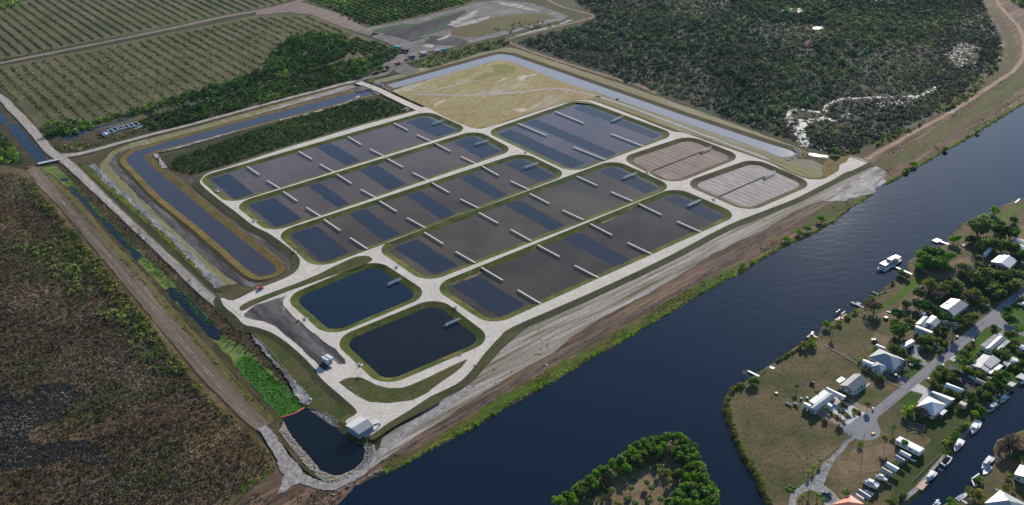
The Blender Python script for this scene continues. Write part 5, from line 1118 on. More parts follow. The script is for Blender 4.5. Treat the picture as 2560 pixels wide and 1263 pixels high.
PALM = {'palm': palm_crown_mesh('crown', G_D, 1, 26, 1, .10, .8), 'ypalm': palm_crown_mesh('crown', G_Y, 2, 18, 1, .09, .55), 'gpalm': palm_crown_mesh('crown', G_B, 3, 22, 1, .10, .6), 'cabbage': palm_crown_mesh('crown', G_O, 4, 40, 1, .17, .8, 1.2), 'silver': palm_crown_mesh('crown', G_G, 5, 34, 1, .13, .8, 1.0)}
PT = MB().tube((0, 0, -.1), (0, 0, 1), .16, .12, 7).mesh('trunk', PBARK)
NAMES = {'dark': 'broadleaf_tree', 'green': 'broadleaf_tree', 'bright': 'broadleaf_tree', 'olive': 'oak_tree', 'yellow': 'flowering_shrub', 'grey': 'grey_green_tree', 'brown': 'bare_tree', 'mangrove': 'mangrove_tree'}
def tree(kind, x, y, r, label, group=None, z=LZ, h=None):
    """crown centre seen at pixel x,y; r = crown radius in metres"""
    r *= 0.92 if r > 4 else 1.0
    hh = h if h else r * (0.95 if r > 2.5 else 0.85)
    v = rnd.randrange(2)
    if kind in PALM:
        hh = h if h else r * 1.7
        base = P(x, y, z + hh); root = empty('palm_tree', (base.x, base.y, z), rnd.uniform(0, 6.28))
        c = link('crown', PALM[kind], root, (0, 0, hh)); c.scale = (r, r, r)
        t = link('trunk', PT, root); t.scale = (1, 1, hh); tag(root, label, 'palm', group); return root
    base = P(x, y, z + hh * 0.55); root = empty(NAMES[kind], (base.x, base.y, z), rnd.uniform(0, 6.28))
    cm, tm = KIND[kind][v]
    c = link('crown', cm, root, (0, 0, hh * .1)); c.scale = (r, r, hh * 1.1)
    t = link('trunk', tm, root); t.scale = (r * .8, r * .8, hh * .9)
    tag(root, label, 'shrub' if 'shrub' in NAMES[kind] else 'tree', group)
    return root
T_ = tree
# east shore from the top right down
T_('olive', 2447, 566, 11, 'huge dark spreading tree on the river bank above the T shaped dock')
T_('bright', 2462, 548, 5.5, 'bright green round tree just behind the huge dark bank tree')
T_('mangrove', 2487, 527, 5, 'light green tree at the water beside the rocky point')
T_('dark', 2536, 551, 3.5, 'round dark tree standing alone on the brown lawn at the right edge')
T_('dark', 2505, 562, 3.5, 'low dark tree between the bright lawn and the round dark tree')
T_('dark', 2503, 578, 7, 'dark tree directly east of the huge bank tree')
T_('dark', 2528, 582, 7, 'dark broad tree with lit yellow green edge north of the pale roofs')
T_('yellow', 2499, 592, 4.5, 'yellow green topped tree in front of the dark broad tree')
T_('olive', 2476, 612, 8, 'grey green tree shading the parked motorhome')
T_('olive', 2504, 614, 8, 'grey green tree between the motorhome and the pale roofs')
T_('olive', 2530, 622, 7, 'olive tree touching the pale roofs at the right edge')
T_('dark', 2552, 640, 7, 'dark tree behind the white house with the black lean-to')
T_('dark', 2426, 600, 4.5, 'dark rounded bush inland of the T shaped dock')
T_('yellow', 2444, 603, 4, 'yellow green bush next to the dark rounded bush by the dock')
T_('mangrove', 2384, 600, 4, 'sunlit bush at the landward end of the T shaped dock')
T_('gpalm', 2397, 592, 2.6, 'small palm leaning over the water near the T shaped dock')
T_('mangrove', 2447, 618, 4, 'light green feathery tree west of the motorhome')
for i, (x, y, r, lb) in enumerate(((2302, 640, 6, 'western crown of the big bank thicket near the yacht'), (2322, 632, 6.5, 'northern crown of the big bank thicket near the yacht'), (2345, 634, 6.5, 'north east crown of the big bank thicket near the yacht'), (2370, 645, 6, 'eastern crown of the big bank thicket near the yacht'), (2318, 656, 7, 'middle crown of the big bank thicket near the yacht'), (2345, 660, 7, 'south east crown of the big bank thicket near the yacht'), (2300, 668, 5, 'south west crown of the big bank thicket near the yacht'), (2362, 672, 5, 'southernmost crown of the big bank thicket near the yacht'))):
    T_('green' if i % 3 else 'mangrove', x, y, r, lb, 'crowns of the big bank thicket')
T_('grey', 2441, 647, 5, 'grey leaved tree on the bare lot west of the white house')
T_('olive', 2448, 664, 3.5, 'olive bush below the grey leaved tree')
T_('dark', 2447, 671, 3, 'small dark round bush by the red fence')
T_('olive', 2405, 668, 4, 'olive bush east of the big bank thicket')
T_('grey', 2304, 680, 3, 'small leaning tree on the lawn behind the yacht pier')
T_('green', 2253, 683, 3, 'bank tree leaning over the water by the yacht pier')
T_('green', 2268, 690, 2.6, 'low green bush under the yacht walkway')
T_('mangrove', 2232, 705, 1.8, 'lit bush on the rocks south of the yacht pier')
for x, y, r, k, lb in ((2422, 678, 6, 'grey', 'grey green tree at the western end of the wood by the street'), (2440, 690, 6.5, 'olive', 'olive tree in the wood north of the turquoise boat'), (2465, 684, 6, 'olive', 'feathery tree below the red fence'), (2490, 690, 7, 'olive', 'dark olive tree in the middle of the wood by the street'), (2512, 700, 7, 'dark', 'dark tree in the heart of the wood by the street'), (2538, 690, 6, 'olive', 'olive tree at the north east corner of the wood by the street'), (2530, 715, 7, 'olive', 'grey olive tree leaning over the street'), (2556, 695, 4, 'grey', 'pale bush near the right edge beside the small white tank'), (2468, 706, 6, 'dark', 'dark tree east of the turquoise boat'), (2487, 722, 6, 'olive', 'broad olive tree whose crown touches the street'), (2500, 735, 5.5, 'olive', 'olive tree at the street bend'), (2440, 735, 5.5, 'yellow', 'yellow brown tree behind the grey roofed house'), (2455, 752, 4.5, 'yellow', 'straw coloured bush beside the grey roofed house'), (2426, 745, 5, 'brown', 'brown thin tree north east of the grey roofed house')):
    T_(k, x, y, r, lb)
for x, y, r, k, lb in ((2326, 712, 6.5, 'yellow', 'yellow green tree at the edge of the sandy path'), (2352, 722, 6, 'olive', 'olive tree inland of the yellow green tree'), (2382, 712, 6.5, 'olive', 'olive tree with dark underside north of the grey roofed house'), (2392, 730, 5.5, 'dark', 'dark tree touching the north corner of the grey roof'), (2340, 740, 6, 'brown', 'leafless grey brown tree west of the grey roofed house'), (2298, 735, 4, 'dark', 'small dark tree beside the sandy path'), (2265, 760, 3.5, 'dark', 'small dark tree on the sandy path bend'), (2300, 762, 5, 'dark', 'dark tree west of the white roof cluster'), (2322, 768, 5, 'dark', 'dark tree north of the white roof cluster'), (2340, 776, 4.5, 'dark', 'dark tree between the grey roof and the white roof cluster'), (2360, 790, 4, 'green', 'green tree at the south corner of the grey roof'), (2246, 786, 5, 'dark', 'dark bush on the brown lawn by the pale post'), (2186, 770, 6.5, 'brown', 'reddish brown bare tree alone on the riverside lawn'), (2252, 828, 7.5, 'green', 'large round dark green tree west of the white roof cluster'), (2232, 806, 2.5, 'bright', 'small bright bush north of the large round tree'), (2268, 802, 2.6, 'olive', 'small olive bush beside the large round tree'), (2283, 806, 2.4, 'olive', 'rounded bush next to the long white shed'), (2432, 797, 5.2, 'olive', 'round olive tree on the street corner lot'), (2398, 802, 4, 'dark', 'dark tree south of the grey roofed house'), (2412, 808, 3.6, 'olive', 'olive tree between the dark tree and the street'), (2341, 829, 2.5, 'dark', 'small dark bush in front of the white roof cluster')):
    T_(k, x, y, r, lb)
T_('silver', 2362, 808, 3.4, 'pale silver palm in front of the white roof cluster, the western one')
T_('silver', 2386, 813, 3.4, 'pale silver palm nearer the street of the silver pair')
T_('olive', 2357, 820, 3, 'yellow olive bush between the silver palms and the driveway')
for x, y, r, k, lb in ((2310, 852, 4, 'olive', 'dark olive tree at the western end of the drive hedge'), (2325, 848, 4, 'yellow', 'yellow topped tree in the drive hedge'), (2318, 858, 3.6, 'dark', 'dark tree at the front of the drive hedge'), (2344, 853, 3, 'olive', 'olive bush in the middle of the drive hedge'), (2360, 858, 2.6, 'yellow', 'bright yellow bush at the street end of the drive hedge'), (2320, 872, 3, 'olive', 'bush in the island of the looping driveway'), (2238, 873, 3.5, 'olive', 'grey olive tree between the hipped white house and the white trailer'), (2256, 880, 3.6, 'olive', 'tree at the north corner of the hipped white house'), (2273, 895, 2.2, 'yellow', 'yellow bush at the west end of the yellow hedge'), (2284, 901, 2.4, 'bright', 'green bush in the middle of the yellow hedge'), (2296, 905, 2.4, 'yellow', 'yellow bush at the street end of the yellow hedge'), (2262, 930, 2.6, 'grey', 'pale tree on the lawn of the hipped white house'), (2190, 872, 1.8, 'bright', 'small green bush under the curved shed behind the hipped house'), (2152, 901, 1.9, 'bright', 'bright bush beside the white carport'), (2168, 925, 2.4, 'yellow', 'yellow green tree below the white carport'), (2200, 944, 2.7, 'olive', 'round olive tree between the two white houses'), (2271, 1024, 4.6, 'bright', 'vivid round tree in front of the big white hipped roof'), (2302, 1030, 5, 'brown', 'thin grey tree overlapping the big white hipped roof'), (2399, 1018, 2.6, 'yellow', 'yellow green bush on the lawn behind the box trailer')):
    T_(k, x, y, r, lb)
T_('cabbage', 2170, 1007, 2.0, 'cabbage palm by the mailbox at the cul-de-sac')
T_('palm', 1992, 965, 1.6, 'slender palm alone on the brown lawn west of the long mobile home')
T_('palm', 2042, 980, 1.8, 'palm behind the long mobile home')
T_('cabbage', 2066, 1020, 2.0, 'grey green palm at the head of the paved garden')
T_('silver', 2104, 1027, 2.4, 'silver palm in the middle bed of the paved garden')
for x, y, lb in ((2105, 1008, 'small green shrub at the back of the paved garden'), (2116, 1014, 'small yellow shrub in the northern garden bed'), (2104, 1016, 'dark green shrub in the northern garden bed'), (2080, 1032, 'yellow shrub at the head of the curved garden bed'), (2093, 1041, 'round green shrub halfway down the curved garden bed'), (2110, 1053, 'round green shrub at the foot of the curved garden bed'), (2118, 1038, 'green shrub at the tip of the middle garden bed'), (2136, 1023, 'green shrub at the top of the eastern garden bed'), (2148, 1029, 'yellow green shrub in the eastern garden bed'), (2136, 1033, 'dark shrub at the foot of the eastern garden bed')):
    T_('bright' if 'yellow' not in lb else 'yellow', x, y, 1.1, lb, 'shrubs in the paved garden beds', z=LZ + .1)
for x, y, r, k, lb in ((2354, 878, 2.6, 'olive', 'small tree at the street end of the looping driveway island'), (2422, 872, 3, 'olive', 'green bush on the lawn between the street and the striped roofs'), (2408, 884, 2.8, 'olive', 'pale bush on the street verge opposite the looping drive'), (2434, 858, 2, 'brown', 'small reddish shrub on the bright green lawn'), (2485, 817, 2.2, 'dark', 'dark clipped round bush on the street corner'), (2527, 800, 4, 'dark', 'blue green bush inside the far street corner'), (2520, 775, 3, 'dark', 'dark bush by the street east of the junction'), (2535, 868, 2.4, 'yellow', 'yellow topped bush in a red mulch ring'), (2553, 884, 2.0, 'olive', 'round bush in the mulch ring nearest the right edge'), (2526, 836, 4, 'olive', 'olive tree beside the striped pergola roof'), (2500, 882, 3.4, 'yellow', 'yellow green banana clump below the striped roofs'), (2485, 878, 3, 'bright', 'bright banana leaves at the corner of the striped roofs'), (2516, 895, 3.5, 'dark', 'dark tree in the hedge between the striped roofs and the pale shed'), (2447, 890, 2.4, 'brown', 'dull brown shrub beside the tan driveway'), (2422, 912, 3.5, 'green', 'green tree beside the large feather palm'), (2418, 925, 3.4, 'yellow', 'orange green tree beside the boat trailer'), (2446, 938, 3.4, 'yellow', 'yellow leaved tree above the rusty roof'), (2462, 949, 1.8, 'yellow', 'bright yellow bush at the end of the rusty roof'), (2503, 937, 4, 'olive', 'pale green tree on the canal lawn'), (2520, 940, 3, 'bright', 'banana leaves on the canal lawn'), (2540, 918, 3.2, 'yellow', 'flowering bush below the pale sheds'), (2552, 912, 4, 'dark', 'dark tree by the right edge below the pale sheds')):
    T_(k, x, y, r, lb)
T_('palm', 2402, 900, 4, 'large feather palm at the head of the muddy yard')
T_('ypalm', 2432, 892, 2.6, 'small feathery palm beside the tan driveway')
T_('palm', 2548, 826, 2.4, 'palm on the verge by the side street')
for x, y, r, k, lb in ((2350, 925, 3.6, 'green', 'street end tree of the thicket north of the curved shed'), (2362, 932, 4, 'olive', 'olive tree in the thicket north of the curved shed'), (2346, 940, 4, 'olive', 'pale olive tree at the west of the thicket by the curved shed'), (2372, 943, 4, 'olive', 'tree in front of the curved shed thicket'), (2386, 934, 3.6, 'dark', 'dark tree at the muddy yard side of the thicket'), (2327, 955, 2.6, 'yellow', 'street end bush of the hedge beside the big house'), (2338, 961, 2.6, 'olive', 'second bush of the hedge beside the big house'), (2350, 969, 2.8, 'olive', 'third bush of the hedge, below the curved shed'), (2362, 977, 2.8, 'yellow', 'fourth bush of the hedge, below the curved shed'), (2376, 983, 2.8, 'dark', 'fifth bush of the hedge beside the long roof'), (2390, 988, 3, 'olive', 'canal side bush ending the hedge beside the long roof'), (2424, 990, 4, 'olive', 'olive tree between the box trailer and the sandy yard'), (2434, 1003, 3.2, 'green', 'green tree on the yard edge above the sailboats'), (2447, 978, 3, 'olive', 'pale bush in the middle of the sandy yard'), (2472, 968, 4, 'olive', 'yellow olive tree left of the canal trees'), (2490, 962, 5, 'dark', 'dark tree on the canal bank above the two sailboats'), (2505, 970, 4.4, 'dark', 'dark tree nearest the pale boathouse roof'), (2470, 992, 3.4, 'green', 'green tree beside the masts'), (2480, 998, 2.6, 'yellow', 'yellow tipped bush between the two sailboats'), (2444, 1020, 3, 'olive', 'bush on the bank above the western sailboat'), (2455, 1028, 2.6, 'green', 'bank bush left of the western sailboat'), (2436, 1035, 2.6, 'bright', 'bank bush between the lawn and the western sailboat')):
    T_(k, x, y, r, lb)
for i, (x, y, k) in enumerate(((2418, 1064, 'bright'), (2408, 1070, 'dark'), (2398, 1078, 'green'), (2389, 1084, 'bright'), (2381, 1093, 'green'), (2374, 1102, 'bright'))):
    T_(k, x, y, 2.3, 'shrub %s in the row on the seawall behind the moored white boats' % ('nearest the top', 'second from the top', 'third from the top', 'third from the bottom', 'second from the bottom', 'nearest the bottom')[i], 'seawall shrubs')
T_('ypalm', 2362, 1108, 3, 'yellow palm leaning toward the moored white boat')
T_('palm', 2366, 1128, 2.4, 'palm at the corner of the boat lift')
T_('ypalm', 2214, 1094, 2.8, 'yellow feather palm at the edge of the cul-de-sac lot')
T_('bright', 2152, 1112, 1.7, 'small vivid tree on the brown lot below the cul-de-sac')
T_('palm', 2234, 1067, 1.7, 'small palm on the dry lawn east of the cul-de-sac')
T_('palm', 2262, 1106, 2.2, 'palm in front of the long white trailer')
T_('yellow', 2286, 1126, 1.8, 'creeper bush against the long white trailer')
T_('palm', 2115, 1230, 2.2, 'palm beside the orange roof')
T_('palm', 1976, 1223, 3.0, 'dense round date palm on the lawn near the shore hedge')
for x, y, lb in ((2050, 1150, 'young palm nearest the top of the lane row'), (2034, 1167, 'second young palm down the lane row'), (2022, 1180, 'third young palm down the lane row'), (2024, 1229, 'young palm on the north side of the circular drive'), (2044, 1236, 'young palm on the north east of the circular drive'), (2008, 1240, 'young palm on the west of the circular drive'), (2000, 1252, 'yellow young palm on the south west of the circular drive'), (2058, 1248, 'young palm on the east of the circular drive')):
    T_('gpalm' if 'yellow' not in lb else 'ypalm', x, y, 1.3, lb, 'young palms along the lane')
for x, y, r, k, lb in ((2502, 1120, 5, 'brown', 'large bare grey tree leaning over the canal, western crown'), (2525, 1105, 6, 'brown', 'large bare grey tree leaning over the canal, northern crown'), (2535, 1125, 6, 'brown', 'large bare grey tree leaning over the canal, eastern crown'), (2550, 1140, 4, 'dark', 'dark bush behind the bare grey trees'), (2522, 1219, 3, 'yellow', 'yellow tree behind the south east hipped house'), (2523, 1192, 1.8, 'bright', 'small bush beside the grey deck'), (2437, 1236, 4, 'yellow', 'yellow tree on the canal corner'), (2452, 1243, 2.6, 'yellow', 'yellow bush next to the canal corner tree'), (2380, 1256, 2.6, 'bright', 'palm like bush at the bottom of the canal'), (2447, 1197, 2, 'bright', 'bright weeds inside the little walled basin'), (2441, 1204, 2, 'green', 'green weeds at the foot of the walled basin'), (2255, 1238, 2.4, 'olive', 'bush at the lower seawall end'), (2226, 1256, 2.8, 'olive', 'bush at the bottom edge near the canopies'), (2257, 1240, 2.2, 'olive', 'bush beside the seawall steps')):
    T_(k, x, y, r, lb)
# east bank bushes
for x, y, r, k, lb in ((1884, 955, 3.4, 'green', 'rounded dark green bush at the point beside the narrow jetty'), (2012, 862, 3.2, 'yellow', 'bush at the end of the yellow bank hedge'), (2026, 852, 2.8, 'yellow', 'yellow topped bush beside the pontoon dock'), (2030, 862, 3, 'bright', 'bright bush behind the pontoon dock'), (2068, 812, 3.2, 'mangrove', 'green bank bush left of the yellow palm'), (2098, 806, 2.4, 'mangrove', 'green bank bush beside the red dock'), (2120, 793, 2.2, 'yellow', 'lit bush between the red dock and the plank dock'), (2138, 780, 2, 'mangrove', 'bank bush below the plank dock'), (2166, 752, 2.2, 'yellow', 'bank bush above the plank dock'), (2180, 743, 1.8, 'bright', 'small bank bush by the driftwood'), (2250, 693, 2.2, 'green', 'bush under the leaning bank tree')):
    T_(k, x, y, r, lb, z=LZ - .2)
T_('ypalm', 2084, 818, 2.6, 'yellow fronded palm on the bank left of the red dock')
b_ = bare_mesh('crown', 5, PALE_BARK, 1.0, 5)
p = P(1873, 946, 0.3)
r_ = empty('dead_tree', p); tag(r_, 'pale leafless tree leaning over the river beside the narrow jetty', 'tree')
c_ = link('crown', b_, r_); c_.scale = (4.6, 4.6, 4.2); c_.rotation_euler = (R(-25), R(-35), 0)
# shoreline hedge of the peninsula: one bush after another
hl = [P(a, b, LZ) for a, b in [(1858, 962), (1840, 968), (1824, 985), (1815, 1010), (1822, 1045), (1830, 1066), (1844, 1100), (1857, 1131), (1872, 1158), (1888, 1182), (1898, 1204), (1910, 1232), (1925, 1262)]]
for i, p in enumerate(resample(hl, 2.3, closed=False)):
    r = rnd.uniform(1.5, 2.2); cm, tm = KIND['yellow' if i % 4 else 'olive'][i % 2]
    root = empty('shore_bush', (p.x + rnd.uniform(-.6, .6), p.y + rnd.uniform(-.6, .6), LZ - .5), rnd.uniform(0, 6.28))
    c = link('crown', cm, root, (0, 0, .2)); c.scale = (r, r, r * 1.1)
    tag(root, 'rounded yellow green bush in the hedge along the peninsula shore', 'bush', 'bushes of the peninsula shore hedge')
for ln, nm in (([(1945, 903), (1962, 893), (1980, 882), (2000, 870)], 'yellow green bush in the short bank hedge north of the narrow jetty'),):
    for i, p in enumerate(resample([P(a, b, LZ) for a, b in ln], 2.0, closed=False)):
        cm, tm = KIND['yellow'][i % 2]; r = rnd.uniform(1.2, 1.6)
        root = empty('shore_bush', (p.x, p.y, LZ - .5), rnd.uniform(0, 6.28)); c = link('crown', cm, root, (0, 0, .2)); c.scale = (r, r, r * 1.1)
        tag(root, nm, 'bush', 'bushes of the short bank hedge')
# leaning trees on the north west bank
for x, y, r, lb in ((1856, 664, 3.2, 'bank tree alone over the water, nearest the camera on the north west bank'), (1880, 655, 2.0, 'low bush beside the lone leaning bank tree'), (1966, 598, 3.4, 'southernmost of the three leaning bank trees'), (1998, 582, 3.8, 'middle of the three leaning bank trees'), (2020, 573, 3.8, 'northernmost of the three leaning bank trees'), (2054, 549, 4.4, 'wide leaning tree where the sand flat begins'), (2283, 411, 4.4, 'leaning tree at the bank below the levee, western one'), (2266, 425, 3.5, 'low bank tree beside the sand flat'), (2364, 372, 3.6, 'leaning tree on the upper levee bank'), (2443, 330, 3, 'dark bank tree near the top of the levee bank'), (2172, 385, 0.1, 'x')):
    if r > 1: T_('mangrove', x, y, r, lb, z=0.2, h=r * .75)
T_('green', 2088, 380, 5, 'dark green bush at the corner between the marsh and the levee', z=0.3)
# the island: ring of mangroves and cabbage palms in its clearing
ring_pts = [(1400, 1250), (1420, 1236), (1440, 1222), (1458, 1208), (1476, 1196), (1494, 1186), (1512, 1174), (1530, 1160), (1548, 1146), (1566, 1136), (1580, 1124), (1596, 1112), (1612, 1104), (1630, 1100), (1648, 1097), (1666, 1092), (1684, 1091), (1702, 1094), (1716, 1102), (1726, 1114), (1734, 1128), (1742, 1144), (1746, 1160), (1750, 1176), (1756, 1192), (1766, 1202), (1776, 1214), (1782, 1228), (1786, 1244), (1790, 1258), (1430, 1244), (1456, 1226), (1482, 1206), (1520, 1180), (1556, 1152), (1590, 1130), (1622, 1116), (1656, 1108), (1690, 1106), (1712, 1122), (1722, 1142), (1730, 1166), (1740, 1190), (1752, 1212), (1762, 1232), (1770, 1252), (1630, 1128), (1650, 1122), (1680, 1124), (1700, 1140), (1560, 1166), (1700, 1180), (1718, 1196), (1730, 1216), (1738, 1240), (1712, 1214), (1700, 1236), (1722, 1256), (1590, 1146), (1612, 1134), (1700, 1256), (1676, 1256), (1744, 1262)]
for i, (x, y) in enumerate(ring_pts):
    k = ('mangrove', 'green', 'mangrove', 'olive', 'green')[i % 5]
    T_(k, x + rnd.uniform(-3, 3), y + rnd.uniform(-2, 2) + 6, rnd.uniform(2.9, 4.2), 'leafy mangrove in the dense ring around the island', 'mangroves ringing the island', z=0.5, h=4.2)
for x, y, lb in ((1648, 1176, 'palm at the head of the sandy clearing on the island'), (1618, 1204, 'palm in the middle of the island clearing'), (1629, 1218, 'palm just below the middle palm of the island clearing'), (1578, 1218, 'wide bushy palm on the left of the island clearing'), (1567, 1245, 'palm at the bottom left of the island clearing'), (1625, 1250, 'palm at the bottom centre of the island clearing'), (1651, 1246, 'palm at the bottom right of the island clearing'), (1588, 1256, 'palm on the lower edge of the picture, left one on the island'), (1530, 1224, 'large palm beside the western island mangroves'), (1674, 1200, 'palm in front of the eastern island mangroves')):
    T_('cabbage', x, y, 2.0, lb, 'cabbage palms in the island clearing', z=0.7, h=2.6)
T_('yellow', 1665, 1180, 3, 'yellow green bush at the top right of the island clearing', z=.7)
T_('yellow', 1583, 1196, 1.6, 'small yellow bush at the top of the island clearing', z=.7)
T_('yellow', 1545, 1262, 2.4, 'low bush at the bottom left of the island', z=.7)
# shrubs by the canal compound
for x, y, r, lb in ((952, 172, 4.0, 'rounded bush on the road bend by the work site'), (967, 170, 3.4, 'smaller bush beside the rounded bush on the road bend'), (1544, 249, 1.6, 'tiny dark bush on the edge of the long straight canal')):
    T_('green', x, y, r, lb, z=0.3)
# ================================================================== THINGS OF THE POND FARM
WHITE = pmat('white_concrete', (0.68, 0.66, 0.63), 0.8, .12, 0, .6, .15, ((0.42, 0.39, 0.35), .5, .62))
CONC = pmat('grey_concrete', (0.42, 0.42, 0.42), 0.8, .1, 0, .6, .2)
GALV = pmat('galvanised_blue_grey', (0.24, 0.36, 0.44), 0.7, .1, 0, 1.0, .15)
STEEL = pmat('pale_steel', (0.46, 0.52, 0.57), 0.7, .06, 0, 1.0, .15)
DARK = pmat('dark_rubber', (0.02, 0.02, 0.022), 0.6, .1)
BLUE = pmat('blue_paint', (0.02, 0.08, 0.30), 0.4, .1)
YEL = pmat('yellow_paint', (0.75, 0.48, 0.04), 0.5, .1)
RED = pmat('red_boom', (0.70, 0.03, 0.03), 0.5, .15)
ORANGE = pmat('orange_paint', (0.70, 0.25, 0.03), 0.5, .15)
BLK = pmat('black_paint', (0.02, 0.022, 0.028), 0.35, .1)
TURQ = pmat('turquoise_sheet', (0.03, 0.55, 0.55), 0.45, .1)
WOOD = pmat('grey_weathered_wood', (0.32, 0.29, 0.26), 0.85, .15, 0, 1.5, .1)
PWOOD = pmat('pale_plank', (0.58, 0.55, 0.50), 0.8, .12, 0, 1.5, .1)
GLASS = pmat('dark_glass', (0.015, 0.02, 0.028), 0.08, .05, 0, 1, .6)
WPAINT = pmat('white_paint', (0.80, 0.80, 0.80), 0.35, .04)
piers = [  # (pond phrase, side, list of (outer end on the bank or tip) pairs)
 ('uppermost long pond', 'upper bank', [((618, 416), (648, 436)), ((747, 378), (780, 397)), ((870, 341), (903, 361)), ((985, 307), (1020, 325))]),
 ('uppermost long pond', 'lower bank', [((668, 451), (702, 472)), ((800, 410), (836, 430)), ((925, 372), (962, 391)), ((1042, 336), (1080, 354))]),
 ('second long pond', 'upper bank', [((708, 478), (743, 502)), ((842, 435), (879, 458)), ((968, 396), (1007, 417)), ((1088, 358), (1127, 378))]),
 ('second long pond', 'lower bank', [((766, 518), (804, 542)), ((902, 473), (942, 495)), ((1032, 431), (1073, 452)), ((1153, 391), (1195, 411))]),
 ('third long pond', 'upper bank', [((810, 548), (851, 576)), ((949, 502), (992, 528)), ((1081, 457), (1123, 481)), ((1205, 415), (1247, 438))]),
 ('third long pond', 'lower bank', [((876, 594), (919, 622)), ((1018, 544), (1063, 569)), ((1151, 497), (1197, 520)), ((1277, 452), (1323, 474))]),
 ('fourth long pond', 'upper bank', [((1061, 580), (1108, 609)), ((1197, 531), (1245, 557)), ((1324, 483), (1373, 508)), ((1442, 440), (1493, 463))]),
 ('fourth long pond', 'lower bank', [((1139, 628), (1189, 657)), ((1277, 573), (1329, 602)), ((1407, 525), (1459, 549)), ((1527, 479), (1581, 502))]),
 ('lowest long pond', 'upper bank', [((1203, 668), (1257, 700)), ((1344, 612), (1399, 641)), ((1476, 559), (1530, 587)), ((1597, 509), (1653, 536))]),
 ('lowest long pond', 'lower bank', [((1294, 724), (1353, 759)), ((1437, 663), (1497, 694)), ((1569, 606), (1630, 635)), ((1693, 553), (1754, 580))]),
 ('wide blue pond', 'upper bank', [((1295, 308), (1366, 338)), ((1387, 278), (1459, 307))]),
 ('wide blue pond', 'lower bank', [((1434, 367), (1515, 399)), ((1528, 334), (1610, 366))])]
ordn = {4: ['westernmost', 'second from the west', 'third from the west', 'easternmost'], 2: ['western', 'eastern']}
for pond, side, lst in piers:
    for i, (a, b) in enumerate(lst):
        zt = RZ + 0.1
        p, q = P(*a, zt), P(*b, zt)
        d = (q - p).normalized(); L = (q - p).length; ang = math.atan2(d.y, d.x)
        root = empty('pond_pier', (p.x, p.y, 0.1), ang)
        mb = MB(); mb.box((L / 2, 0, zt - .1 - .12), (L, .95, .2)); mb.box((L / 2, .47, zt - .1 - .3), (L, .1, .4)); mb.box((L / 2, -.47, zt - .1 - .3), (L, .1, .4))
        mb.build('deck', WHITE, root)
        k = max(2, int(L / 3.6))
        for j in range(k + 1):      # one bent of the pier: two piles under a cap
            x_ = L * j / k * .98 + .1
            mb = MB(); mb.box((x_, 0, zt - .45), (.22, .9, .16))
            for s in (-.36, .36): mb.tube((x_, s, -.3), (x_, s, zt - .4), .1, .1, 6)
            mb.build('pile_bent', CONC, root)
        tag(root, '%s white pier on the %s of the %s' % (ordn[len(lst)][i], side, pond), 'pier', 'white piers reaching into the ponds')
# outlet walkways at the east end of each pond
outs = [((1082, 309), (1112, 300), 'uppermost long pond'), ((1192, 360), (1222, 350), 'second long pond'), ((1315, 418), (1346, 407), 'third long pond'), ((1561, 444), (1592, 432), 'fourth long pond'), ((1722, 513), (1752, 500), 'lowest long pond'), ((1531, 302), (1558, 290), 'wide blue pond'), ((1755, 378), (1778, 368), 'brown drained pond'), ((1912, 441), (1938, 428), 'white drained pond'), ((974, 709), (1003, 697), 'upper dark pond'), ((1117, 811), (1150, 797), 'lower dark pond')]
for a, b, nm in outs:
    zt = RZ + .15
    p, q = P(*a, zt), P(*b, zt); d = (q - p).normalized(); L = (q - p).length; ang = math.atan2(d.y, d.x)
    root = empty('outlet_walkway', (p.x, p.y, 0.1), ang)
    mb = MB(); mb.box((L / 2, 0, zt - .15), (L, 1.0, .14)); mb.build('deck', GALV, root)
    mb = MB()
    for s in (-.5, .5):
        mb.beam((0, s, zt + .9), (L, s, zt + .9), .06, .06); mb.beam((0, s, zt + .45), (L, s, zt + .45), .05, .05)
        for j in range(5): mb.beam((L * j / 4, s, zt - .1), (L * j / 4, s, zt + .93), .06, .06)
    mb.build('railing', STEEL, root)
    mb = MB(); mb.box((-.35, 0, .7), (1.1, 1.5, 1.5)); mb.box((-.35, 0, 1.55), (.5, .5, .5), taper=.7); mb.build('gate_box', CONC, root)
    mb = MB()
    for j in (1, 2): mb.tube((L * j / 3, 0, -.3), (L * j / 3, 0, zt - .2), .12, .12, 6)
    mb.build('pile', CONC, root)
    tag(root, 'small blue grey outlet walkway at the east end of the %s' % nm, 'walkway', 'outlet walkways of the ponds')
    if nm in ('upper dark pond', 'lower dark pond', 'lowest long pond', 'fourth long pond', 'wide blue pond', 'third long pond', 'second long pond'):
        pp = p - d * 2.6
        mp = empty('marker_post', (pp.x, pp.y, 0)); MB().tube((0, 0, -.2), (0, 0, 1.3), .14, .14, 8).build('post', DARK, mp); MB().tube((0, 0, 1.3), (0, 0, 1.6), .2, .16, 8).build('cap', WPAINT, mp)
        tag(mp, 'dark marker post in the water off the walkway of the %s' % nm, 'post', 'marker posts by the outlet walkways')
# drain line across each drained pond
for a, b, nm in (((1631, 427), (1760, 377), 'brown drained pond'), ((1796, 492), (1918, 438), 'white drained pond')):
    p, q = P(*a, .35), P(*b, .35); mb = MB(); d = (q - p)
    mb.beam((0, 0, 0), d, .9, .16); mb.beam((0, 0, .1), d, .35, .14)
    o = mb.build('drain_channel', pmat('dark_channel', (.05, .05, .06), .95, .1, 0, 1, .05), None, p); tag(o, 'dark straight drain channel across the bed of the %s' % nm, 'drain')
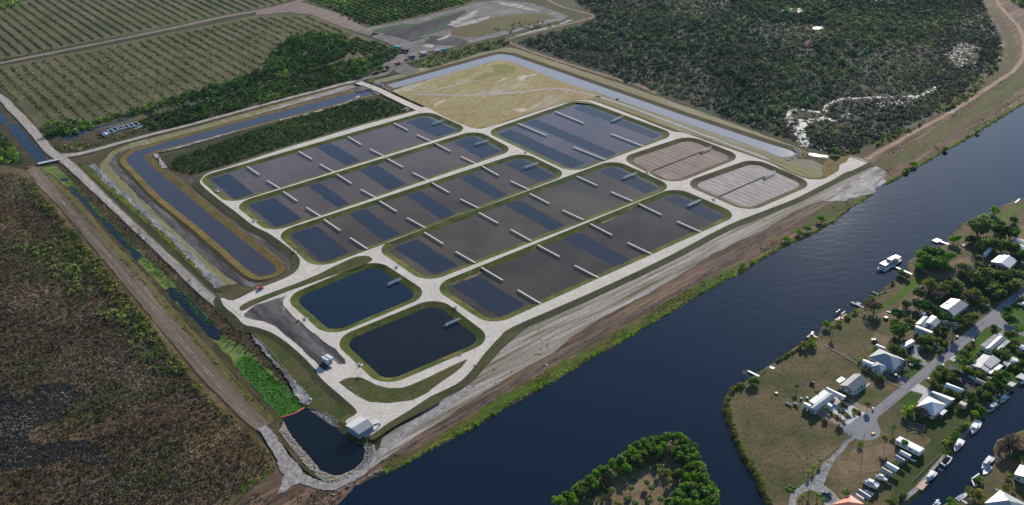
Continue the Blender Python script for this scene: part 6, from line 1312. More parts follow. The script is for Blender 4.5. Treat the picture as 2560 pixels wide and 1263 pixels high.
# inlet pump sets on the west side roads
inl = [((543, 478), 'uppermost long pond'), ((637, 552), 'second long pond'), ((736, 629), 'third long pond'), ((993, 668), 'fourth long pond'), ((1140, 770), 'lowest long pond'), ((764, 797), 'upper dark pond'), ((901, 912), 'lower dark pond'), ((1315, 381), 'wide blue pond'), ((1619, 431), 'brown drained pond'), ((1785, 499), 'white drained pond')]
for (x, y), nm in inl:
    p = P(x, y, RZ); root = empty('inlet_valve', (p.x, p.y, RZ + .02), ANG_A + R(90))
    MB().box((0, 0, .08), (3.2, 2.2, .16)).build('slab', WHITE, root)
    mb = MB(); mb.tube((-1.1, .3, .5), (1.1, .3, .5), .24, .24, 10); mb.tube((0, .3, .5), (0, .3, 1.2), .2, .2, 10); mb.tube((0, .3, 1.2), (0, .3, 1.26), .4, .4, 12); mb.build('pipe', STEEL, root)
    MB().box((.5, -.5, .5), (.8, .6, .7)).build('control_box', BLUE, root)
    mb = MB()
    for s in ((-1.7, 1.0), (1.7, 1.0)): mb.tube((s[0], s[1], 0), (s[0], s[1], 1.0), .12, .12, 8)
    mb.build('bollards', YEL, root)
    tag(root, 'white and blue inlet valve set beside the west end of the %s' % nm, 'valve', 'inlet valve sets of the ponds')
for (x, y), lb in (((1150, 885), 'yellow valve on the bank of the lower dark pond'), ((1188, 914), 'yellow valve set on the grass slope above the sandy track'), ((895, 945), 'yellow marker on the tip of the grassy island')):
    p = P(x, y, RZ); root = empty('pipe_valve', (p.x, p.y, RZ - .4 if x > 1180 else RZ)); mb = MB(); mb.tube((-.6, 0, .5), (.6, 0, .5), .25, .25, 10); mb.build('pipe', STEEL, root)
    mb = MB(); [mb.tube((s, .5, 0), (s, .5, 1.1), .13, .13, 8) for s in (-.9, 0, .9)]; mb.build('bollards', YEL, root); tag(root, lb, 'valve')

# ---- buildings
def quad_roof(pa, pb, pc, pd, kind, rise, z):
    """eave corners a-b-c-d (a-b and c-d are the sides parallel to the ridge). returns verts, faces"""
    a, b, c, d = [Vector((p.x, p.y, z)) for p in (pa, pb, pc, pd)]
    up = Vector((0, 0, rise))
    if kind == 'flat':
        t = Vector((0, 0, .16)); vs = [a, b, c, d, a + t, b + t, c + t, d + t]
        return vs, [(4, 5, 6, 7), (0, 1, 5, 4), (1, 2, 6, 5), (2, 3, 7, 6), (3, 0, 4, 7), (3, 2, 1, 0)]
    if kind == 'shed':
        t = Vector((0, 0, .14)); vs = [a + up, b + up, c, d, a + up + t, b + up + t, c + t, d + t]
        return vs, [(4, 5, 6, 7), (0, 1, 5, 4), (1, 2, 6, 5), (2, 3, 7, 6), (3, 0, 4, 7), (3, 2, 1, 0)]
    m1, m2 = (a + d) / 2 + up, (b + c) / 2 + up
    if kind == 'hip':
        wd = ((a - d).length + (b - c).length) / 4; ax = (m2 - m1); L = ax.length; k = min(wd / L, .49)
        m1, m2 = m1 + ax * k, m2 - ax * k
    if kind == 'arch':
        vs = []; fs = []; n = 9
        for e0, e1 in ((a, d), (b, c)):
            for i in range(n):
                t = i / (n - 1); vs.append(e0.lerp(e1, t) + up * math.sin(math.pi * t))
        for i in range(n - 1): fs.append((i, i + 1, n + i + 1, n + i))
        for i in range(n - 1):
            pass
        fs += [tuple(range(n)), tuple(range(2 * n - 1, n - 1, -1))]
        return vs, fs
    th = Vector((0, 0, .14))
    vs = [a, b, c, d, m1, m2, a - th, b - th, c - th, d - th]
    fs = [(0, 1, 5, 4), (2, 3, 4, 5), (3, 0, 4), (1, 2, 5), (0, 6, 7, 1), (1, 7, 8, 2), (2, 8, 9, 3), (3, 9, 6, 0), (9, 8, 7, 6)]
    return vs, fs
def roof_mesh(name, vs, fs, mats, loc, mi=None):
    me = bpy.data.meshes.new(name)
    me.from_pydata([tuple(Vector(v) - loc) for v in vs], [], fs)
    for m_ in mats: me.materials.append(m_)
    me.update()
    uv = me.uv_layers.new(name='u')
    for pl in me.polygons:       # ribs run down the slope
        n = pl.normal; h = Vector((n.y, -n.x, 0))
        if h.length < 1e-3: h = Vector((1, 0, 0))
        h.normalize(); s = n.cross(h)
        for li in pl.loop_indices:
            v = me.vertices[me.loops[li].vertex_index].co; uv.data[li].uv = (v.dot(h), v.dot(s))
    bm = bmesh.new(); bm.from_mesh(me); bmesh.ops.recalc_face_normals(bm, faces=bm.faces); bm.to_mesh(me); bm.free()
    if mi:
        for i, m_ in mi.items(): me.polygons[i].material_index = m_
    return me
def building(name, cat, label, wings, zb=LZ, group=None, windows=True):
    """wings: dict(c=[4 eave pixels], k=roof kind, h=eave height, rise=, roof=mat(s), wall=mat or None, posts)"""
    cen = P(*wings[0]['c'][0], zb + 3); q = P(*wings[0]['c'][2], zb + 3)
    loc = Vector(((cen.x + q.x) / 2, (cen.y + q.y) / 2, zb))
    root = empty(name, loc)
    for wi, w_ in enumerate(wings):
        h = w_.get('h', 2.8); z = zb + h
        c4 = [P(a, b, z) for a, b in w_['c']]
        vs, fs = quad_roof(*c4, w_.get('k', 'gable'), w_.get('rise', 1.2), z + (0.003 * wi))
        rm = w_['roof'] if isinstance(w_['roof'], (list, tuple)) else [w_['roof']]
        me = roof_mesh('roof', vs, fs, rm, loc, {1: 1} if len(rm) > 1 else None)
        rf = link('roof', me, root)
        if w_.get('label'): rf['label'] = w_['label']
        cc = sum(c4, Vector()) / 4
        ins = []
        for p in c4:
            dv = (p - cc); L = dv.length; ins.append(cc + dv * max(.5, (L - .55) / L))
        if w_.get('wall') is not None:
            mb = MB(); kd = w_.get('k', 'gable')
            pts = [Vector((p.x, p.y, 0)) for p in ins]
            ztop = h - .05
            V0 = [(p.x - loc.x, p.y - loc.y, -.3) for p in pts] + [(p.x - loc.x, p.y - loc.y, ztop) for p in pts]
            F0 = [(0, 1, 5, 4), (1, 2, 6, 5), (2, 3, 7, 6), (3, 0, 4, 7)]
            if kd == 'gable':
                r = w_.get('rise', 1.2) - .16
                m1 = (pts[0] + pts[3]) / 2; m2 = (pts[1] + pts[2]) / 2
                V0 += [(m1.x - loc.x, m1.y - loc.y, ztop + r), (m2.x - loc.x, m2.y - loc.y, ztop + r)]
                F0 += [(7, 4, 8), (5, 6, 9)]
            if kd == 'shed':
                V0[4] = (V0[4][0], V0[4][1], ztop + w_.get('rise', 1.2) * .93); V0[5] = (V0[5][0], V0[5][1], ztop + w_.get('rise', 1.2) * .93)
            mb.add(V0, F0); wl = mb.build('wall', w_['wall'], root)
            if windows and w_.get('win', True):
                first = True
                for i in range(4):
                    p, q_ = ins[i], ins[(i + 1) % 4]; e = (q_ - p); L = math.hypot(e.x, e.y)
                    if L < 2.6: continue
                    d = Vector((e.x, e.y, 0)).normalized(); nrm = Vector((d.y, -d.x, 0))
                    if nrm.dot(Vector((p.x - cc.x, p.y - cc.y, 0))) < 0: nrm = -nrm
                    if nrm.y > .35: continue       # side turned away
                    n = max(1, int(L / 3.4))
                    for j in range(n):
                        c_ = Vector((p.x, p.y, 0)) + d * (L * (j + .5) / n) + nrm * .02
                        isdoor = (j == n // 2 and i == 2)
                        hh, wd = ((2.05, .95) if isdoor else (1.1, 1.3))
                        zc = (1.02 if isdoor else 1.45)
                        mb = MB(); mb.box((c_.x - loc.x, c_.y - loc.y, min(zc, h - .8)), (wd + .14, .07, hh + .14), math.atan2(d.y, d.x)); fr = mb.build('door' if isdoor else 'window', WPAINT, root)
                        mb = MB(); mb.box((c_.x - loc.x + nrm.x * .05, c_.y - loc.y + nrm.y * .05, min(zc, h - .8)), (wd, .05, hh), math.atan2(d.y, d.x)); mb.build('pane', GLASS, fr)
        elif w_.get('posts', True):
            for p in ins:
                mb = MB(); mb.tube((p.x - loc.x, p.y - loc.y, -.2), (p.x - loc.x, p.y - loc.y, h), .07, .07, 6); mb.build('post', WPAINT, root)
        if w_.get('seams'):
            pass
    tag(root, label, cat, group)
    return root
R_WHITE = roofmat('white_sheet_roof', (0.70, 0.70, 0.69)); R_GREY = roofmat('blue_grey_sheet_roof', (0.18, 0.21, 0.24)); R_LG = roofmat('light_grey_sheet_roof', (0.31, 0.34, 0.36))
R_SH = roofmat('grey_shingle_roof', (0.20, 0.20, 0.205), 0.3); R_OLD = roofmat('worn_mottled_roof', (0.34, 0.34, 0.35), .5, ((0.13, 0.11, 0.10), .9, .52)); R_DK = roofmat('dark_sheet_roof', (0.16, 0.18, 0.20))
R_RUST = roofmat('rusty_sheet_roof', (0.55, 0.58, 0.60), .5, ((0.42, 0.09, 0.03), .8, .45)); R_ORG = roofmat('orange_tile_roof', (0.62, 0.20, 0.11), .35); R_TAN = roofmat('tan_sheet_roof', (0.62, 0.50, 0.42))
R_STAIN = roofmat('stained_grey_roof', (0.20, 0.23, 0.26), .6, ((0.20, 0.12, 0.09), .35, .6)); R_IVORY = roofmat('ivory_sheet_roof', (0.66, 0.66, 0.61)); R_BLG = roofmat('pale_grey_sheet_roof', (0.27, 0.30, 0.33))
WL_C = pmat('cream_wall', (0.56, 0.55, 0.46), .8, .05); WL_W = pmat('white_wall', (0.68, 0.69, 0.69), .7, .05); WL_B = pmat('pale_blue_wall', (0.40, 0.50, 0.54), .7, .05); WL_G = pmat('grey_wall', (0.40, 0.42, 0.42), .8, .06); WL_T = pmat('tan_wall', (0.42, 0.32, 0.25), .8, .08)
pb = building('pump_house', 'building', 'white gabled pump house between the basin and the loading yard', [dict(c=[(900, 1040.5), (863, 1064), (897, 1085.5), (935, 1062.5)], k='gable', h=3.5, rise=1.0, roof=[R_IVORY, R_BLG], wall=pmat('shade_toned_blue_wall', (.20, .26, .34), .6, .05), win=False)], zb=RZ)  # bluish wall darkened for shade; unlit roof slope painted greyer
pbl = pb.location
def local(o, x, y, z): p = P(x, y, z); return p.x - o.location.x, p.y - o.location.y, z - o.location.z
for i, (x0, y0, x1, y1) in enumerate(((904, 1084, 914, 1078), (919, 1075, 927, 1070))):
    a, b = Vector(local(pb, x0, y0, RZ + 1.5)), Vector(local(pb, x1, y1, RZ + 1.5)); MB().beam(a, b, .12, 2.6).build('door', CONC, pb)
for x, y in ((870, 1068), (880, 1075), (889, 1081)):
    a = Vector(local(pb, x, y, .2)); mb = MB(); mb.tube(a + Vector((0, 0, -.4)), a + Vector((0, 0, 1.6)), .45, .45, 10); mb.build('intake_pipe', STEEL, pb)
a = Vector(local(pb, 933, 1064, RZ + 1)); mb = MB(); pts = [a, a + Vector((1.5, .4, .5)), a + Vector((2.8, .9, .3)), a + Vector((3.2, 1.2, -1))]
for i in range(3): mb.tube(pts[i], pts[i + 1], .35, .35, 8)
mb.build('discharge_pipe', BLK, pb)
sp = P(934, 1058, RZ + .08); MB()
o = MB().box((0, 0, 0), (6, 4, .1), ANG_A).build('concrete_pad', WHITE, None, (sp.x, sp.y, RZ + .1)); tag(o, 'small white concrete pad at the back of the pump house', 'pad')
sh = building('site_shed', 'shed', 'small shed with two white roof panels on the black soil yard', [dict(c=[(819, 885), (803, 893), (817, 902), (834, 894)], k='flat', h=2.9, roof=R_WHITE, wall=WL_W, rise=.2)], zb=RZ + .05)
a, b = Vector(local(sh, 811, 889, RZ + 3.2)), Vector(local(sh, 825.5, 898, RZ + 3.2)); MB().beam(a, b, .3, .12).build('roof_gap', BLUE, sh)
for i, (x, y) in enumerate([(854, 1054), (858, 1057), (862, 1060), (901, 1087), (905, 1090), (909, 1092), (913, 1094), (917, 1097)]):
    p = P(x, y, RZ); o = MB().tube((0, 0, -.4), (0, 0, 1.1), .17, .17, 8).add([(0, 0, 1.22)] + [(.17 * math.cos(t), .17 * math.sin(t), 1.1) for t in [k * .785 for k in range(8)]], [(0, 1 + k, 1 + (k + 1) % 8) for k in range(8)]).build('bollard', YEL, None, (p.x, p.y, RZ - .1))
    tag(o, ('yellow bollard in the group of three at the north corner of the pump house' if i < 3 else 'yellow bollard in the row of five at the south corner of the pump house'), 'bollard', 'bollards at the north corner' if i < 3 else 'bollards at the south corner')
# boom
bp = catmull([P(a, b, .25) for a, b in [(701, 1045), (712, 1042), (726, 1038), (738, 1034), (750, 1027), (758, 1021), (768, 1015)]], 5, closed=False)
mb = MB()
for i in range(len(bp) - 1): mb.tube(bp[i], bp[i + 1], .42 if i % 3 else .3, .42, 8)
tag(mb.build('floating_boom', RED, smooth=True), 'red floating boom holding back the green weed', 'boom')
# white abutment of boom
p = P(770, 1012, .6); o = MB().box((0, 0, .4), (1.6, 1.0, .9), ANG_A).box((0, 0, 1.0), (.4, .4, .6)).build('boom_anchor', CONC, None, (p.x, p.y, .4)); tag(o, 'pale concrete anchor at the landward end of the red boom', 'anchor')
# riprap
def rocks(name, px, z, sz, dens, mat, label):
    wp = world_poly(px, z); xs = [p.x for p in wp]; ys = [p.y for p in wp]; ar = abs(area2(wp)); n = int(ar * dens * 1.6)
    x = nrg.uniform(min(xs), max(xs), n * 3); y = nrg.uniform(min(ys), max(ys), n * 3); k = inside(wp, x, y); x, y = x[k][:n], y[k][:n]; n = len(x)
    base = np.array([(-1, -1, -.6), (1, -1, -.6), (1, 1, -.6), (-1, 1, -.6), (-.7, -.7, .6), (.7, -.7, .6), (.7, .7, .6), (-.7, .7, .6)])
    V = base[None] * (sz * nrg.uniform(.5, 1.3, (n, 1, 1))) * nrg.uniform(.6, 1.3, (n, 8, 3))
    t = nrg.uniform(0, 6.28, n); c, s = np.cos(t)[:, None], np.sin(t)[:, None]
    X = V[:, :, 0] * c - V[:, :, 1] * s + x[:, None]; Y = V[:, :, 0] * s + V[:, :, 1] * c + y[:, None]; Zz = V[:, :, 2] + z + nrg.uniform(-.1, .2, (n, 1))
    VV = np.stack([X, Y, Zz], -1).reshape(-1, 3); F = np.array([(0, 3, 2, 1), (4, 5, 6, 7), (0, 1, 5, 4), (1, 2, 6, 5), (2, 3, 7, 6), (3, 0, 4, 7)])[None] + (np.arange(n) * 8)[:, None, None]
    me = bpy.data.meshes.new(name); me.from_pydata(VV.tolist(), [], F.reshape(-1, 4).tolist()); me.materials.append(mat); me.update()
    tag(link(name, me), label, None, kind='stuff')
ROCKT = pmat('tan_rock', (0.58, 0.49, 0.37), .9, .35, 0, .8, .1); ROCKG = pmat('grey_rock', (0.34, 0.32, 0.30), .9, .4, 0, .8, .1)
rocks('riprap', [(698, 1079), (712, 1072), (722, 1078), (742, 1107), (775, 1144), (802, 1177), (834, 1190), (853, 1188), (887, 1173), (895, 1180), (873, 1195), (830, 1208), (805, 1201), (771, 1171), (731, 1125)], .42, .24, 4.0, ROCKT, 'tan riprap lining the west and south sides of the basin')
rocks('riprap', [(784, 1031), (793, 1026), (820, 1035), (840, 1046), (857, 1058), (868, 1066), (895, 1088), (912, 1096), (930, 1112), (938, 1135), (925, 1160), (895, 1180), (888, 1172), (907, 1151), (914, 1125), (900, 1101), (873, 1081), (827, 1061), (800, 1043)], .45, .24, 4.0, ROCKG, 'grey riprap under the pump house round the east side of the basin')
rocks('riprap', [(889, 226), (905, 218), (924, 219), (944, 233), (938, 236), (922, 224), (896, 230)], .9, .6, .35, ROCKG, 'grey riprap at the canal head below the road crossing')
rocks('riprap', [(933, 210), (945, 205), (972, 202), (958, 214), (975, 224), (970, 227), (945, 214)], 1.1, .6, .35, ROCKG, 'grey riprap at the head of the long straight canal')
rocks('riprap', [(1955, 399), (1985, 391), (1991, 383), (1985, 373), (1999, 375), (2006, 386), (1997, 395), (1970, 402)], 1.0, .6, .4, ROCKG, 'pale riprap round the end of the long straight canal')
rocks('riprap', [(2537, 503), (2501, 519), (2474, 537), (2478, 531), (2505, 514), (2540, 498)], .7, .8, .4, ROCKG, 'rocks along the point on the east bank')
rocks('riprap', [(2192, 742), (2208, 729), (2232, 712), (2238, 716), (2215, 733), (2196, 747)], .8, .5, .5, ROCKG, 'pale rocks on the bank south of the yacht pier')
rocks('riprap', [(880, 1222), (917, 1195), (960, 1178), (955, 1174), (915, 1188), (878, 1212), (830, 1232), (820, 1245)], .4, .5, .4, ROCKG, 'rubble along the river edge at the corner bank')
rocks('limestone_rubble', [(757, 985), (768, 990), (782, 1008), (790, 1004), (775, 995), (762, 975)], .85, .5, .6, WHITE, 'white rubble spilling down beside the weed filled canal')
rocks('grass_litter', [(868, 965), (885, 962), (905, 985), (912, 1000), (895, 992)], RZ + .1, .3, .18, WHITE, 'pale stones strewn over the grassy island')
# bridge over the west canal
p, q = P(95, 409, 1.2), P(152, 397, 1.2); L = (q - p).length; d = (q - p).normalized()
root = empty('canal_bridge', (p.x, p.y, .2), math.atan2(d.y, d.x)); MB().box((L / 2, 0, .85), (L, 4.2, .35)).build('deck', WHITE, root)
for s in (-1.95, 1.95): MB().box((L / 2, s, 1.2), (L, .22, .35)).build('kerb', CONC, root)
mb = MB(); [mb.box((L * t, 0, .2), (.5, 3.6, 1.2)) for t in (.1, .5, .9)]; mb.build('pier', CONC, root)
tag(root, 'white concrete bridge crossing the west canal', 'bridge')
# floating line across the small canal
p, q = P(34, 334, .2), P(64, 331, .2); o = MB().tube((0, 0, .05), q - p, .12, .12, 6).build('float_line', PWOOD, None, p); tag(o, 'thin float line stretched across the small north west canal', 'rope')
# concrete head walls at the crossing
for a, b, lb in (((922, 208), (888, 221), 'dark concrete wing wall north of the road crossing'), ((925, 214), (955, 232), 'concrete head wall of the canal west of the road crossing'), ((942, 206), (974, 226), 'tan concrete head wall of the long straight canal')):
    p, q = P(*a, RZ), P(*b, RZ); d = q - p; o = MB().beam((0, 0, -.6), d + Vector((0, 0, -.6)), .35, 1.3).beam((0, 0, .06), d + Vector((0, 0, .06)), .5, .12).build('head_wall', CONC, None, p); tag(o, lb, 'wall')
p = P(2147, 398, RZ); mb = MB()
pr = [P(a, b, RZ - .02) - p for a, b in [(2127, 393), (2168, 405)]]; mb.beam(pr[0], pr[1], .5, .7); o = mb.build('ramp_kerb', WHITE, None, p); tag(o, 'white concrete kerb at the top end of the river ramp', 'kerb')
# poles along the west service road
def pole(name, x, y, h, zb, label, cross=True, mat=WOOD, group=None):
    p = P(x, y, zb + h); root = empty(name, (p.x, p.y, zb), rnd.uniform(-.2, .2) + ANG_A)
    MB().tube((0, 0, -.2), (0, 0, h), .17, .11, 7).build('pole', mat, root)
    if cross:
        MB().box((0, 0, h - .35), (2.4, .14, .16)).build('crossarm', mat, root)
        mb = MB(); [mb.tube((s, 0, h - .27), (s, 0, h - .05), .07, .05, 6) for s in (-1.05, 0.4, 1.05)]; mb.build('insulator', STEEL, root)
    tag(root, label, 'pole', group)
    return root
pp_ = [(203, 443), (281, 517), (372, 603), (383, 621), (475, 702), (603, 819)]
ns = ['northernmost', 'second', 'third', 'fourth', 'fifth', 'southernmost']
pl_ = [pole('utility_pole', x, y, 8.5, .2, '%s utility pole with a crossarm beside the west service road' % n, group='utility poles of the west service road') for (x, y), n in zip(pp_, ns)]
pole('utility_pole', 2163, 1080, 7.5, LZ, 'dark street pole with a lamp at the edge of the cul-de-sac', False)
pole('utility_pole', 717, 988, 7.0, .2, 'pole with a bright crossarm by the weed filled canal')
# pens by the creek
def pen(x0, y0, label, sc=1.0):
    c = P(x0, y0, .8); root = empty('open_pen', (c.x, c.y, .1), ANG_A - R(90))
    mb = MB(); L, W_ = 9.0 * sc, 4.6
    for s in (-1, 1): mb.box((0, s * W_, .6), (L, .35, 1.0)); mb.box((s * L / 2, 0, .6), (.35, W_ * 2, 1.0))
    mb.build('frame', STEEL, root); MB().box((0, 0, .6), (L * .95, .6, 1.0)).build('divider', STEEL, root); MB().box((0, 0, .12), (L, W_ * 2 - .3, .12)).build('floor', DARK, root)
    tag(root, label, 'pen', 'open pens by the creek')
for (x, y), n in zip(((272, 330), (293, 322), (311, 317), (333, 312)), ('westernmost', 'second from the west', 'third from the west', 'easternmost')):
    pen(x, y, '%s of the open white framed pens by the creek' % n)
p = P(262, 335, 1.5); root = empty('storage_tank', (p.x, p.y, .1)); MB().tube((0, 0, 0), (0, 0, 2.0), 2.3, 2.3, 16).build('tank', WPAINT, root, smooth=True)
mb = MB(); n = 16; mb.add([(0, 0, 2.9)] + [(2.4 * math.cos(2 * math.pi * i / n), 2.4 * math.sin(2 * math.pi * i / n), 2.0) for i in range(n)], [(0, 1 + i, 1 + (i + 1) % n) for i in range(n)]); mb.build('lid', WPAINT, root); tag(root, 'round white tank next to the open pens', 'tank')
p = P(257, 332, .8); o = MB().box((0, 0, .9), (3.4, 2.6, 1.7), .5).box((0, 0, 1.8), (3.6, 2.8, .15), .5).build('blue_bin', BLUE, None, (p.x, p.y, .1)); tag(o, 'deep blue bin behind the round white tank', 'bin')
for i, (x, y) in enumerate(((346, 319), (350, 317.5), (354, 316), (340, 322))):
    p = P(x, y, .3); o = MB().box((0, 0, .3), (2.6, 1.2, .6), ANG_A - 1.2, taper=.85).box((0, 0, .65), (1.8, .7, .14), ANG_A - 1.2).build('white_crate', WPAINT, None, (p.x, p.y, .1)); tag(o, 'white crate in the row at the east end of the open pens', 'crate', 'white crates by the pens')
# machinery at the work site
def wheels(root, xs, yy, r, w_=.4, name='wheel'):
    for x in xs:
        for s in (-1, 1): MB().tube((x, s * yy - w_ / 2 * s, r), (x, s * yy + w_ / 2 * s, r), r, r, 12).build(name, DARK, root)
def loader(x, y, rz, label, col=YEL):
    p = P(x, y, .8); root = empty('wheel_loader', (p.x, p.y, .25), rz)
    mb = MB(); mb.box((-1.2, 0, 1.4), (3.0, 1.9, 1.2)); mb.box((1.5, 0, 1.1), (2.0, 1.4, .8)); mb.build('body', col, root)
    mb = MB(); mb.box((0.2, 0, 2.6), (1.5, 1.5, 1.3), taper=.85); mb.build('cab', GLASS, root); MB().box((.2, 0, 3.3), (1.6, 1.6, .12)).build('cab_roof', col, root)
    mb = MB(); [mb.beam((1.6, s, 1.5), (3.6, s, .6), .2, .35) for s in (-.6, .6)]; mb.build('boom_arm', col, root)
    mb = MB(); mb.add([(3.5, -1.5, .1), (4.6, -1.5, .1), (4.3, -1.5, 1.2), (3.5, -1.5, 1.0), (3.5, 1.5, .1), (4.6, 1.5, .1), (4.3, 1.5, 1.2), (3.5, 1.5, 1.0)], [(0, 1, 2, 3), (7, 6, 5, 4), (0, 4, 5, 1), (0, 3, 7, 4), (3, 2, 6, 7)]); mb.build('bucket', DARK, root)
    wheels(root, (-1.5, 1.6), 1.15, .8, .6); tag(root, label, 'wheel loader'); return root
loader(936, 84, R(20), 'orange yellow loader at the dark edge of the seeded plot', ORANGE)
loader(997, 159, R(160), 'orange loader on the grey haul road', ORANGE)
def truck(x, y, rz, label, cabm, bedm, L=8.0, name='dump_truck', cat='truck', zb=.25):
    p = P(x, y, zb + 1); root = empty(name, (p.x, p.y, zb), rz)
    MB().box((L / 2 - .9, 0, 1.6), (1.8, 2.3, 2.2), taper=.92).build('cab', cabm, root); MB().box((L / 2 - .35, 0, 2.0), (.9, 2.1, .8)).build('windscreen', GLASS, root)
    mb = MB(); mb.box((-.9, 0, 1.9), (L - 2.4, 2.4, 1.5), taper=1.04); mb.build('bed', bedm, root); MB().box((0, 0, .85), (L - .4, 1.2, .3)).build('chassis', DARK, root)
    wheels(root, (-L / 2 + 1, -L / 2 + 2.2, L / 2 - 1.2), 1.05, .5); tag(root, label, cat); return root
truck(1012, 127, R(-25), 'black truck parked behind the turquoise covered truck', BLK, BLK, 9)
truck(994, 119, R(-25), 'truck with a turquoise cover on the work site edge', TURQ, TURQ, 9)
truck(1027, 144, R(14), 'black truck beside the scrub at the work site mouth', BLK, BLK, 9)
truck(1060, 134, R(14), 'low white truck behind the orange pipe stack', WPAINT, WPAINT, 7)
def car(x, y, rz, label, mat, L=4.6, h=1.5, name='parked_car', cat='car', zb=LZ + .06, pickup=False, group=None):
    p = P(x, y, zb + .7); root = empty(name, (p.x, p.y, zb), rz)
    W_ = 1.9; mb = MB()
    prof = [(-L / 2, .45), (-L / 2 + .05, .95), (-L * .28, 1.0), (-L * .2, h), (L * .12, h), (L * .24, 1.0), (L / 2 - .1, .82), (L / 2, .45)]
    if pickup: prof = [(-L / 2, .5), (-L / 2, 1.05), (-L * .06, 1.05), (-L * .04, h + .15), (L * .16, h + .15), (L * .26, 1.1), (L / 2 - .1, .95), (L / 2, .5)]
    n = len(prof); V = [(x_, -W_ / 2 + (.12 if z_ > 1.2 else 0), z_) for x_, z_ in prof] + [(x_, W_ / 2 - (.12 if z_ > 1.2 else 0), z_) for x_, z_ in prof]
    mb.add(V, [(i, i + 1, n + i + 1, n + i) for i in range(n - 1)] + [(n - 1, 0, n, 2 * n - 1), tuple(range(n - 1, -1, -1)), tuple(range(n, 2 * n))]); mb.build('body', mat, root)
    k0, k1 = (3, 4)
    mb = MB(); xr, xf = prof[k0][0], prof[k1][0]; hh = prof[k0][1]
    mb.add([(xr - .02, -W_ / 2 + .02, 1.08), (xf + L * .09, -W_ / 2 + .02, 1.08), (xf, -W_ / 2 + .09, hh - .12), (xr + .08, -W_ / 2 + .09, hh - .12)], [(0, 1, 2, 3)])
    mb.add([(xr - .02, W_ / 2 - .02, 1.08), (xf + L * .09, W_ / 2 - .02, 1.08), (xf, W_ / 2 - .09, hh - .12), (xr + .08, W_ / 2 - .09, hh - .12)], [(0, 1, 2, 3)])
    mb.box((xf + L * .07, 0, (hh + 1.05) / 2 + .04), (.3, W_ - .5, hh - 1.15), 0); mb.build('windows', GLASS, root)
    if pickup: MB().box((-L * .28, 0, 1.07), (L * .4, W_ - .35, .05)).build('cargo_bed', DARK, root)
    wheels(root, (-L * .32, L * .32), W_ / 2 - .08, .36, .24); tag(root, label, cat, group); return root
car(1021, 146.5, R(14), 'white pickup truck beside the black truck at the work site', WPAINT, 5.4, 1.6, 'pickup_truck', 'pickup', .25, True)
car(958, 152.5, R(14), 'white vehicle on the dirt by the grove, nearest the road', WPAINT, 5, 1.6, 'pickup_truck', 'pickup', .25, True)
car(964, 150, R(14), 'white vehicle on the dirt by the grove, just above the other', WPAINT, 5, 1.6, 'pickup_truck', 'pickup', .25, True)
p = P(1066, 131, .4); root = empty('pipe_stack', (p.x, p.y, .2), ANG_A - R(12)); mb = MB()
for i in range(5): mb.tube((-9, (i - 2) * .5, .3), (9, (i - 2) * .5, .3), .24, .24, 8)
for i in range(4): mb.tube((-8, (i - 1.5) * .5, .7), (8, (i - 1.5) * .5, .7), .24, .24, 8)
mb.build('pipes', ORANGE, root); MB().box((0, 0, .05), (10, 3, .1)).build('skids', WOOD, root); tag(root, 'long stack of orange pipes by the haul road', 'pipes')
for x, y, lb in ((1095, 128, 'white container at the work site, western one'), (1112, 125, 'turquoise container at the work site')):
    p = P(x, y, .8); o = MB().box((0, 0, 1.2), (5 if 'white' in lb else 3.4, 2.0, 2.0), ANG_A - R(12)).box((0, 0, 2.25), (4.8 if 'white' in lb else 3.2, 1.8, .1), ANG_A - R(12)).build('storage_container', WPAINT if 'white' in lb else TURQ, None, (p.x, p.y, .2)); tag(o, lb, 'container')
car(652, 720, ANG_A, 'small red white and blue utility vehicle beside the pond road', RED, 3.4, 1.7, 'utility_vehicle', 'utility vehicle', RZ + .02)
p = P(644, 722, RZ); o = MB().tube((0, 0, 0), (0, 0, .9), .4, .4, 10).tube((1.0, .2, 0), (1.0, .2, .9), .4, .4, 10).tube((0, 0, .9), (0, 0, .97), .2, .2, 8).build('white_drums', WPAINT, None, (p.x, p.y, RZ)); tag(o, 'pair of white drums next to the small red vehicle', 'drums')
p = P(745, 803, RZ); o = MB().box((0, 0, .5), (1.6, .5, 1.0), .6).box((.6, .3, .3), (.8, .8, .6)).build('orange_marker', ORANGE, None, (p.x, p.y, RZ)); tag(o, 'orange marker on the black soil yard', 'marker')
p = P(71, 838 - 421 + 421, .2)
p = P(70, 418, .9); root = empty('pump_skid', (p.x, p.y, .15), .3); MB().box((0, 0, .7), (2.6, 1.4, .9)).build('engine_cover', RED, root); MB().box((0, 0, .15), (3.2, 1.7, .2)).build('skid', STEEL, root); mb = MB(); mb.tube((1.2, 0, .6), (2.8, 0, .3), .22, .22, 8); mb.build('pipe', STEEL, root); tag(root, 'small red pump skid beside the fork of the levee road', 'pump')
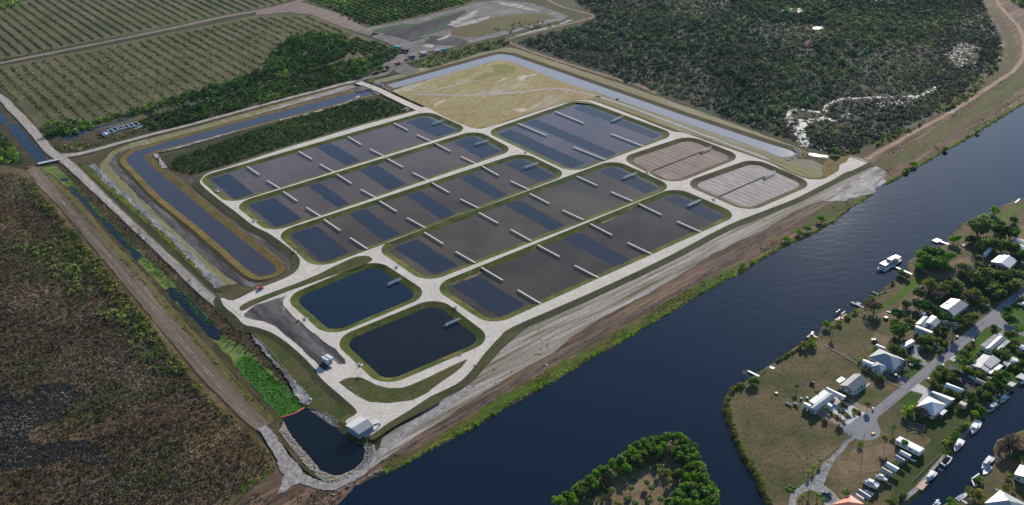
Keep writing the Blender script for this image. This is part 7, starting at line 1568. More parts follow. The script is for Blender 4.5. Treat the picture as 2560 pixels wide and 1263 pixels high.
# ================================================================== HOUSES, BOATS, DOCKS, VEHICLES
def zz(x0, y0, s): return lambda p: Z(x0, y0, s, p)
n1 = zz(2060, 840, 6.315); n2 = zz(1960, 940, 6.315); n3 = zz(2300, 680, 6.315); n4 = zz(2400, 900, 9.71); n5 = zz(2300, 840, 6.315); n6 = zz(2060, 1060, 6.223); n7 = zz(2300, 1060, 6.223); n8 = zz(2440, 780, 10.525); n9 = zz(2440, 560, 9.02)
building('hipped_house', 'house', 'large white house with a bright hipped roof beside the pickup driveway', [
    dict(c=[(2198, 872), (2264, 900), (2235, 925.5), (2170, 893)], k='hip', h=3, rise=3.0, roof=R_LG, wall=WL_C),
    dict(c=[(2191, 903), (2177, 917), (2203, 932), (2220, 917.5)], k='hip', h=2.9, rise=1.6, roof=R_LG, wall=WL_C),
    dict(c=[(2240, 889), (2262, 899), (2252, 907), (2231, 897)], k='gable', h=3.3, rise=.8, roof=R_LG, wall=None, posts=False)])
building('carport', 'carport', 'curved white carport at the west side of the large hipped house', [dict(c=[(2161, 898.5), (2186, 908), (2177, 916), (2153, 906)], k='arch', h=2.5, rise=.7, roof=R_WHITE, wall=WL_C)])
building('carport', 'carport', 'curved white shelter behind the large hipped house', [dict(c=[(2193, 860.5), (2216, 870), (2210, 874), (2187, 866)], k='arch', h=2.3, rise=.6, roof=R_WHITE, wall=None)])
building('gabled_house', 'house', 'grey shingled gabled house with a white awning, north of the long mobile home', [
    dict(c=[(2136, 934), (2099, 963), (2134, 980), (2169, 949)], k='gable', h=2.9, rise=1.7, roof=R_SH, wall=WL_C),
    dict(c=[(2103, 942), (2114, 948), (2099, 958), (2090, 952)], k='flat', h=2.5, roof=R_WHITE, wall=None)])
building('mobile_home', 'mobile home', 'long mobile home with white and grey roofs at the paved garden', [
    dict(c=n2([(720, 265), (805, 320), (500, 545), (405, 500)])[1:] + n2([(720, 265)]), k='gable', h=3.0, rise=.8, roof=R_BLG, wall=WL_G) if False else dict(c=n2([(718, 268), (405, 508), (500, 548), (808, 322)]), k='gable', h=3.0, rise=.8, roof=R_BLG, wall=WL_G),
    dict(c=n2([(630, 225), (398, 402), (478, 450), (716, 268)]), k='shed', h=2.7, rise=.3, roof=R_WHITE, wall=WL_W),
    dict(c=n2([(700, 420), (770, 465), (740, 490), (668, 440)]), k='flat', h=2.5, roof=pmat('blue_awning', (.35, .60, .72), .5), wall=None)])
building('carport', 'carport', 'long curved white carport behind the paved garden', [dict(c=n2([(640, 215), (925, 372), (990, 322), (690, 185)]), k='arch', h=2.7, rise=.8, roof=R_WHITE, wall=None)])
building('garden_shed', 'shed', 'small curved white shed at the west end of the long mobile home', [dict(c=n2([(335, 415), (440, 462), (385, 515), (285, 462)]), k='arch', h=2.3, rise=.7, roof=R_WHITE, wall=WL_W)])
building('gabled_house', 'house', 'white gabled house behind the red fence, with a black lean-to', [
    dict(c=n9([(540, 690), (335, 850), (750, 1000), (940, 830)]), k='gable', h=3.2, rise=1.8, roof=R_WHITE, wall=WL_T),
    dict(c=n9([(600, 645), (545, 690), (800, 750), (850, 690)]), k='flat', h=2.6, roof=R_DK, wall=None)])
building('gabled_house', 'house', 'pale blue grey roofed house at the right edge, the farther of the pair', [dict(c=[(2543, 594), (2590, 611), (2572, 622), (2530, 603)], k='gable', h=3, rise=1.4, roof=R_LG, wall=WL_W)])
building('gabled_house', 'house', 'white roofed building at the right edge, nearer of the pair', [dict(c=[(2552, 611), (2600, 628), (2585, 641), (2541, 621)], k='gable', h=3, rise=1.4, roof=R_WHITE, wall=WL_W)])
building('gabled_house', 'house', 'grey roofed house with reddish stains on its far edge', [
    dict(c=[(2378, 746), (2350, 766), (2385, 791), (2422, 762)], k='gable', h=3, rise=1.3, roof=R_STAIN, wall=WL_G),
    dict(c=n3([(440, 450), (510, 470), (460, 510), (395, 485)]), k='flat', h=3.6, roof=R_GREY, wall=None, posts=False)])
building('house_cluster', 'house', 'cluster of joined pale roofs west of the silver palms', [
    dict(c=[(2309, 790), (2288, 810), (2312, 818), (2327, 798)], k='gable', h=2.9, rise=1.0, roof=R_LG, wall=WL_W),
    dict(c=[(2330, 788), (2311, 805), (2337, 818), (2352, 804)], k='gable', h=3.1, rise=1.0, roof=R_BLG, wall=WL_W)])
building('long_shed', 'shed', 'long white shed with a curved roof in front of the joined pale roofs', [dict(c=[(2293, 813), (2334, 829), (2325, 840), (2284, 824)], k='arch', h=3.2, rise=.9, roof=R_BLG, wall=WL_C)])
building('garden_shed', 'shed', 'small pale shed behind the joined pale roofs', [dict(c=[(2302, 776), (2317, 783), (2311, 789), (2297, 781)], k='gable', h=2.2, rise=.5, roof=R_BLG, wall=WL_G)])
building('striped_roof_house', 'house', 'house with mottled, ridged and slatted roofs beside the bright lawn', [
    dict(c=n8([(490, 595), (110, 890), (225, 935), (600, 640)]), k='shed', h=2.7, rise=.3, roof=R_OLD, wall=WL_W),
    dict(c=n8([(600, 630), (235, 960), (430, 1000), (790, 695)]), k='gable', h=3.2, rise=.8, roof=R_LG, wall=WL_B),
    dict(c=n8([(625, 865), (450, 990), (570, 1015), (700, 905)]), k='flat', h=2.6, roof=R_GREY, wall=None)])
rp = n8([(760, 725), (620, 855), (710, 945), (905, 780)]); zt = LZ + 2.7; a, b, c, d = [P(x, y, zt) for x, y in rp]; cc = (a + b + c + d) / 4
root = empty('pergola', (cc.x, cc.y, LZ))
for i in range(9):
    t = i / 8; MB().beam(a.lerp(b, t) - Vector((cc.x, cc.y, LZ)), d.lerp(c, t) - Vector((cc.x, cc.y, LZ)), .42, .1).build('slat', WPAINT, root)
for q in (a, b, c, d): MB().beam(Vector((q.x - cc.x, q.y - cc.y, 0)), Vector((q.x - cc.x, q.y - cc.y, 2.65)), .12, .12).build('post', WPAINT, root)
tag(root, 'white slatted pergola at the canal side of the striped roof house', 'pergola')
building('gabled_house', 'house', 'white and blue grey roofed house at the head of the muddy yard', [
    dict(c=[(2458, 886), (2428, 914), (2450, 920), (2479, 891)], k='shed', h=3.0, rise=.2, roof=R_IVORY, wall=WL_C),
    dict(c=[(2480, 888), (2458, 910), (2476, 922), (2502, 902)], k='shed', h=3.1, rise=.25, roof=R_GREY, wall=WL_C),
    dict(c=[(2458, 911), (2450, 920), (2468, 931), (2476, 922)], k='shed', h=2.8, rise=.2, roof=R_GREY, wall=WL_C),
    dict(c=[(2494, 909), (2481, 922), (2493, 929), (2508, 915)], k='flat', h=2.5, roof=R_WHITE, wall=None),
    dict(c=[(2479, 923), (2469, 931), (2477, 936), (2486, 927)], k='flat', h=2.5, roof=R_WHITE, wall=None)])
building('boat_shelter', 'shelter', 'pale roofed shelter by the flowering bush near the right edge', [dict(c=[(2531, 892), (2555, 901), (2544, 913), (2522, 903)], k='arch', h=2.6, rise=.5, roof=R_LG, wall=None)])
building('garden_shed', 'shed', 'small grey shed next to the pale roofed shelter', [dict(c=[(2512, 902), (2528, 908), (2518.5, 917.5), (2506, 908)], k='gable', h=2.4, rise=.4, roof=R_GREY, wall=WL_W)])
building('boathouse', 'boathouse', 'square pale roofed boathouse on posts over the side canal', [dict(c=[(2527, 954), (2542, 960), (2531, 968), (2517, 961)], k='flat', h=2.6, roof=R_BLG, wall=None)], zb=.2)
building('boathouse', 'boathouse', 'stepped pale roof over the water at the right edge', [dict(c=[(2553, 933), (2574, 941), (2560, 951), (2538, 943)], k='flat', h=2.6, roof=R_BLG, wall=None)], zb=.2)
building('garden_shed', 'shed', 'small building at the right edge below the mulch rings', [dict(c=[(2556, 862), (2580, 872), (2572, 880), (2546, 868)], k='gable', h=2.6, rise=.6, roof=R_WHITE, wall=WL_B)])
building('rusty_shed', 'shed', 'open shed with an orange rusted roof slope in the muddy yard', [dict(c=n4([(405, 435), (655, 550), (590, 625), (335, 505)]), k='gable', h=2.7, rise=.8, roof=[R_LG, R_RUST], wall=None)])
building('garden_shed', 'shed', 'little white and pink roofed shed behind the rusty shed', [dict(c=n4([(670, 395), (815, 450), (760, 500), (635, 430)]), k='gable', h=2.4, rise=.5, roof=R_TAN, wall=WL_W)])
building('quonset_shed', 'shed', 'curved white shed at the west side of the muddy yard', [dict(c=[(2370, 958), (2411.6, 975.5), (2403, 983), (2358.6, 969)], k='arch', h=2.6, rise=1.3, roof=R_WHITE, wall=WL_W)])
building('hipped_house', 'house', 'big house with a bright hipped roof and a long two toned wing', [
    dict(c=[(2320, 990), (2367, 1012), (2336, 1040), (2288, 1018)], k='hip', h=3, rise=2.6, roof=R_WHITE, wall=WL_C),
    dict(c=[(2333, 978), (2388, 997), (2368, 1012), (2322, 989)], k='gable', h=3, rise=1.0, roof=[R_IVORY, R_GREY], wall=WL_B),
    dict(c=n5([(360, 1150), (435, 1185), (350, 1260), (295, 1210)]), k='flat', h=2.5, roof=R_LG, wall=None)])
building('hipped_house', 'house', 'orange roofed house at the bottom edge by the circular drive', [dict(c=[(2127, 1238), (2160, 1260), (2122, 1296), (2078, 1262)], k='hip', h=3, rise=2.2, roof=R_ORG, wall=WL_C)])
building('hipped_house', 'house', 'hipped pale roofed house in the bottom right corner', [dict(c=[(2501, 1225), (2577, 1266), (2542, 1302), (2461, 1258)], k='hip', h=3, rise=2.6, roof=R_LG, wall=WL_C)])
building('gabled_house', 'house', 'house cut by the right edge above the bottom right corner house', [dict(c=[(2550, 1162), (2535, 1185), (2580, 1208), (2598, 1182)], k='gable', h=3, rise=1.2, roof=R_BLG, wall=WL_C)])
building('garden_shed', 'shed', 'small grey shed behind the bottom right corner house', [dict(c=[(2489, 1222), (2498, 1226), (2492, 1231), (2484, 1227)], k='gable', h=2.2, rise=.4, roof=R_LG, wall=WL_G)])
# canopies in the row by the orange roof
cn = ['nearest the long white trailer', 'second from the long white trailer', 'third from the long white trailer', 'fourth from the long white trailer']
for (c_, i) in zip(([(2254.5, 1126), (2280, 1139), (2272, 1147.6), (2245.6, 1133)], [(2241.6, 1137), (2265.7, 1151), (2256, 1157), (2233.5, 1143)], [(2220.7, 1155), (2249.6, 1171), (2240, 1181), (2211, 1163.6)], [(2208, 1168.5), (2233, 1183), (2225.5, 1190), (2201, 1175.7)]), range(4)):
    building('boat_canopy', 'canopy', 'curved pale canopy in the row of canopies, %s' % cn[i], [dict(c=c_, k='arch', h=2.3, rise=.9, roof=R_LG if i % 2 else R_WHITE, wall=None)], group='row of boat canopies')
building('boat_canopy', 'canopy', 'pale grey curved canopy touching the tan canopy', [dict(c=[(2151.6, 1223), (2179.7, 1241.6), (2171, 1250.4), (2140, 1230)], k='arch', h=2.5, rise=.9, roof=R_BLG, wall=None)], group='row of boat canopies')
building('boat_canopy', 'canopy', 'tan curved canopy beside the orange roofed house', [dict(c=[(2143.6, 1235), (2162, 1247), (2155, 1253.6), (2134.7, 1240.8)], k='arch', h=2.3, rise=.8, roof=R_TAN, wall=None)], group='row of boat canopies')
def trailer(c4, label, zt=2.9, roof=R_WHITE, name='house_trailer', cat='trailer', zb=LZ):
    q = [P(x, y, zb + zt) for x, y in c4]; cc = sum(q, Vector()) / 4; root = empty(name, (cc.x, cc.y, zb)); pts = [(p.x - cc.x, p.y - cc.y) for p in q]
    MB().prism(pts, .55, zt, 0).build('body', WPAINT, root); MB().prism([(x * 1.01, y * 1.01) for x, y in pts], zt, zt + .14, 0, .94).build('roof', roof, root)
    for i in range(4):
        p0, p1 = Vector((*pts[i], 0)), Vector((*pts[(i + 1) % 4], 0)); L = (p1 - p0).length
        if L < 4: continue
        for j in range(max(1, int(L / 3))):
            c_ = p0.lerp(p1, (j + .5) / max(1, int(L / 3))) + Vector((0, 0, 1.8)); d = (p1 - p0).normalized(); MB().box(c_, (1.1, .08, .7), math.atan2(d.y, d.x)).build('window', GLASS, root)
    ax = (Vector((*pts[1], 0)) - Vector((*pts[0], 0))).normalized(); mb = MB()
    for s in (-1, 1):
        for p in pts: mb.box((p[0] * .6, p[1] * .6, .3), (.7, .7, .6), math.atan2(ax.y, ax.x))
    mb.build('wheels', DARK, root); tag(root, label, cat); return root
trailer([(2250.5, 1091), (2312, 1122), (2299.5, 1132), (2239, 1100)], 'very long white trailer with a creeper in front, below the sunken garden bed')
trailer([(2243, 867), (2252, 873), (2288, 853), (2279, 847)], 'white trailer with a dark solar roof, behind the round dark tree', roof=R_DK)
trailer([(2403, 1002), (2419, 1009), (2413, 1016), (2397, 1008.5)], 'short white box trailer with a dark roof, beside the big house lawn', 2.6, R_DK)
trailer([(2459, 633), (2467, 636), (2481, 621), (2473, 618)], 'white motorhome parked under the grey green trees', 3.0, R_WHITE, 'motorhome', 'motorhome')
trailer([(2306, 776), (2318, 780), (2313, 785), (2302, 781)], 'small beige camper behind the joined pale roofs', 2.4, R_IVORY, 'camper', 'camper') if False else None
# boats
def boat(x, y, x2, y2, label, beam=.3, h=1.2, cabin=1, hull=WPAINT, deck=WPAINT, name='motor_boat', cat='boat', zb=WZ - .1, mast=0, group=None, trail=False):
    """bow at x,y; stern at x2,y2"""
    zz_ = zb + h * .8; p, q = P(x, y, zz_), P(x2, y2, zz_); d = p - q; L = d.length; d.normalize()
    root = empty(name, ((p.x + q.x) / 2, (p.y + q.y) / 2, zb), math.atan2(d.y, d.x))
    hb = L * beam / 2; n = 9; V = []; F = []
    for i in range(n):
        t = i / (n - 1); X = -L / 2 + L * t; w_ = hb * (1 - max(0, (t - .45) / .55) ** 2.2) * (0.9 + .1 * min(t * 4, 1)); w_ = max(w_, .03); sh = h * (1 + .28 * t * t)
        V += [(X, -w_, sh), (X * .97, -w_ * .72, .0), (X * .96, 0, -.25), (X * .97, w_ * .72, .0), (X, w_, sh)]
    for i in range(n - 1):
        for k in range(4): F.append((5 * i + k, 5 * i + k + 1, 5 * i + k + 6, 5 * i + k + 5))
    F.append((0, 1, 2, 3, 4)); me = MB().add(V, F); me.build('hull', hull, root)
    V2 = []; F2 = []
    for i in range(n):
        t = i / (n - 1); X = -L / 2 + L * t; w_ = max(hb * (1 - max(0, (t - .45) / .55) ** 2.2) * .93 - .04, .02); V2 += [(X, -w_, h * (.86 + .3 * t * t)), (X, w_, h * (.86 + .3 * t * t))]
    F2 = [(2 * i, 2 * i + 1, 2 * i + 3, 2 * i + 2) for i in range(n - 1)]; MB().add(V2, F2).build('deck', deck, root)
    if cabin:
        mb = MB(); mb.box((L * .02, 0, h * 1.1 + .45), (L * .42, hb * 1.25, .95), taper=.85); mb.build('cabin', WPAINT, root)
        mb = MB(); mb.box((L * .02, 0, h * 1.1 + .55), (L * .425, hb * 1.22, .34), taper=.93); mb.box((L * .20, 0, h * 1.1 + .5), (.1, hb, .5)); mb.build('windows', GLASS, root)
        if cabin > 1:
            MB().box((-L * .08, 0, h * 1.1 + 1.9), (L * .3, hb * 1.15, .1)).build('canopy_top', WPAINT, root); mb = MB(); [mb.beam((-L * .08 + a_ * L * .13, b2 * hb * .5, h), (-L * .08 + a_ * L * .13, b2 * hb * .5, h * 1.1 + 1.9), .06, .06) for a_ in (-1, 1) for b2 in (-1, 1)]; mb.build('canopy_frame', STEEL, root)
    else:
        mb = MB(); mb.box((-L * .1, 0, h * .95), (L * .45, hb * 1.1, .12)); mb.box((-L * .32, 0, h * 1.0), (L * .06, hb * 1.4, .2)); mb.build('seats', CONC, root)
        mb = MB(); mb.box((-L * .5 - .1, 0, h * .9), (.4, .35, .9)); mb.build('outboard_motor', BLK, root)
    if mast:
        MB().tube((L * .08, 0, h), (L * .08, 0, h + mast), .09, .05, 7).build('mast', STEEL, root); MB().beam((L * .08, 0, h + 1.4), (-L * .42, 0, h + 1.3), .16, .16).build('sail_boom', STEEL, root); MB().beam((L * .08, -1.5, h + mast * .55), (L * .08, 1.5, h + mast * .55), .07, .07).build('spreader', STEEL, root)
        mb = MB(); [mb.beam((a_, b2, h), (L * .08, 0, h + mast), .025, .025) for a_, b2 in ((L * .48, 0), (-L * .48, 0), (L * .06, hb * .9), (L * .06, -hb * .9))]; mb.build('rigging', DARK, root)
    if trail:
        mb = MB(); mb.beam((-L * .45, 0, -.35), (L * .65, 0, -.35), .12, .12); mb.box((-L * .15, 0, -.45), (.9, hb * 2.0, .5)); mb.build('trailer_frame', DARK, root)
    tag(root, label, cat, group); return root
TEAK = pmat('teak_deck', (0.42, 0.22, 0.16), .6, .12)
NAVY = pmat('dark_hull', (0.02, 0.03, 0.04), .3, .1); GREYC = pmat('grey_boat_cover', (0.50, 0.53, 0.58), .6, .1)
# the classic yacht: longer cabin, fly bridge
y_ = boat(2193, 674, 2246, 646, 'white classic yacht with a reddish fore deck moored at the T shaped pier', .29, 1.7, 0, WPAINT, TEAK, 'yacht', 'yacht')
for ch in list(y_.children):
    if ch.name.split('.')[0] in ('seats', 'outboard_motor'): bpy.data.objects.remove(ch)
L = (P(2193, 674, 1.4) - P(2246, 646, 1.4)).length
MB().box((-L * .03, 0, 2.5), (L * .70, 4.6, 1.5), taper=.90).build('cabin', WPAINT, y_); MB().box((-L * .03, 0, 2.55), (L * .70, 4.62, .6), taper=.95).build('windows', GLASS, y_)
MB().box((-L * .15, 0, 3.9), (L * .30, 3.4, 1.3), taper=.86).build('wheelhouse', WPAINT, y_); MB().box((-L * .13, 0, 3.95), (L * .305, 3.3, .5), taper=.93).build('windscreen', GLASS, y_)
mb = MB(); mb.box((-L * .40, 0, 3.5), (L * .16, 4.0, .12)); [mb.beam((-L * .40 + a_, b2, 1.6), (-L * .40 + a_, b2, 3.5), .1, .1) for a_ in (-1.2, 1.2) for b2 in (-1.7, 1.7)]; mb.build('aft_awning', WPAINT, y_)
for s in (-1, 1): MB().box((L * .27, s * 1.0, 3.25), (1.3, .7, .12)).build('hatch', GLASS, y_)
mb = MB(); k = 12
for i in range(k):
    t = .45 + .55 * i / k; t2 = .45 + .55 * (i + 1) / k
    for s in (-1, 1):
        f = lambda t_: (-L / 2 + L * t_, s * max(L * .145 * (1 - max(0, (t_ - .45) / .55) ** 2.2), .05), 1.7 * (1 + .28 * t_ * t_) + .6)
        mb.beam(f(t), f(t2), .05, .05)
        g_ = f(t); mb.beam((g_[0], g_[1], g_[2] - .6), g_, .04, .04)
mb.build('railing', STEEL, y_)
boat(2430, 1084, 2446, 1052, 'larger white motor boat with dark hatches, topmost of those moored by the seawall', .34, 1.4, 1, group=None)
boat(2386, 1128, 2405, 1099, 'white cabin boat moored just above the boat lift', .32, 1.3, 2)
boat(2346, 1172, 2358, 1176, 'small white dinghy just below the boat lift', .4, .6, 0)
boat(2314, 1207, 2337, 1178, 'dark cluttered work boat tied along the lower seawall', .33, 1.2, 2, NAVY, GREYC)
boat(2454, 1173, 2481, 1142, 'grey and white cabin boat outermost at the east side of the canal', .26, 1.2, 2, WPAINT, GREYC)
boat(2458, 1188, 2475, 1165, 'plain white flat decked boat inside the walled basin mouth', .34, 1.1, 0)
boat(2421, 1232, 2392, 1250, 'white covered boat moored to a small white pier near the bottom of the canal', .3, 1.2, 0, WPAINT, WPAINT)
boat(2330, 1266, 2350, 1256, 'white fishing boat with long outriggers cut by the bottom edge', .32, 1.2, 2)
boat(2469, 1028, 2497, 1004, 'dark decked sailboat moored stern to the canal bank', .30, 1.3, 1, WPAINT, NAVY, 'sailboat', 'sailboat', mast=10)
boat(2499, 1006, 2518, 989, 'pale decked sailboat with a cross shaped spreader, nearer the boathouse', .36, 1.3, 1, WPAINT, PWOOD, 'sailboat', 'sailboat', mast=9)
boat(2551, 957, 2576, 940, 'white cabin cruiser at the right edge under the stepped roof', .34, 1.4, 1)
boat(2432, 924, 2446, 931, 'boat on land with a turquoise cover in the muddy yard', .34, .9, 0, TURQ, TURQ, zb=LZ + .5, trail=True) if False else boat(2420, 939, 2436, 948, 'turquoise boat with a grey cover behind the rusty shed', .34, .9, 0, TURQ, GREYC, zb=LZ + .5, trail=True)
boat(2384, 922, 2409, 932, 'slim white boat on a trailer along the hedge of the muddy yard', .2, .8, 0, WPAINT, WPAINT, zb=LZ + .5, trail=True)
boat(2441, 961, 2459, 968, 'dark blue boat parked under the front of the rusty shed', .3, .9, 0, NAVY, BLUE, zb=LZ + .5, trail=True)
boat(2187, 1187, 2219, 1199, 'grey and white cabin boat on a trailer beside the fourth canopy', .36, 1.3, 1, GREYC, WPAINT, zb=LZ + .6, trail=True)
boat(2158, 1200, 2197, 1215, 'big boat wrapped in a pale lilac cover at the head of the canopy row', .5, 1.9, 1, WPAINT, GREYC, zb=LZ + .5, trail=True)
boat(2161, 1226, 2184, 1236, 'small white boat parked behind the pale grey canopy', .3, .9, 0, zb=LZ + .5, trail=True)
boat(2434, 718, 2444, 724, 'turquoise rowing boat lying in the wood behind the grey roofed house', .3, .6, 0, TURQ, TURQ, 'rowing_boat', zb=LZ)
boat(1993, 1110 - 0, 1994, 1111, '', .3) if False else None
boat(2022, 841, 2036, 836, 'white pontoon boat tied at the little dock of the yellow bank hedge', .45, .8, 2, WPAINT, CONC, 'pontoon_boat')
boat(1988, 1094 - 88, 1996, 1010 - 0, '', .3) if False else None
boat(1984, 1005, 1994, 1011, 'small white boat on the grass west of the curved garden shed', .3, .7, 0, WPAINT, WPAINT, zb=LZ + .4, trail=True)
boat(1964, 1005, 1978, 1012, 'long thin rowing shell on trestles on the brown lawn', .16, .5, 0, WPAINT, WPAINT, 'rowing_boat', zb=LZ + .3)
boat(2024, 953, 2036, 957, 'covered dark boat parked alone on the brown riverside lawn', .36, .9, 0, NAVY, NAVY, zb=LZ + .3, trail=True)
# docks
def dock(segs, label, mat=PWOOD, w_=1.6, zt=.9, name='boat_dock', cat='dock', piles=True, extra=None):
    p0 = P(*segs[0][0], zt); root = empty(name, (p0.x, p0.y, 0)); o_ = Vector((p0.x, p0.y, 0)); k = 0
    for sgm in segs:
        a, b = P(*sgm[0], zt) - o_, P(*sgm[1], zt) - o_; wd = sgm[2] if len(sgm) > 2 else w_; z_ = Vector((0, 0, .012 * k)); k += 1
        mb = MB(); mb.beam(a + z_, b + z_, wd, .16); mb.beam(a + z_ * 1 - Vector((0, 0, .14)), b + z_ - Vector((0, 0, .14)), wd * .8, .12); mb.build('deck', mat, root)
        if piles:
            L = (b - a).length; n = max(2, int(L / 2.6)); s = (b - a).normalized().cross(Vector((0, 0, 1)))
            for j in range(n + 1):
                for e in (-1, 1):
                    q = a.lerp(b, j / n) + s * (e * wd * .5); mb = MB(); mb.tube((q.x, q.y, -.4), (q.x, q.y, zt + .35), .12, .12, 6); mb.build('pile', WOOD, root)
    tag(root, label, cat); return root
dock([((2210, 678), (2250, 653)), ((2231, 664), (2280, 686), 1.3)], 'T shaped pier with a long white walkway where the yacht lies', WPAINT, 1.5)
dock([((2336, 604), (2349, 598), 4), ((2347, 602), (2372, 611), 1.8)], 'white T shaped dock with a square head below the huge dark tree', WPAINT)
dock([((2128, 755), (2159, 769), 1.4), ((2141, 757), (2151, 761), 2.6)], 'pale plank dock with a side platform near the reddish bare tree', PWOOD)
dock([((2180, 729), (2198, 736), 1.1)], 'short brown plank dock by the driftwood rocks', WOOD)
dock([((2090, 801), (2114, 785), 1.7), ((2103, 794), (2112, 798), 1.6)], 'reddish dock with a boat lift below the plank dock', TEAK)
r_ = dock([((2090, 781), (2101, 773), .3), ((2103, 785), (2113, 778), .3)], 'white metal boat lift arms standing beside the reddish dock', WPAINT, .3, 1.8, 'boat_lift', 'boat lift')
dock([((2018, 843), (2028, 836), 1.2), ((2028, 836), (2044, 845), 1.5)], 'little red brown dock beside the pontoon boat', TEAK)
dock([((1870, 927), (1898, 941), 1.1)], 'narrow white jetty beside the leafless tree', WPAINT)
dock([((1925, 918), (1936, 921), 1.6)], 'pale concrete slab landing at the bank north of the narrow jetty', WPAINT, piles=False)
dock([((2366, 1139), (2380, 1145), .8), ((2351, 1156), (2363, 1165), .8), ((2380, 1145), (2373, 1156), .5), ((2363, 1165), (2373, 1156), .5)], 'square white boat lift frame over the canal', WPAINT, zt=1.1, name='boat_lift', cat='boat lift')
dock([((2361, 1139), (2325, 1180), 1.6)], 'grey plank walk along the seawall beside the boat lift', WOOD, zt=.95)
dock([((2432, 1066), (2391, 1104), 1.8)], 'dark grey plank walk along the seawall beside the moored white boats', WOOD, zt=.95)
dock([((2430, 1197), (2448, 1184), .7), ((2430, 1200), (2436, 1216), .7)], 'white retaining wall enclosing the little weed filled basin', WPAINT, zt=.6, name='basin_wall', cat='wall', piles=False)
dock([((2398, 1247), (2420, 1260), 1.0)], 'short white pier behind the white covered boat', WPAINT)
dock([((2469, 1006), (2478, 1012), 2)], 'grey wooden landing beside the dark decked sailboat', WOOD)
dock([((2487, 990), (2503, 988), 1.5)], 'weathered landing beside the pale decked sailboat', WOOD)
dock([((2491, 1143), (2503, 1147), .9), ((2503, 1147), (2497, 1155), .9)], 'orange brown hooked dock at the east side of the canal', pmat('cedar_plank', (.55, .27, .14), .8, .15))
dock([((2316, 1203), (2298, 1222), 3.0)], 'brown brick landing on the lower seawall', TEAK, piles=False)
dock([((2538, 507), (2550, 497), 1.3)], 'pale slab with a mooring arm on the rocky point', WPAINT, zt=1.0)
# fences
def fence(pts, h, mat, label, zb=LZ, name='fence', rails=True):
    q = [P(x, y, zb) for x, y in pts]; o_ = q[0]; root = empty(name, (o_.x, o_.y, zb)); mb = MB(); q = [p - o_ for p in q]
    for a, b in zip(q[:-1], q[1:]):
        L = (b - a).length; n = max(1, int(L / 2.6))
        if rails: mb.beam(a + Vector((0, 0, h * .85)), b + Vector((0, 0, h * .85)), .06, .1); mb.beam(a + Vector((0, 0, h * .4)), b + Vector((0, 0, h * .4)), .06, .1)
        else: mb.beam(a + Vector((0, 0, h * .5)), b + Vector((0, 0, h * .5)), .06, h)
        for j in range(n + 1): p = a.lerp(b, j / n); MB().tube(p, p + Vector((0, 0, h)), .06, .06, 5).build('post', mat, root)
    mb.build('rails' if rails else 'panels', mat, root); tag(root, label, 'fence'); return root
fence([(2454, 664), (2480, 672), (2512, 681)], 1.7, pmat('red_fence', (.22, .05, .03), .8, .15), 'dark red board fence below the white gabled house', rails=False)
fence([(2010, 1020), (2060, 1048), (2130, 1086)], 1.1, WOOD, 'low fence along the south side of the long mobile home lot')
fence([(2130, 1084), (2090, 1122), (2050, 1152)], 1.0, WOOD, 'wire fence beside the pale lane')
fence([(2148, 918), (2190, 945), (2252, 968)], 1.0, PWOOD, 'low pale fence between the two white houses')
fence([(2354, 1133), (2310, 1175), (2280, 1205)], .9, WOOD, 'fence along the top of the lower seawall lawn')
fence([(2060, 862), (2100, 885), (2150, 915)], .5, PWOOD, 'faint border rail crossing the brown riverside lawn')
fence([(2518, 800), (2535, 790), (2548, 800), (2562, 820)], 1.1, STEEL, 'pale wire fence in the lot across the side street')
fence([(610, 800), (560, 760), (430, 650), (330, 552)], 1.2, WOOD, 'long post and rail fence between the service road and the canal', zb=.3)
fence([(636, 835), (690, 895), (745, 965)], 1.2, WOOD, 'fence beside the white drain above the weed filled canal', zb=.5)
# vehicles
car(2237, 940, R(-33), 'dark pickup truck on the concrete drive of the large hipped house', BLK, 5.6, 1.7, 'pickup_truck', 'pickup', pickup=True)
car(2067, 1234, R(-40), 'dark blue estate car on the gravel by the circular drive', pmat('navy_car', (.02, .05, .09), .3, .05), 5.0, 1.6)
car(2114, 1000, R(-35), 'dark car poking out of the long curved carport', BLK)
car(2345, 869, R(-10), 'dark low car on the looping driveway', pmat('charcoal_car', (.06, .06, .07), .3, .05))
car(2500, 839, R(35), 'silver grey car by the striped roof house', pmat('silver_car', (.5, .53, .56), .3, .05))
car(2487, 664.5, R(-20), 'dark car on the patio behind the red fence', BLK, zb=LZ + .08)
car(2556, 761, R(-25), 'white pickup at the right edge beyond the side street', WPAINT, 5.4, 1.7, 'pickup_truck', 'pickup', pickup=True)
car(2187, 850, R(-20), 'dark covered trailer by the tyre marks north of the hipped house', BLK, 3.6, 1.3, 'utility_trailer', 'trailer')
car(2424, 936, R(-25), 'grey truck between the trailer boat and the turquoise boat', CONC, 4.6, 1.6) if False else None
# small things
def box_thing(x, y, d, rz, mat, name, label, cat, zb=LZ, lid=None):
    p = P(x, y, zb + d[2] / 2); mb = MB(); mb.box((0, 0, d[2] / 2), d, rz, taper=.92); mb.box((0, 0, d[2] + .04), (d[0] * .97, d[1] * .97, .08), rz); o = mb.build(name, mat, None, (p.x, p.y, zb)); tag(o, label, cat); return o
box_thing(2182, 1022, (.9, .7, 1.1), .5, WPAINT, 'letter_box', 'white letter box where the tan driveway meets the street', 'letter box')
box_thing(2185, 1087 - 27, (.8, .8, .8), .2, WPAINT, 'white_bin', 'white bin by the eastern rim of the cul-de-sac', 'bin') if False else None
box_thing(2183, 1084, (2.2, .9, .5), .5, ORANGE, 'orange_barrier', 'orange barrier at the lower rim of the cul-de-sac', 'barrier')
box_thing(2018, 995, (1.0, 1.0, .8), .2, TURQ, 'turquoise_tub', 'turquoise tub on the lawn behind the long mobile home', 'tub')
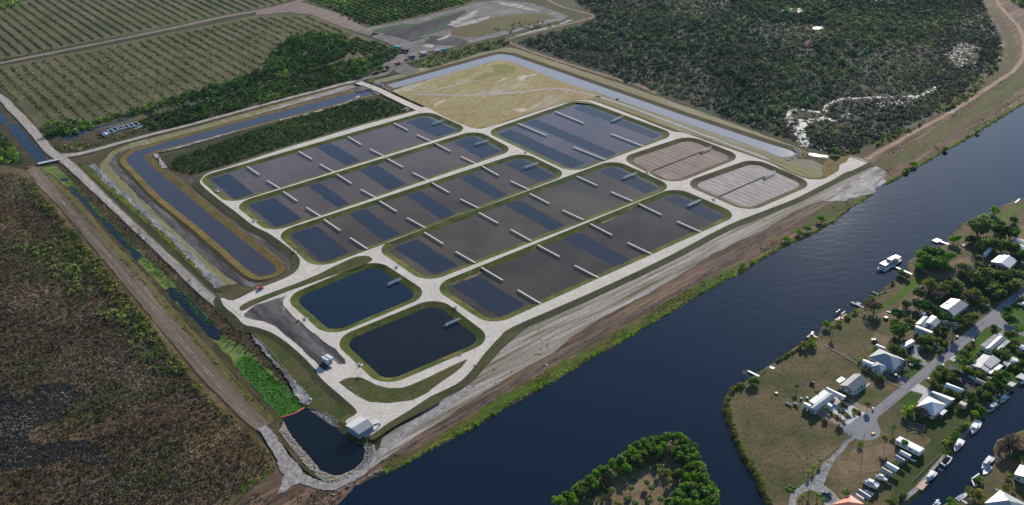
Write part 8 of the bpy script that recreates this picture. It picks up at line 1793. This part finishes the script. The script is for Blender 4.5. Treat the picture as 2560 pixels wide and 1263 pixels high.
box_thing(2003, 997, (.9, .9, .9), .2, BLUE, 'blue_drum', 'blue drum on the lawn left of the turquoise tub', 'drum')
box_thing(1941, 983, (1.5, 1.5, .5), .2, BLK, 'fire_pit', 'round dark fire pit on the riverside lawn', 'fire pit')
box_thing(2215, 795, (2.0, 2.0, 1.0), .2, BLK, 'trampoline', 'dark round trampoline on the brown lawn', 'trampoline')
box_thing(2223, 781, (2.8, .4, .4), -.5, WPAINT, 'white_beam', 'white beam lying on the lawn near the dark bush', 'beam')
box_thing(2305, 716, (1.6, .8, .6), .9, WPAINT, 'garden_bench', 'white bench at the top of the sandy path', 'bench')
box_thing(2393, 842, (1.2, 1.0, .8), .3, WPAINT, 'white_tank', 'white tank on the dry front lawn across from the long white shed', 'tank')
box_thing(2433, 852, (1.1, 1.0, .9), .3, WPAINT, 'letter_box', 'white letter box on the verge of the bright green lawn', 'letter box')
box_thing(2358, 913.5, (1.1, 1.0, .9), .3, WPAINT, 'letter_box', 'white letter box at the street by the feather palm', 'letter box')
box_thing(2321, 947, (1.1, 1.0, .9), .3, WPAINT, 'letter_box', 'white letter box at the street end of the hedge by the big house', 'letter box')
box_thing(2470, 763, (1.2, 1.0, .9), .3, WPAINT, 'white_tank', 'white tank under the olive tree at the street bend', 'tank')
box_thing(2455, 760, (.9, .9, .7), .3, WPAINT, 'white_tank', 'small white tank behind the straw coloured bush', 'tank')
box_thing(2535, 684, (4.4, 2.4, 1.6), -.5, WPAINT, 'garden_tent', 'small white tent roof in the trees near the right edge', 'tent')
box_thing(2265, 1149, (3.0, .4, .5), -.4, WPAINT, 'white_skiff', 'slim white skiff beside the canopy nearest the long trailer', 'skiff') if False else box_thing(2283, 1151, (2.8, .6, .5), -.6, WPAINT, 'white_skiff', 'slim white skiff on the grass beyond the first canopy', 'skiff')
box_thing(2278, 933, (3.0, 1.6, .6), -.4, WPAINT, 'garden_statue', 'white ornament on the lawn of the large hipped house', 'ornament') if False else box_thing(2278, 912, (2.0, 1.2, .8), -.4, WPAINT, 'garden_ornament', 'white garden ornament beside the yellow hedge', 'ornament')
box_thing(2227, 1196, (1.4, 1.4, .3), .3, WOOD, 'fish_table', 'small grey table on the seawall lawn', 'table') if False else None
p = P(2292, 1068, LZ); root = empty('garden_bed', (p.x, p.y, LZ), -.45); mb = MB(); [mb.box((0, s * 2.2, .2), (7, .3, .4)) for s in (-1, 0, 1)]; [mb.box((s * 3.5, 0, .2), (.3, 4.4, .4)) for s in (-1, 1)]; mb.build('border', WOOD, root); MB().box((0, 0, .1), (6.6, 4.0, .16)).build('soil', M['mulch'], root); tag(root, 'framed vegetable bed sunk in the long lawn', 'garden bed')
p = P(2410, 613, LZ); root = empty('garden_bed', (p.x, p.y, LZ), .6); mb = MB(); [mb.box((0, s * 1.5, .2), (4.5, .25, .4)) for s in (-1, 1)]; [mb.box((s * 2.2, 0, .2), (.25, 3, .4)) for s in (-1, 1)]; mb.build('border', WOOD, root); MB().box((0, 0, .1), (4.2, 2.8, .16)).build('soil', DARK, root); tag(root, 'dark framed bed behind the T shaped dock', 'garden bed')
for x, y, lb in ((2518, 812, 'mulch ring round the clipped dark bush'),):
    pass
for x, y in ((2485, 821), (2535, 873), (2553, 888), (2548, 858), (2434, 862)): blob('mulch_bed', x, y, 8, 4, NZ + .09, M['mulch'], rough=.1)
# ================================================================== HAZE
hz = MB().box((0, 5250, 166), (13980, 13480, 334)).build('haze', bpy.data.materials.new('haze_air'))
tag(hz, 'thin pale blue haze over the whole landscape', None, kind='stuff')
hm = hz.data.materials[0]; hm.use_nodes = True; hm.node_tree.nodes.clear()
pv_ = hm.node_tree.nodes.new('ShaderNodeVolumePrincipled'); pv_.inputs['Density'].default_value = 0.000012; pv_.inputs['Color'].default_value = (0.5, 0.75, 1.0, 1); pv_.inputs['Anisotropy'].default_value = 0.2
ho = hm.node_tree.nodes.new('ShaderNodeOutputMaterial'); hm.node_tree.links.new(pv_.outputs[0], ho.inputs['Volume'])
